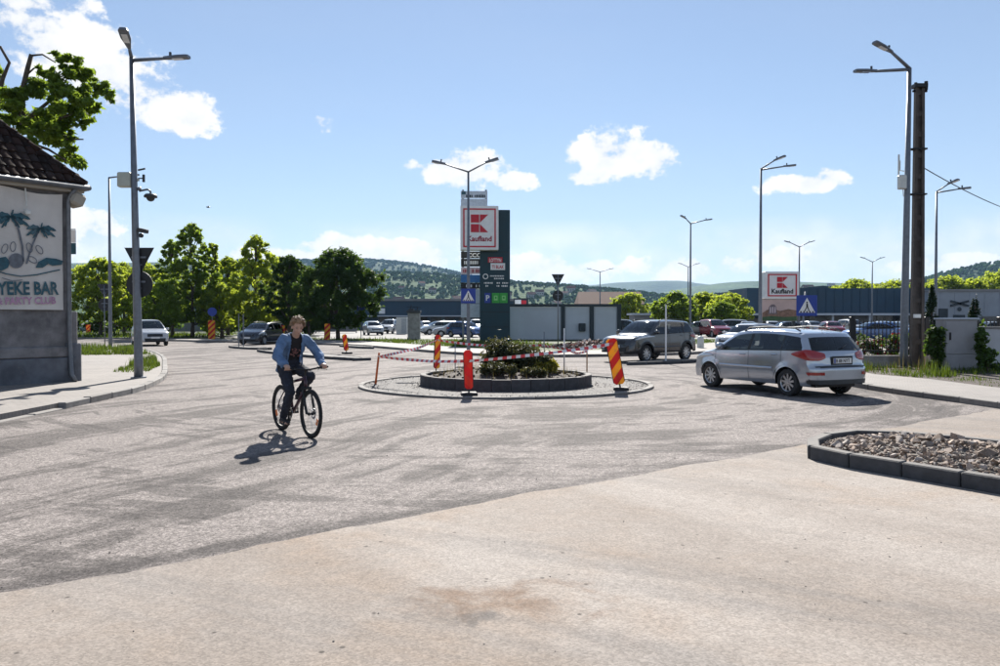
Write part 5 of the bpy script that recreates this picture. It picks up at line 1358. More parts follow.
MB().box((0, 0, .66), (4.9, .22, 1.38), bev=.01).build('wall', mat('white render', (.55, .55, .56), .85, var=.08, scale=1.5, dirt=((.36, .35, .34), .5)), wl_)
MB().box((0, 0, 1.38), (5.0, .32, .06), bev=.01).build('coping', M['concrete'], wl_)
MB().box((0, -.01, .10), (4.95, .26, .32), bev=.01).build('plinth', M['plinth'], wl_)
up = thing('utility_pole', 'tall dark concrete utility pole with slotted web', 'utility pole', (13.86, 26.3, .05))
H = Zat(88, 26.3)-.05
for s in (-1, 1):
    mb = MB(); w0, w1 = .155, .10
    mb.add([(s*w0-.05, -.09, -.05), (s*w0+.05, -.09, -.05), (s*w0+.05, .09, -.05), (s*w0-.05, .09, -.05), (s*w1-.045, -.075, H), (s*w1+.045, -.075, H), (s*w1+.045, .075, H), (s*w1-.045, .075, H)],
           [(3, 2, 1, 0), (4, 5, 6, 7), (0, 1, 5, 4), (1, 2, 6, 5), (2, 3, 7, 6), (3, 0, 4, 7)]); mb.build('flange', M['concrete_pole'], up)
for k in range(14):
    z = .2+k*(H-.4)/13; w = .155-.055*z/H
    MB().box((0, 0, z), (w*2-.1, .09, .16)).build('web_rung', M['concrete_pole'], up)
MB().box((0, .03, H*.5), (.14, .03, H-.1)).build('web', M['concrete_pole'], up)
mb = MB(); mb.box((0, 0, H+.02), (.42, .3, .12)); mb.tube([(-.22, 0, H-.14), (.25, 0, H-.14)], .04, 6); mb.tube([(.22, 0, H-.1), (.22, 0, H+.18)], .06, 8); mb.tube([(-.12, 0, H), (-.12, 0, H+.14)], .05, 8); mb.build('insulator_head', M['iron'], up)
for z in (H*.78, H*.62): mb = MB().box((0, 0, z), (.46, .24, .05)); mb.box((-.26, 0, z), (.1, .06, .06)); mb.build('strap', M['iron'], up)
MB().box((-.07, -.12, 1.75), (.24, .03, .12)).build('number_tag', M['white_paint'], up)
wv = [(13.95+t*14.4, 26.3+t*16, 6.75+t*.40-.8*t*(1-t)) for t in [k/14 for k in range(15)]]
tag(MB().tube(wv, .018, 5).build('overhead_wire', M['iron']), 'overhead wire running from the concrete pole out of the scene', 'wire')

# --- warning panels, stakes and tape
def warn_panel(label, X, Y, H, w=.25, lean=(0, 0), rotz=0, m='stripe_ry', base=True, z=0.0, group='striped warning panels'):
    t = thing('warning_panel', label, 'warning panel', (X, Y, z), rotz, group)
    ch = .05; zb = .16
    poly = [(-w/2+ch, zb), (w/2-ch, zb), (w/2, zb+ch), (w/2, zb+H-ch), (w/2-ch, zb+H), (-w/2+ch, zb+H), (-w/2, zb+H-ch), (-w/2, zb+ch)]
    o = MB().prism(poly, -.012, .012, 'xz').build('board', M[m], t)
    o.rotation_euler = (lean[1], lean[0], 0)
    mb = MB(); mb.tube([(0, .018, .02), (0, .018, zb+.3)], .02, 8); p = mb.build('stem', M['dark_metal'], t); p.rotation_euler = (lean[1], lean[0], 0)
    for s in (-1, 1):
        e = MB().box((s*(w/2+.004), 0, zb+H/2), (.012, .03, H-.1)).build('edge_trim', M['black'], o)
    if base: MB().box((0, 0, .045), (.36, .62 if False else .40, .09), bev=.02).build('foot', M['rubber'], t)
    return t
warn_panel('leaning red and yellow striped panel at the right edge of the roundabout', 2.86, 18.7, 1.10, .26, (-.19, 0), -.12)
warn_panel('red faced warning panel standing in front of the roundabout blocks', -.68, 17.4, .86, .19, (-.03, .03), .1, 'stripe_rr')
MB().prism([(-.06, .66), (.03, .72), (.07, .80), (-.02, .86), (-.07, .78)], -.02, -.014, 'xz').build('pale_emblem', M['b_pale'], [o for o in bpy.data.objects if o.name.startswith('board')][-1])
warn_panel('narrow striped panel turned sideways at the back of the roundabout', -1.98, 24.6, 1.05, .25, (.06, 0), .9)
warn_panel('striped panel with a blue disc on top beside the far kerb', Xat(211.5, 60.5), 60.5, 1.45, .5, (0, 0), .3)
dp = [o for o in bpy.data.objects if o.name.startswith('warning_panel')][-1]
MB().lathe([(0, -.03), (.33, -.03), (.33, 0), (0, 0)], 20, axis='y').build('blue_disc', M['blue_sign'], dp, loc=(.05, 0, 2.25))
MB().tube([(.05, .02, 1.5), (.05, .02, 2.3)], .03, 6).build('disc_post', M['galv'], dp)
warn_panel('striped panel standing behind the cyclist', Xat(281, 55), 55.0, 1.1, .55, (0, 0), 0)
warn_panel('striped panel under the densest dark tree', Xat(327, 58.5), 58.5, 1.2, .42, (.02, 0), .2)
warn_panel('small leaning striped panel on the long traffic island', -7.0, 36.2, .75, .22, (-.16, 0), .7, z=.1)
warn_panel('small striped panel beside a parked blue car down the side street', Xat(88, 88), 88.0, .9, .5, (0, 0), 0)
def stake(label, X, Y, H, lean=0.0, m='galv', r=.016, z=0.0, group='stakes around the roundabout'):
    o = MB().tube([(0, 0, -.05), (lean*.5, 0, H*.5), (lean, 0, H)], [r, r, r*.95], 7).build('stake', M[m], smooth=True, loc=(X, Y, z))
    return tag(o, label, 'stake', group)
stake('leaning orange stake at the left edge of the roundabout', -3.2, 20.3, .82, .10, 'orange_stake', .028, .02)
stake('thin white stake standing on the raised ring of blocks', 1.72, 21.2, 1.15, .0, 'white_paint', .018, .30)
stake('thin pale stake behind the yellow plant on the mound', 1.22, 21.9, 1.1, .0, 'galv', .016, .25)
stake('short brown stake in the gravel ring', 2.55, 23.2, .80, .0, 'wood', .02, .02)
stake('thin pale stake behind the red warning panel', -1.28, 22.6, 1.0, .0, 'galv', .015, .03)
def tape(label, a_, b, sag, w=.07, tw=.6):
    a_, b = Vector(a_), Vector(b); L_ = (b-a_).length; n_ = max(4, int(L_/.11)); mb = MB(); ph = rnd.uniform(0, 6)
    side = (b-a_).cross(Vector((0, 0, 1))).normalized(); prev = None
    for k in range(n_+1):
        t = k/n_; p = a_.lerp(b, t)-Vector((0, 0, sag*4*t*(1-t)))+side*.03*math.sin(t*9+ph)
        an = tw*math.sin(t*5+ph); d = Vector((0, 0, 1))*math.cos(an)+side*math.sin(an)
        cur = (p-d*w/2, p+d*w/2)
        if prev: mb.add([prev[0], cur[0], cur[1], prev[1]], [(0, 1, 2, 3)], k % 2)
        prev = cur
    return tag(mb.build('barrier_tape', [M['stripe_tape'], M['white_print']]), label, 'barrier tape', 'red and white tape round the roundabout')
S1 = (-3.1, 20.3, .74); P4 = (-1.92, 24.6, 1.05); P0 = (-.68, 17.36, .78); P6 = (2.68, 18.66, 1.12); S5 = (1.72, 21.2, .95); S8 = (2.55, 23.2, .78); S4 = (1.22, 21.9, .98)
tape('tape strung from the orange stake to the red warning panel', S1, P0, .05)
tape('tape rising from the red warning panel to the leaning striped panel', P0, P6, .04)
tape('tape from the orange stake back to the sideways striped panel', S1, P4, .06)
tape('tape from the sideways panel across to the pale stake on the mound', P4, S4, .10)
tape('tape from the pale stake to the leaning striped panel', S4, P6, .13)
tape('tape from the white stake to the short brown stake', S5, S8, .12)
# debris heap in front of the container
dh = thing('debris_heap', 'low heap of red brick rubble before the white container', 'rubble heap', (5.4, 44.0, .08))
M['brick_rub'] = mat('broken brick', (.26, .12, .09), .9, var=.4, scale=6)
for (nm, mm, sd, cnt) in (('brick_rubble', 'brick_rub', 1, 420), ('stone_rubble', 'stone', 2, 420), ('dark_rubble', 'soil', 3, 300)):
    rr3 = random.Random(sd); mb = MB()
    pts = []
    for _ in range(cnt):
        x, y = rr3.gauss(0, 1.5), rr3.gauss(.8, .7); pts.append((x, y, max(0, .42*math.exp(-(x/2.2)**2-((y-.8)/1.0)**2)*rr3.random())))
    scatter_stones(mb, pts, .05, .15); tag(mb.build(nm, M[mm], dh), kind='stuff')
# panel fence under the trees
pf = thing('panel_fence', 'grey panel fence behind the row of street trees', 'fence', (Xat(235, 96), 96.0, 0))
for k in range(12):
    MB().box((-13.5+k*2.45, 0, .95), (2.3, .06, 1.6)).build('fence_panel', M['grey_wall'], pf); MB().box((-14.7+k*2.45, 0, .9), (.12, .12, 1.9)).build('post', M['concrete'], pf)
MB().box((-14.7+12*2.45, 0, .9), (.12, .12, 1.9)).build('post', M['concrete'], pf)
# a bird over the street
bd = thing('bird', 'small dark bird flying above the street trees', 'bird', (Xat(209, 60), 60.0, Zat(207.5, 60)))
mb = MB(); mb.ell((0, 0, 0), (.13, .06, .05), 8, 5); mb.ell((.13, 0, .02), .035, 6, 4); mb.add([(-.12, -.02, 0), (-.12, .02, 0), (-.24, .04, 0), (-.24, -.04, 0)], [(0, 1, 2, 3)]); mb.build('body', M['iron'], bd)
for s in (-1, 1):
    mb = MB(); mb.add([(.06, 0, .02), (-.05, 0, .02), (-.06, s*.16, .08), (.04, s*.18, .08), (-.10, s*.34, .03)], [(0, 1, 2, 3), (3, 2, 4)]); w = mb.build('wing', M['iron'], bd)
bd.rotation_euler = (0, 0, R(200))
# ================================================================== cars
SPECS = {
 'estate': dict(hw=.86, wheel=(-1.30, 1.29), wr=.305, ar=.355, belt=[(-2.2, 1.035), (-1.0, 1.01), (1.2, .945), (2.2, .8)], tum=.42,
    P=[(-2.115, .30), (-2.125, .44), (-2.115, .60), (-2.09, .665), (-2.045, .70), (-2.025, .86), (-1.985, .98), (-1.90, 1.12), (-1.75, 1.325), (-1.67, 1.395), (-1.45, 1.432), (-.9, 1.475), (-.3, 1.49), (.2, 1.465), (.52, 1.41), (.80, 1.27), (1.12, 1.06), (1.26, .985), (1.55, .93), (1.82, .84), (1.99, .71), (2.07, .55), (2.10, .42), (2.11, .28)],
    side=[(-1.74, -1.14), (-1.08, -.14), (-.04, 1.02)], ws=(.46, 1.14), rw=(-1.96, -1.76), sill=.25),
 'suv': dict(hw=.905, wheel=(-1.30, 1.30), wr=.345, ar=.405, belt=[(-2.3, 1.19), (-1.0, 1.14), (1.2, 1.08), (2.3, .95)], tum=.36,
    P=[(-2.20, .40), (-2.21, .62), (-2.19, .78), (-2.13, .85), (-2.11, 1.0), (-2.07, 1.10), (-1.92, 1.36), (-1.80, 1.54), (-1.70, 1.60), (-1.3, 1.645), (-.6, 1.67), (0, 1.66), (.35, 1.61), (.70, 1.42), (1.02, 1.18), (1.16, 1.10), (1.5, 1.06), (1.85, 1.0), (2.07, .88), (2.16, .70), (2.19, .52), (2.20, .38)],
    side=[(-1.78, -1.16), (-1.10, -.16), (-.06, .95)], ws=(.34, 1.03), rw=(-2.05, -1.84), sill=.36),
 'mpv': dict(hw=.875, wheel=(-1.38, 1.40), wr=.31, ar=.36, belt=[(-2.3, 1.03), (-1.0, 1.0), (1.2, .96), (2.3, .85)], tum=.34,
    P=[(-2.24, .32), (-2.25, .50), (-2.23, .70), (-2.19, .76), (-2.17, .95), (-2.13, 1.06), (-2.02, 1.35), (-1.92, 1.55), (-1.82, 1.60), (-1.3, 1.65), (-.5, 1.68), (.1, 1.66), (.45, 1.60), (.85, 1.36), (1.22, 1.10), (1.36, 1.03), (1.65, .98), (1.92, .90), (2.12, .78), (2.20, .58), (2.23, .44), (2.24, .30)],
    side=[(-1.95, -1.2), (-1.13, -.12), (-.02, 1.08)], ws=(.44, 1.23), rw=(-2.10, -1.95), sill=.27),
 'hatch': dict(hw=.83, wheel=(-1.22, 1.22), wr=.295, ar=.34, belt=[(-2.1, .98), (-1.0, .95), (1.2, .90), (2.1, .8)], tum=.40,
    P=[(-1.94, .30), (-1.95, .46), (-1.93, .64), (-1.88, .70), (-1.86, .86), (-1.80, .98), (-1.62, 1.24), (-1.48, 1.38), (-1.2, 1.45), (-.6, 1.49), (0, 1.48), (.35, 1.42), (.70, 1.23), (1.04, 1.0), (1.2, .95), (1.5, .90), (1.72, .82), (1.87, .68), (1.93, .5), (1.95, .30)],
    side=[(-1.42, -.98), (-.92, -.10), (-.0, .92)], ws=(.42, 1.05), rw=(-1.78, -1.5), sill=.25),
 'sedan': dict(hw=.86, wheel=(-1.32, 1.34), wr=.305, ar=.35, belt=[(-2.3, .96), (-1.0, .94), (1.2, .90), (2.3, .78)], tum=.42,
    P=[(-2.22, .30), (-2.24, .48), (-2.22, .72), (-2.17, .90), (-2.05, .97), (-1.75, 1.0), (-1.58, 1.02), (-1.25, 1.22), (-.95, 1.36), (-.6, 1.43), (0, 1.455), (.35, 1.41), (.72, 1.22), (1.08, 1.0), (1.22, .94), (1.6, .89), (1.95, .80), (2.14, .66), (2.21, .48), (2.23, .28)],
    side=[(-1.30, -.92), (-.86, -.10), (-.0, .95)], ws=(.42, 1.1), rw=(-1.56, -.98), sill=.24),
}
def car_surface(S, ns):
    P = smooth_curve(S['P'], ns)
    for i in range(1, ns):
        if P[i].x <= P[i-1].x: P[i].x = P[i-1].x + .0008
    E = []
    for i, p in enumerate(P):
        d = (P[min(i+1, ns-1)]-P[max(i-1, 0)]).normalized(); n = Vector((-d.y, d.x))
        if i < 3 or i > ns-4: n = Vector((math.copysign(1, p.x), 0))
        E.append(Vector((p.x - n.x*.20, p.y - max(0, n.y)*.065)))
    for i in range(1, ns):
        if E[i].x <= E[i-1].x: E[i].x = E[i-1].x + .0008
    return P, E
def car_meshes(kind, ns=130, detail=True):
    S = SPECS[kind]; P, E = car_surface(S, ns); hwid = S['hw']; zw = S['wr']
    def W(x, z):
        plan = 1 - .10*max(0, (abs(x)-1.25)/.85)**2
        b = interp(S['belt'], x); w = hwid*plan
        w -= .34*max(0, .56-z)**2*1.6
        w -= .018*max(0, 1-abs(z-(b-.12))/.10)*0
        w -= .10*max(0, z-.62)**2 if z < b else .10*max(0, b-.62)**2
        if z > b: w -= S['tum']*(z-b) + .12*(z-b)**2
        for wx in S['wheel']:            # flared arches
            r = math.hypot(x-wx, z-zw)
            if S['ar']-.02 < r < S['ar']+.12: w += .016*(1-(r-S['ar'])/.12)
        return max(.3, w)
    K1, K2, U = 10, 5, 9
    rows = []
    for j in range(ns):
        x, ze = E[j].x, E[j].y; zb = S['sill'] + .05*max(0, abs(x)-1.7)
        for wx in S['wheel']:
            q = S['ar']**2-(x-wx)**2
            if q > 0: zb = max(zb, zw+math.sqrt(q)*.98)
        zb = min(zb, ze-.02); b = min(interp(S['belt'], x), ze-.012); b = max(b, zb+.005); wt = max(b+.002, ze-.055)
        r = []
        for k in range(K1): z = zb+(b-zb)*k/K1; r.append((x, W(x, z), z))
        for k in range(K2+1): z = b+(wt-b)*k/K2; r.append((x, W(x, z), z))
        ye = W(x, ze)
        for k in range(U+1):
            u = 1-k/U; c = 1-(1-u**2.6)**(1/2.6) if u < 1 else 1
            r.append((P[j].x+(x-P[j].x)*c, ye*u, P[j].y+(ze-P[j].y)*c))
        rows.append(r)
    n = len(rows[0]); V = []
    for r in rows:
        V += r + [(x, -y, z) for (x, y, z) in r[:-1]][::-1]
    m_ = 2*n-1
    sets = {'body': [], 'side_window': [], 'windshield': [], 'rear_window': []}
    sx0, sx1 = S['side'][0][0], S['side'][-1][1]
    F = []
    for j in range(ns-1):
        for k in range(m_-1):
            kk = min(k, m_-2-k)          # strip index from the sill upwards on either side
            f = (j*m_+k, j*m_+k+1, (j+1)*m_+k+1, (j+1)*m_+k)
            xa = (E[j].x+E[j+1].x)/2; s = 'body'
            if K1 <= kk < K1+K2 and any(a <= xa <= b_ for a, b_ in S['side']) and (E[j].y - interp(S['belt'], xa)) > .11: s = 'side_window'
            elif K1 <= kk < K1+K2 and sx0 < xa < sx1-.12 and (E[j].y - interp(S['belt'], xa)) > .11: s = 'pillar'
            if kk >= K1+K2+2:
                px = (P[j].x+P[j+1].x)/2
                if S['ws'][0] < px < S['ws'][1]: s = 'windshield'
                if S['rw'][0] < px < S['rw'][1]: s = 'rear_window'
            c = tuple(sum(V[i][q] for i in f)/4 for q in range(3))
            F.append((f, s, c))
    def sub(pred, off=0.0):
        idx = {}; vs = []; fs = []
        for f, s, c in F:
            if not pred(s, c): continue
            g = []
            for i in f:
                if i not in idx: idx[i] = len(vs); vs.append(Vector(V[i]))
                g.append(idx[i])
            fs.append(tuple(g))
        if off and fs:
            nr = [Vector() for _ in vs]
            for f in fs:
                q = (vs[f[2]]-vs[f[0]]).cross(vs[f[3]]-vs[f[1]])
                for i in f: nr[i] += q
            vs = [v + (nn.normalized()*off if nn.length > 0 else Vector()) for v, nn in zip(vs, nr)]
        return vs, fs
    def surf_y(x, z): return W(x, z)
    return S, P, E, W, sub, ns
def make_mesh(name, vs, fs, m, smooth=True, angle=35):
    me = bpy.data.meshes.new(name); me.from_pydata([tuple(v) for v in vs], [], fs); me.materials.append(m)
    bm = bmesh.new(); bm.from_mesh(me); bmesh.ops.remove_doubles(bm, verts=bm.verts, dist=.0004); bmesh.ops.recalc_face_normals(bm, faces=bm.faces); bm.to_mesh(me); bm.free()
    if smooth:
        me.polygons.foreach_set('use_smooth', [True]*len(me.polygons)); me.set_sharp_from_angle(angle=R(angle))
    return me
def wheel_meshes(r, w=.20, spokes=9):
    t = MB(); t.lathe([(r*.66, -w*.46), (r*.80, -w*.5), (r*.94, -w*.46), (r, -w*.30), (r, w*.30), (r*.94, w*.46), (r*.80, w*.5), (r*.66, w*.46)], 36, axis='y', close=True)
    rim = MB(); rim.lathe([(r*.67, -w*.44), (r*.67, w*.44), (r*.62, w*.36), (r*.60, 0), (r*.62, -w*.36)], 30, axis='y', close=True)
    rim.lathe([(0, w*.38), (r*.17, w*.37), (r*.19, w*.30), (r*.19, 0)], 16, axis='y')
    for k in range(spokes):
        a = 2*math.pi*k/spokes; q = Matrix.Rotation(a, 3, 'Y')
        rim.box(q @ Vector((r*.40, w*.30, 0)), (r*.52, w*.10, r*.15), q)
    disc = MB().lathe([(0, w*.10), (r*.6, w*.10), (r*.6, w*.06), (0, w*.06)], 24, axis='y')
    return t.mesh('tyre', [M['rubber']], True, 30), rim.mesh('rim', [M['alloy']], True, 30), disc.mesh('brake_disc', [M['dark_metal']])
CARCACHE = {}
def car(kind, colour, label, loc, heading, name=None, metal=.35, group=None, hi=False, rails=False, cat='car', plate_txt=None, wheelcol=None, cladding=False, rotx=0):
    key = (kind, hi)
    if key not in CARCACHE: CARCACHE[key] = (car_meshes(kind, 170 if hi else 64), wheel_meshes(SPECS[kind]['wr'], .205), {})
    (S, P, E, W, sub, ns), (tyre, rim, disc), cache = CARCACHE[key]
    root = thing(name or 'parked_car', label, cat, loc, heading, group)
    pm = paint(colour[0], colour[1], metal)
    mk = lambda nm, pred, m, off=0.0: make_mesh(nm, *sub(pred, off), m)
    def get(nm, pred, m, off=0.0):
        k = (nm, m.name)
        if k not in cache: cache[k] = mk(nm, pred, m, off)
        return cache[k]
    body = link('body', get('body', lambda s, c: s == 'body', pm), root)
    W_rng = S['side']
    for sg in (1, -1):
        for i, (a_, b_) in enumerate(W_rng):
            link('side_window', get('side_window%d%d' % (i, sg), lambda s, c: s == 'side_window' and c[1]*sg > 0 and a_-.02 <= c[0] <= b_+.02, M['glass']), root)
        for i in range(len(W_rng)-1):
            link('pillar_trim', get('pillar_trim%d%d' % (i, sg), lambda s, c: s == 'pillar' and c[1]*sg > 0 and W_rng[i][1]-.05 < c[0] < W_rng[i+1][0]+.05, M['black']), root)
    link('windshield', get('windshield', lambda s, c: s == 'windshield', M['glass']), root)
    link('rear_window', get('rear_window', lambda s, c: s == 'rear_window', M['glass']), root)
    xr, xf = S['P'][0][0], S['P'][-1][0]; hw = S['hw']; wr = S['wr']
    # lights from the body's own surface
    zl = {'estate': (.80, 1.03), 'suv': (.90, 1.10), 'mpv': (.80, 1.12), 'hatch': (.74, .94), 'sedan': (.74, .92)}[kind]
    def section(z, rear):
        rng = range(ns) if rear else range(ns-1, -1, -1); prev = None
        for j in rng:
            if E[j].y >= z:
                if prev is None: xe, xp = E[j].x, P[j].x
                else:
                    t = (z-E[prev].y)/max(1e-6, E[j].y-E[prev].y); xe = E[prev].x+(E[j].x-E[prev].x)*t; xp = P[prev].x+(P[j].x-P[prev].x)*t
                break
            prev = j
        sgx = 1 if rear else -1; pts = [(xe+sgx*.62*(1-i/14), W(xe+sgx*.62*(1-i/14), z)) for i in range(14)]
        ye = W(xe, z)
        for i in range(17):
            u = 1-.55*i/16; c = 1-(1-u**2.6)**(1/2.6) if u < 1 else 1
            pts.append((xp+(xe-xp)*c, ye*u))
        return pts
    def wrap_lens(name, m, rear, zc, prof, s0, s1, sg):
        k = (name, sg)
        if k not in cache:
            n_, r_ = 22, 6; vs = []; fs = []
            for i in range(n_+1):
                q = i/n_; h = prof(q); dz = 0
                for j in range(r_+1):
                    z = zc(q)+h*(2*j/r_-1); pts = section(z, rear); d = [0]
                    for a_, b_ in zip(pts, pts[1:]): d.append(d[-1]+math.hypot(b_[0]-a_[0], b_[1]-a_[1]))
                    t = d[-1]*(s0+(s1-s0)*q); w_ = 0
                    while w_ < len(d)-2 and d[w_+1] < t: w_ += 1
                    f_ = (t-d[w_])/max(1e-6, d[w_+1]-d[w_]); a_, b_ = pts[w_], pts[w_+1]
                    tx, ty = b_[0]-a_[0], b_[1]-a_[1]; l_ = math.hypot(tx, ty) or 1
                    nx, ny = (-ty/l_, tx/l_) if not rear else (ty/l_, -tx/l_)
                    x_, y_ = a_[0]+tx*f_, a_[1]+ty*f_
                    if nx*(x_)+ny*y_ < 0: nx, ny = -nx, -ny
                    bul = .010+.010*(1-(2*j/r_-1)**2)
                    vs.append((x_+nx*bul, sg*(y_+ny*bul), z))
            for i in range(n_):
                for j in range(r_): e = i*(r_+1)+j; fs.append((e, e+1, e+r_+2, e+r_+1))
            cache[k] = make_mesh(name, vs, fs, m, True, 60)
        return link(name, cache[k], root)
    hz_ = (zl[1]-zl[0])/2
    for sg in (1, -1):
        wrap_lens('tail_light', M['lens_red'], True, lambda q: (zl[0]+zl[1])/2+.02-.02*q, lambda q: hz_*(.10+.90*min(1, q/.5)**.8)*(1-.55*max(0, (q-.72)/.28)**2), .22, .93, sg)
        wrap_lens('headlight', M['lens_clear'], False, lambda q: {'suv': .93, 'mpv': .84}.get(kind, .74)+.07*(1-q), lambda q: .075*(.12+.88*min(1, q/.5)**.8)*(1-.5*max(0, (q-.7)/.3)**2), .10, .97, sg)
    zg = {'suv': (.72, .88), 'mpv': (.62, .76)}.get(kind, (.56, .66))
    link('grille', get('grille', lambda s, c: s == 'body' and xf-c[0] < .3 and zg[0] < c[2] < zg[1] and abs(c[1]) < .48, M['black'], .006), root)
    link('lower_intake', get('lower_intake', lambda s, c: s == 'body' and xf-c[0] < .3 and c[2] < zg[0]-.15 and c[2] > S['sill']+.05 and abs(c[1]) < .58, M['black'], .006), root)
    if cladding:
        link('cladding', get('cladding', lambda s, c: s == 'body' and abs(c[1]) > .45 and (c[2] < S['sill']+.10 or any(math.hypot(c[0]-w, c[2]-wr) < S['ar']+.065 for w in S['wheel'])), M['black'], .008), root)
    # underbody, seats, dash
    MB_ = MB().box(((xr+xf)/2, 0, S['sill']+.12), (xf-xr-.5, 1.16, .30)); MB_.box(((xr+xf)/2, 0, S['sill']+.24), (abs(S['wheel'][1]-S['wheel'][0])-2*S['ar']-.08, hw*2-.16, .46)); 
    k = ('underbody', '')
    if k not in cache: cache[k] = MB_.mesh('underbody', [M['black']])
    link('underbody', cache[k], root)
    if ('seat0', '') not in cache:
        b = interp(S['belt'], 0)
        for q, sy in enumerate((-.36, .36)):
            sb = MB(); sb.box((-.05, sy, b-.32), (.5, .48, .2), bev=.05); sb.box((-.30, sy, b-.06), (.16, .46, .60), (0, -.22, 0), bev=.05); sb.box((-.37, sy, b+.29), (.09, .26, .17), (0, -.22, 0), bev=.03)
            cache[('seat%d' % q, '')] = sb.mesh('seat', [M['interior']])
        sb = MB(); sb.box((-1.02, 0, b-.10), (.18, 1.2, .55), (0, -.22, 0), bev=.05)
        for sy in (-.4, .4): sb.box((-1.09, sy, b+.21), (.09, .25, .17), (0, -.2, 0), bev=.03)
        cache[('bench', '')] = sb.mesh('rear_bench', [M['interior']])
        cache[('dash', '')] = MB().box((.86, 0, b-.14), (.4, 1.3, .28), bev=.06).mesh('dashboard', [M['interior']])
        cache[('steer', '')] = MB().lathe([(.17, -.015), (.19, 0), (.17, .015)], 18, axis='x', close=True, c=(.58, .36, b-.05)).mesh('steering_wheel', [M['interior']])
    for q, nm in (('seat0', 'seat'), ('seat1', 'seat'), ('bench', 'rear_bench'), ('dash', 'dashboard'), ('steer', 'steering_wheel')): link(nm, cache[(q, '')], root)
    for wx in S['wheel']:
        for sg in (1, -1):
            w = link('wheel', tyre, root, (wx, sg*(hw-.115), wr), (0, R(rnd.uniform(0, 40)), 0) if sg > 0 else (0, R(rnd.uniform(0, 40)), math.pi))
            link('rim', rim, w); link('brake_disc', disc, w)
    # mirrors, plates, handles, wipers
    b = interp(S['belt'], .7)
    if ('mirror', pm.name) not in cache:
        mm = MB(); mm.ell((0, 0, 0), (.085, .12, .085), 10, 7); mm.box((.02, -.11, -.05), (.06, .14, .04)); cache[('mirror', pm.name)] = mm.mesh('mirror', [pm], True)
    for sg in (1, -1):
        o = link('mirror', cache[('mirror', pm.name)], root, (.80, sg*(W(.8, b)+.10), b+.09), (0, 0, 0 if sg > 0 else math.pi))
    pz = {'estate': .80, 'suv': .95, 'mpv': .84, 'hatch': .74, 'sedan': .76}[kind]
    px_r = min((p for p in P if p.y > pz-.02), key=lambda p: p.x)
    pl = MB().box((px_r.x-.022, 0, pz), (.02, .52, .115), bev=.004).build('number_plate', M['plate'], root)
    MB().box((px_r.x-.008, 0, pz+.005), (.02, .62, .19), bev=.02).build('plate_recess', M['black'] if hi else pm, root)
    pf_ = MB().box((xf+.005, 0, zg[0]-.09), (.02, .52, .115), bev=.004).build('number_plate', M['plate'], root)
    if plate_txt:
        vs, fs = text_verts(plate_txt, .105, 'CENTER', .002, width=.40)
        tb = MB(); tb.add([(-.034+px_r.x, -x_, pz-.036+z_) for (x_, y_, z_) in vs], fs); tb.build('plate_lettering', M['black'], pl)
        tb = MB().box((px_r.x-.033, .235, pz), (.004, .04, .105)); tb.build('plate_band', M['blue_sign'], pl)
    if hi:
        bl_f = lambda x: interp(S['belt'], x)
        for sg in (1, -1):
            for xs in (S['side'][1][0]-.04, S['side'][2][0]-.05, 1.06):
                mb = MB(); vs = []; top = bl_f(xs)-.0
                for i in range(13):
                    z = S['sill']+.06+(top-S['sill']-.08)*i/12
                    bend = 0
                    for wx in S['wheel']:
                        q = (S['ar']+.05)**2-(z-wr)**2
                        if q > 0 and abs(xs-wx) < S['ar']+.05: bend = math.copysign(math.sqrt(q), xs-wx)+wx-xs
                    vs += [(xs+bend-.006, sg*(W(xs+bend, z)+.002), z), (xs+bend+.006, sg*(W(xs+bend, z)+.002), z)]
                mb.add(vs, [(2*i, 2*i+1, 2*i+3, 2*i+2) for i in range(12)]); mb.build('door_gap', M['black'], root)
            for xs in (S['side'][1][0]+.16, S['side'][2][0]+.14):
                mb = MB(); mb.box((0, 0, 0), (.17, .035, .03), bev=.012); mb.build('door_handle', pm, root, loc=(xs, sg*(W(xs, bl_f(xs)-.10)+.014), bl_f(xs)-.10))
            mb = MB(); vs = []
            for i in range(19):
                x = -.86+1.78*i/18; vs += [(x, sg*(W(x, .60)+.006), .575), (x, sg*(W(x, .60)+.016), .60), (x, sg*(W(x, .60)+.006), .625)]
            mb.add(vs, [q for i in range(18) for q in ((3*i, 3*i+3, 3*i+4, 3*i+1), (3*i+1, 3*i+4, 3*i+5, 3*i+2))]); mb.build('rub_strip', pm, root)
            mb = MB(); vs = []
            for i in range(31):                      # dark window surround line
                x = -1.72+2.8*i/30; z = bl_f(x); vs += [(x, sg*(W(x, z)+.006), z-.012), (x, sg*(W(x, z+.012)+.006), z+.010)]
            mb.add(vs, [(2*i, 2*i+2, 2*i+3, 2*i+1) for i in range(30)]); mb.build('window_seal', M['black'], root)
        mb = MB(); mb.tube([(xr+.42-.30, -.05, 1.08), (xr+.42-.12, -.42, 1.16)], .010, 6); mb.build('rear_wiper', M['black'], root)
        mb = MB(); mb.tube([(S['P'][9][0]+.2, 0, S['P'][10][1]+.01), (S['P'][9][0]-.06, 0, S['P'][10][1]+.24)], .005, 5); mb.build('aerial', M['black'], root)
        vs, fs = sub(lambda s, c: s == 'body' and c[0] < xr+.3 and .30 < c[2] < .40 and abs(c[1]) < .80, .006); 
        link('bumper_trim', make_mesh('bumper_trim', vs, fs, M['dark_metal']), root)
        vs, fs = sub(lambda s, c: s == 'body' and c[0] < xr+.26 and .50 < c[2] < .565 and hw*.62 < abs(c[1]), .007)
        link('rear_reflector', make_mesh('rear_reflector', vs, fs, M['lens_red']), root)
        vs, fs = sub(lambda s, c: s == 'body' and c[0] < xr+.3 and .655 < c[2] < .70 and abs(c[1]) < .70, .004)
        link('boot_gap', make_mesh('boot_gap', vs, fs, M['dark_metal']), root)
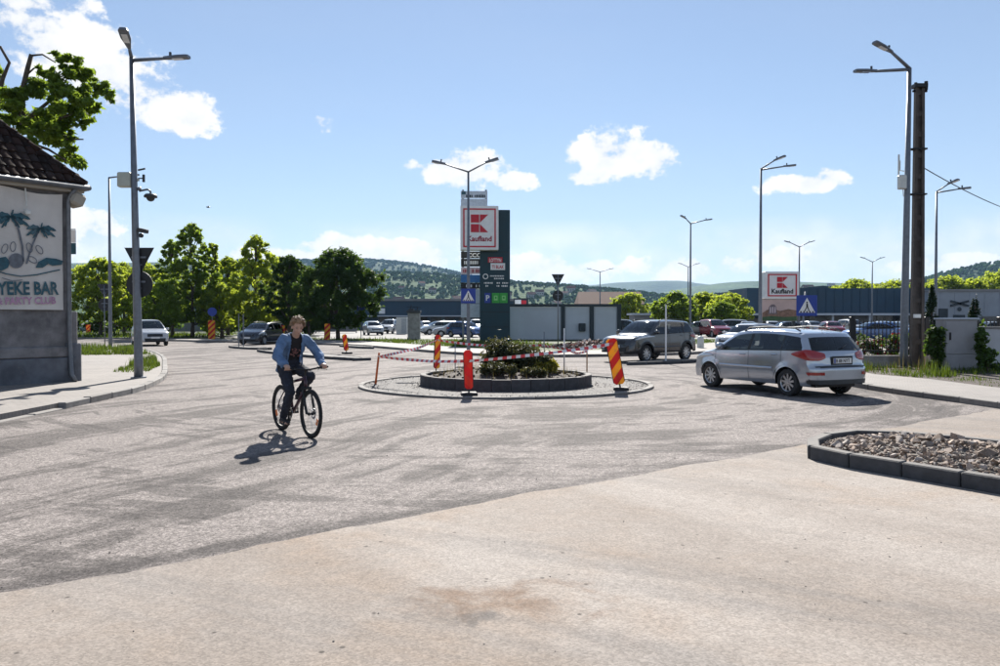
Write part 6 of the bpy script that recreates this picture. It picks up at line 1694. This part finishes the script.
    if rails:
        for sg in (1, -1):
            yy = W(-.4, E[0].y if False else SPECS[kind]['P'][12][1]-.08)-.05; zt = max(p[1] for p in S['P'])
            mb = MB(); mb.tube([(-1.45, sg*yy, zt-.055), (-1.30, sg*yy, zt+.005), (-.5, sg*yy, zt+.035), (.15, sg*yy, zt+.005), (.30, sg*yy, zt-.075)], .016, 6); mb.build('roof_rail', M['dark_metal'], root, smooth=True)
    return root

# silver estate turning past the roundabout: front at (5.3, 19.8), back at (6.9, 17)
hd = math.atan2(2.37, -1.07)
car('estate', ('metallic silver', (.40, .44, .50)), 'silver estate car with roof rails driving away past the roundabout', (6.55, 18.95, 0), hd, 'estate_car', .6, None, True, True, plate_txt='B 88 NYT')
car('suv', ('metallic grey', (.042, .044, .049)), 'dark grey SUV with black cladding waiting at the roundabout', (6.15, 32.5, 0), math.atan2(-1.75, -2.0), 'suv', .45, None, True, True, cladding=True)
car('mpv', ('white', (.46, .47, .48)), 'white minivan coming up the road beside the bar', (Xat(149, 51.5), 51.5, 0), R(-57), 'minivan', .05)
car('estate', ('midnight', (.012, .018, .032)), 'black estate car turning at the short traffic island', (Xat(263, 54), 54.0, 0), R(-103), 'dark_estate_car', .3, rails=True)
car('hatch', ('pale blue', (.30, .38, .47)), 'pale blue car parked down the side street', (Xat(91, 97), 97.0, 0), R(200), 'small_car', .5)
car('hatch', ('white', (.46, .47, .48)), 'white car with its bonnet showing behind the silver estate car', (12.9, 41.0, 0), math.atan2(-1.2, -1.6), 'small_car', .05)
car('mpv', ('charcoal', (.035, .037, .042)), 'dark van behind the end of the white container', (Xat(634, 58), 62.5, 0), math.atan2(-.25, 1), 'dark_van', .3)
W_, S_, G_, B_, Rd, Bk = ('white', (.46, .47, .48)), ('silver', (.33, .35, .38)), ('grey', (.12, .125, .13)), ('blue', (.03, .09, .26)), ('red', (.28, .02, .03)), ('midnight', (.012, .018, .032))
def lot_car(kind, col, px, Y, hd_, lab, grp): return car(kind, col, lab, (Xat(px, Y), Y, .006), R(hd_), 'parked_car', .3, grp)
gl, gr_ = 'cars parked left of the pylon', 'cars parked in front of the store'
lot_car('hatch', W_, 373, 84, -70, 'white hatchback half hidden by the dark round tree', gl)
lot_car('mpv', W_, 390, 92, -100, 'white people carrier parked beside the white cabinet', gl)
lot_car('sedan', S_, 425, 96, -60, 'silver saloon parked behind the concrete stump', gl)
lot_car('estate', S_, 439, 86, 200, 'silver estate parked broadside behind the warning tape', gl)
lot_car('hatch', W_, 451, 94, -95, 'white hatchback parked nose out behind the silver estate', gl)
lot_car('sedan', W_, 455, 76, 185, 'white saloon parked low at the grass edge', gl)
lot_car('hatch', B_, 466, 74, -40, 'blue hatchback parked in front of the sign tower', gl)
lot_car('mpv', W_, 476, 97, -85, 'white van parked behind the sign tower posts', gl)
lot_car('hatch', G_, 697, 76, 175, 'grey hatchback parked under the round car park tree', gr_)
lot_car('mpv', Rd, 714, 74, -80, 'dark red people carrier parked near the lamp post', gr_)
lot_car('mpv', W_, 727, 80, 170, 'white minivan parked beside the dark red people carrier', gr_)
lot_car('sedan', S_, 748, 78, -110, 'silver saloon parked below the picture board', gr_)
lot_car('hatch', W_, 772, 84, -95, 'white hatchback parked under the picture board', gr_)
lot_car('sedan', Bk, 786, 80, 185, 'black saloon parked behind the crossing sign', gr_)
lot_car('estate', W_, 812, 86, -80, 'white estate parked behind the crossing sign', gr_)
lot_car('hatch', Rd, 832, 80, -95, 'red hatchback parked beyond the silver estate car', gr_)
lot_car('mpv', W_, 852, 88, -85, 'white people carrier parked near the black fence post', gr_)
lot_car('sedan', B_, 872, 62, 178, 'blue saloon parked behind the roses', gr_)
lot_car('hatch', S_, 884, 80, -100, 'silver hatchback parked before the store windows', gr_)
lot_car('sedan', W_, 900, 86, -80, 'white saloon parked behind the lamp post', gr_)
lot_car('hatch', B_, 893, 66, -60, 'blue hatchback parked behind the iron fence', gr_)
lot_car('estate', S_, 922, 74, 180, 'silver estate parked behind the concrete pole', gr_)
lot_car('hatch', G_, 955, 82, -90, 'grey hatchback parked below the crossed emblem', gr_)
lot_car('sedan', W_, 990, 80, 175, 'white saloon parked behind the white wall', gr_)
# ================================================================== cyclist
def remesh(mb, voxel, smooth_it, name, m, parent=None, cut=None, fac=.5, crease=0.0):
    me = mb.mesh(name, [m]); ob = bpy.data.objects.new('tmp', me); COL.objects.link(ob)
    md = ob.modifiers.new('r', 'REMESH'); md.mode = 'VOXEL'; md.voxel_size = voxel; md.use_smooth_shade = True
    if smooth_it: sm_ = ob.modifiers.new('s', 'SMOOTH'); sm_.iterations = smooth_it; sm_.factor = fac
    if crease:
        tx = bpy.data.textures.new('folds', 'CLOUDS'); tx.noise_scale = .055; tx.noise_depth = 2
        dm = ob.modifiers.new('d', 'DISPLACE'); dm.texture = tx; dm.strength = crease; dm.mid_level = .5; dm.texture_coords = 'LOCAL'
    dg = bpy.context.evaluated_depsgraph_get(); dg.update()
    me2 = bpy.data.meshes.new_from_object(ob.evaluated_get(dg)); bpy.data.objects.remove(ob); bpy.data.meshes.remove(me)
    if cut:
        bm = bmesh.new(); bm.from_mesh(me2)
        bmesh.ops.delete(bm, geom=[f for f in bm.faces if cut(f.calc_center_median(), f.normal)], context='FACES'); bm.to_mesh(me2); bm.free()
    me2.name = name; me2.materials.clear(); me2.materials.append(m)
    me2.polygons.foreach_set('use_smooth', [True]*len(me2.polygons))
    return link(name, me2, parent)
def limb(mb, pts, rs, n=12, sub=4):
    """tapered rounded chain"""
    P = [Vector(p) for p in pts]
    for (a, b, ra, rb_) in zip(P, P[1:], rs, rs[1:]):
        for k in range(sub+1):
            t = k/sub; mb.ell(a.lerp(b, t), ra+(rb_-ra)*t, n, 8)
        mb.tube([a, b], [ra, rb_], n)
BX0, BY0, BH = -3.03, 11.72, math.atan2(-.82, .64)
bike = thing('bicycle', 'dark purple mountain bike ridden across the junction', 'bicycle', (BX0, BY0, 0), BH)
M['frame_paint'] = mat('dark plum frame', (.050, .012, .032), .3, .3, coat=.6)
M['tyre'] = mat('bike tyre', (.016, .016, .017), .8, var=.3, scale=30)
M['steel'] = mat('bike steel', (.42, .43, .45), .3, .9)
wr = .345; xf, xb = .53, -.52
ax_b = Vector((xb, 0, wr)); ax_f = Vector((xf, 0, wr)); bb = Vector((-.09, 0, .31)); seat_top = Vector((-.25, 0, .80)); head_lo = Vector((.365, 0, .72)); head_hi = Vector((.33, 0, .84))
def torus(R_, r_, n=48, k=10):
    mb = MB(); mb.lathe([(R_+r_*math.cos(2*math.pi*i/k), r_*math.sin(2*math.pi*i/k)) for i in range(k)], n, axis='y', close=True); return mb
for ax_ in (ax_f, ax_b):
    t_ = torus(wr-.027, .027).build('wheel', M['tyre'], bike, smooth=True, loc=ax_)
    kn = MB()
    for k in range(60):
        a_ = 2*math.pi*k/60
        for s in (-1, 1): kn.box((math.cos(a_)*(wr-.004), s*.014, math.sin(a_)*(wr-.004)), (.012, .010, .012), (0, -a_, 0))
    tag(kn.build('tread', M['tyre'], t_), kind='stuff')
    rm_ = MB().lathe([(wr-.048, -.013), (wr-.064, -.011), (wr-.064, .011), (wr-.048, .013)], 44, axis='y', close=True); rm_.build('rim', M['black'], t_)
    sp_ = MB()
    for k in range(28):
        a_ = 2*math.pi*k/28; a2 = a_+(.5 if k % 2 else -.5); s = 1 if k % 4 < 2 else -1
        sp_.tube([(.022*math.cos(a2), s*.028, .022*math.sin(a2)), ((wr-.055)*math.cos(a_), 0, (wr-.055)*math.sin(a_))], .0016, 4)
    tag(sp_.build('spokes', M['steel'], t_), kind='stuff')
    hb_ = MB(); hb_.lathe([(.012, -.055), (.028, -.032), (.018, -.01), (.018, .01), (.028, .032), (.012, .055)], 12, axis='y'); hb_.build('hub', M['black'], t_)
    ds = MB(); ds.lathe([(.045, .036), (.08, .036), (.08, .040), (.045, .040)], 24, axis='y', close=True); ds.build('brake_rotor', M['steel'], t_)
    rf = MB(); rf.box((.20 if ax_ is ax_f else -.2, 0, -.10), (.05, .012, .10), (0, .45 if ax_ is ax_f else -.45, 0), bev=.004); rf.build('spoke_reflector', M['amber'], t_)
fr = MB()
fr.tube([bb, seat_top], [.019, .017], 10); fr.tube([bb, head_lo], [.026, .026], 10); fr.tube([seat_top-Vector((0, 0, .06)), head_hi], [.021, .022], 10); fr.tube([head_lo+Vector((.008, 0, -.03)), head_hi+Vector((-.005, 0, .03))], .024, 10)
for s in (-1, 1):
    fr.tube([bb+Vector((0, s*.03, 0)), ax_b+Vector((.1, s*.06, 0)), ax_b+Vector((0, s*.062, 0))], .011, 8); fr.tube([seat_top-Vector((0, -s*.02, .09)), ax_b+Vector((.06, s*.058, .12)), ax_b+Vector((0, s*.062, 0))], .009, 8)
fr.build('frame', M['frame_paint'], bike, smooth=True)
fk_ = MB(); crown = Vector((.375, 0, .70))
for s in (-1, 1):
    fk_.tube([crown+Vector((0, s*.06, .01)), (.44, s*.062, .55)], .014, 8); fk_.tube([(.435, s*.062, .56), (xf-.005, s*.062, wr)], .020, 8)
fk_.box(crown, (.05, .16, .04), bev=.01); fk_.build('fork', M['black'], bike, smooth=True, angle=40)
st_ = MB(); st_.tube([seat_top-Vector((0, 0, .02)), (-.285, 0, .90)], .014, 8); st_.build('seat_post', M['black'], bike)
sd_ = MB(); sd_.ell((-.36, 0, .925), (.09, .07, .03)); sd_.ell((-.25, 0, .925), (.12, .035, .028)); sd_.ell((-.15, 0, .92), (.06, .02, .02)); remesh(sd_, .006, 3, 'saddle', M['black'], bike)
hbm = MB(); hbm.tube([(.33, 0, .86), (.34, 0, .93), (.39, 0, .965)], .017, 8); hbm.tube([(.355, -.34, 1.0), (.375, -.20, .99), (.392, -.05, .97), (.392, .05, .97), (.375, .20, .99), (.355, .34, 1.0)], .013, 8)
for s in (-1, 1):
    hbm.tube([(.365, s*.21, .995), (.44, s*.23, .975), (.43, s*.30, .965)], .006, 6); hbm.box((.385, s*.19, .99), (.05, .03, .03))
hbm.build('handlebar', M['black'], bike, smooth=True, angle=45)
for s in (-1, 1): MB().tube([(.363, s*.22, .996), (.354, s*.35, 1.001)], .018, 10).build('grip', M['rubber'], bike, smooth=True)
cbm = MB(); 
for s in (-1, 1): cbm.tube([(.40, s*.2, .985), (.50, s*.08, .93), (.42, s*.02, .80), (.37, s*.03, .70)], .0035, 5)
cbm.build('brake_cable', M['black'], bike)
CR = .17; ang = R(-80)
pr = bb + Vector((CR*math.cos(ang), -.095, CR*math.sin(ang))); pl_ = bb + Vector((-CR*math.cos(ang), .095, -CR*math.sin(ang)))
ck = MB(); ck.tube([bb+Vector((0, -.075, 0)), pr+Vector((0, .02, 0))], .011, 8); ck.tube([bb+Vector((0, .075, 0)), pl_-Vector((0, .02, 0))], .011, 8); ck.tube([bb-Vector((0, .08, 0)), bb+Vector((0, .08, 0))], .02, 10)
ck.build('crank', M['black'], bike)
cr_ = MB(); cr_.lathe([(.055, -.052), (.09, -.052), (.09, -.048), (.055, -.048)], 28, axis='y', close=True); cr_.build('chainring', M['steel'], bike, loc=bb)
chn = MB(); chn.tube([bb+Vector((0, -.05, .088)), ax_b+Vector((0, -.05, .045))], .005, 5); chn.tube([bb+Vector((0, -.05, -.088)), ax_b+Vector((.04, -.05, -.07)), ax_b+Vector((0, -.05, -.045))], .005, 5); chn.build('chain', M['dark_metal'], bike)
cs_ = MB(); cs_.lathe([(.02, -.058), (.05, -.056), (.05, -.040), (.03, -.036)], 20, axis='y'); cs_.build('cassette', M['steel'], bike, loc=ax_b)
for p, s in ((pr, -1), (pl_, 1)): MB().box(p+Vector((0, s*.045, 0)), (.095, .085, .02), bev=.005).build('pedal', M['black'], bike)

# --- the rider, one continuous body; clothes are its children
M['skin'] = mat('skin', (.50, .30, .22), .55, var=.06, scale=8)
M['denim'] = mat('light blue denim', (.10, .175, .31), .85, var=.3, scale=9, bump=1.0, bscale=16, dirt=((.16, .22, .32), .5))
M['jeans'] = mat('dark jeans', (.022, .026, .040), .9, var=.4, scale=9, bump=1.0, bscale=18)
M['tee'] = mat('black tee', (.014, .012, .014), .9, var=.2, scale=8, bump=.3)
M['hair'] = mat('curly light brown hair', (.24, .15, .082), .6, var=.45, scale=26, bump=.8)
M['shoe'] = mat('dark shoe', (.025, .024, .026), .7, var=.2)
hip = {s: Vector((-.20, s*.095, .98)) for s in (-1, 1)}
knee = {-1: Vector((.10, -.13, .62)), 1: Vector((.20, .15, .86))}
ank = {-1: pr + Vector((-.07, -.045, .10)), 1: pl_ + Vector((-.08, .045, .105))}
sho = {s: Vector((-.02, s*.185, 1.405)) for s in (-1, 1)}
elb = {-1: Vector((.075, -.315, 1.165)), 1: Vector((.085, .325, 1.175))}
wri = {s: Vector((.295, s*.285, 1.035)) for s in (-1, 1)}
pel = Vector((-.22, 0, 1.0)); wst = Vector((-.19, 0, 1.12)); chest = Vector((-.10, 0, 1.30)); nk0 = Vector((-.02, 0, 1.43)); nk1 = Vector((.035, 0, 1.50)); hc = Vector((.075, 0, 1.585))
body = MB()
def torso(mb, g):
    mb.ell(pel, (.115+g, .160+g, .125+g), 16, 10); mb.ell(wst, (.100+g, .138+g, .12+g), 16, 10, rot=(0, .3, 0))
    mb.ell(chest, (.112+g, .165+g, .155+g), 16, 10, rot=(0, .4, 0)); mb.ell(chest.lerp(nk0, .65), (.085+g, .155+g, .085+g), 16, 10, rot=(0, .4, 0))
torso(body, 0)
limb(body, [nk0-Vector((.02, 0, .03)), nk1, hc-Vector((.02, 0, .05))], [.062, .055, .055])
for s in (-1, 1):
    limb(body, [chest+Vector((.03, s*.1, .06)), sho[s]-Vector((0, s*.02, .015))], [.055, .046]); limb(body, [sho[s], elb[s], wri[s]], [.046, .040, .028])
    limb(body, [hip[s], knee[s], ank[s]], [.088, .056, .036])
    limb(body, [ank[s]+Vector((-.03, 0, -.055)), ank[s]+Vector((.15, s*.012, -.075))], [.034, .030])
    # palm on the grip, four fingers curled round it and the thumb from the palm's side
    g0 = Vector((.357, s*.285, 1.0)); palm = wri[s].lerp(g0+Vector((0, 0, .028)), .75)
    limb(body, [wri[s], palm], [.027, .024]); body.ell(palm+Vector((.008, 0, 0)), (.042, .043, .020), 12, 8, rot=(0, .35, 0))
    for k, ln in enumerate((.92, 1.0, .96, .82)):
        yy = s*(.318-.022*k); base = Vector((.340, yy, 1.030))
        limb(body, [palm+Vector((.012, yy-palm.y, .004)), base+Vector((.018*ln, 0, .0)), base+Vector((.043*ln, 0, -.022)), base+Vector((.036*ln, 0, -.052)), base+Vector((.014, 0, -.058))], [.0105, .0100, .0095, .0088, .008], 8, 2)
    limb(body, [palm+Vector((-.012, -s*.028, -.004)), Vector((.335, s*.232, 1.008)), Vector((.352, s*.226, .985)), Vector((.372, s*.232, .975))], [.0125, .0115, .0105, .009], 8, 2)
# head: skull, jaw, nose, ears, brow, lips; turned down and a little aside
HQ = Euler((0, R(24), R(-8))).to_matrix()
def hp_(x, y, z): return hc + HQ @ Vector((x, y, z))
hrot = tuple(HQ.to_euler())
body.ell(hp_(-.012, 0, .022), (.093, .076, .092), 18, 12, rot=hrot); body.ell(hp_(.022, 0, -.032), (.068, .062, .078), 16, 10, rot=hrot); body.ell(hp_(.056, 0, -.088), (.030, .034, .026), 12, 8, rot=hrot)
limb(body, [hp_(.083, 0, .012), hp_(.104, 0, -.026)], [.010, .015], 10, 3)
for s in (-1, 1):
    body.ell(hp_(.098, s*.012, -.030), (.010, .009, .008), 8, 6); body.ell(hp_(-.005, s*.078, -.008), (.022, .010, .032), 10, 8, rot=hrot)
    body.ell(hp_(.070, s*.030, .026), (.020, .024, .010), 10, 6, rot=hrot); body.ell(hp_(.055, s*.038, -.035), (.026, .022, .022), 10, 8, rot=hrot)
body.ell(hp_(.086, 0, -.056), (.012, .024, .006), 10, 6, rot=hrot); body.ell(hp_(.084, 0, -.066), (.012, .021, .006), 10, 6, rot=hrot)
person = remesh(body, .0055, 3, 'person', M['skin'])
tag(person, 'cyclist in a light blue denim jacket, black T-shirt and dark jeans', 'person')
person.location = (BX0, BY0, 0); person.rotation_euler = (0, 0, BH)
for s in (-1, 1):
    e_ = MB().ell(hp_(.0745, s*.031, .010), (.010, .012, .0065), 10, 8).build('eye', mat('eye white', (.35, .32, .30), .4), person, smooth=True)
    MB().ell(hp_(.0835, s*.031, .009), (.004, .007, .006), 8, 6).build('pupil', M['black'], e_)
    MB().ell(hp_(.088, s*.032, .034), (.006, .022, .005), 8, 5, rot=hrot).build('eyebrow', M['hair'], person)
MB().ell(hp_(.097, 0, -.0605), (.004, .019, .0025), 8, 5, rot=hrot).build('mouth', mat('lips', (.28, .10, .09), .5), person)
# hair: a loose mop of curls
hr = MB(); rh = random.Random(33)
hr.ell(hp_(-.03, 0, .045), (.092, .088, .085), 14, 9)
for k in range(230):
    th = rh.uniform(0, 2*math.pi); ph = math.acos(rh.uniform(-.15, 1)); d = Vector((math.sin(ph)*math.cos(th), math.sin(ph)*math.sin(th), math.cos(ph)))
    if d.x > .55 and d.z < .42: continue
    q_ = rh.uniform(.92, 1.14); p = hp_(-.018+d.x*.100*q_, d.y*.096*q_, .040+d.z*.100*q_); hr.ell(p, rh.uniform(.009, .020), 7, 5)
remesh(hr, .0045, 0, 'hair', M['hair'], person)
# T-shirt, jeans, jacket, shoes
tee = MB(); torso(tee, .010); limb(tee, [chest+Vector((.02, -.13, .09)), nk0, chest+Vector((.02, .13, .09))], [.06, .066, .06])
remesh(tee, .010, 4, 'shirt', M['tee'], person, cut=lambda c, n: c.z < .98)
prn = MB(); rp_ = random.Random(3)
for k in range(26):
    a_, b_ = rp_.gauss(0, .035), rp_.gauss(0, .03); z = 1.215+b_; x = chest.x+.132-.25*(z-1.30)*0 - (1.30-z)*.42
    prn.ell((x, a_, z), (.010, rp_.uniform(.008, .02), rp_.uniform(.006, .014)), 7, 5)
prn.build('shirt_print', mat('faded shirt print', (.20, .09, .08), .9, var=.4, scale=40), person)
jn = MB(); jn.ell(pel-Vector((0, 0, .02)), (.128, .172, .125), 16, 10); jn.ell(wst-Vector((0, 0, .05)), (.112, .150, .07), 16, 10)
for s in (-1, 1):
    limb(jn, [hip[s], knee[s]], [.102, .072]); limb(jn, [knee[s], knee[s].lerp(ank[s], .45), ank[s]+Vector((0, 0, .02))], [.072, .064, .054])
remesh(jn, .010, 4, 'jeans', M['jeans'], person, crease=.035)
jk = MB(); torso(jk, .026); jk.ell(pel+Vector((0, 0, .0)), (.135, .188, .10), 16, 10); jk.ell(pel+Vector((-.05, 0, -.06)), (.11, .19, .09), 16, 10)
for s in (-1, 1):
    limb(jk, [chest+Vector((.0, s*.1, .085)), sho[s]-Vector((0, s*.012, .012))], [.080, .074]); limb(jk, [sho[s]-Vector((0, s*.012, .012)), sho[s].lerp(elb[s], .5), elb[s], elb[s].lerp(wri[s], .5), wri[s]-Vector((.02, 0, -.01))], [.074, .064, .064, .055, .044])
    for q_ in range(9):
        t_ = q_/8; p_ = sho[s].lerp(elb[s], t_*1.7) if t_ < .58 else elb[s].lerp(wri[s], (t_-.58)*2.1); jk.ell(p_+Vector((rh.uniform(-.02, .02), rh.uniform(-.02, .02), rh.uniform(-.02, .02))), rh.uniform(.050, .066), 9, 7)
    limb(jk, [nk0+Vector((-.02, s*.03, .0)), nk0+Vector((.045, s*.075, -.045))], [.050, .030])
jacket = remesh(jk, .010, 3, 'jacket', M['denim'], person, crease=.03,
    cut=lambda c, n: (abs(c.y) < .082+.10*max(0, 1.30-c.z) and n.x > .12 and c.z < 1.50 and c.x > -.22) or (c.z > 1.445 and abs(c.y) < .05 and c.x > -.0))
sol = jacket.modifiers.new('thick', 'SOLIDIFY'); sol.thickness = .006; sol.offset = 1
for s in (-1, 1):
    fl_ = MB(); limb(fl_, [Vector((-.01, s*.085, 1.43)), Vector((.02, s*.098, 1.30)), Vector((-.02, s*.112, 1.12)), Vector((-.07, s*.13, .99))], [.012, .014, .014, .012], 8, 3)
    fl_.build('jacket_edge', M['denim'], jacket, smooth=True)
    sh_ = MB(); f0 = ank[s]
    sh_.ell(f0+Vector((-.045, 0, -.05)), (.05, .042, .045), 12, 8); sh_.ell(f0+Vector((.03, 0, -.045)), (.09, .043, .042), 12, 8); sh_.ell(f0+Vector((.115, 0, -.065)), (.075, .047, .030), 12, 8); sh_.box(f0+Vector((.045, 0, -.092)), (.26, .08, .022), bev=.008)
    remesh(sh_, .007, 3, 'shoe', M['shoe'], person)

# ================================================================== air
hzb = MB().box((0, 3240, 149), (13000, 6760, 302)); hz_o = hzb.build('haze', None)
hz_o.data.materials.clear()
mt = bpy.data.materials.new('summer haze'); mt.use_nodes = True; nt = mt.node_tree; nt.nodes.clear()
o_ = nt.nodes.new('ShaderNodeOutputMaterial'); v_ = nt.nodes.new('ShaderNodeVolumePrincipled')
v_.inputs['Color'].default_value = (.42, .66, 1.0, 1); v_.inputs['Density'].default_value = .00006; v_.inputs['Anisotropy'].default_value = .2
nt.links.new(v_.outputs[0], o_.inputs['Volume'])
hz_o.data.materials.append(mt)
tag(hz_o, 'pale summer haze over the valley', 'haze', kind='stuff')
scene.cycles.volume_bounces = 0; scene.cycles.volume_step_rate = 4
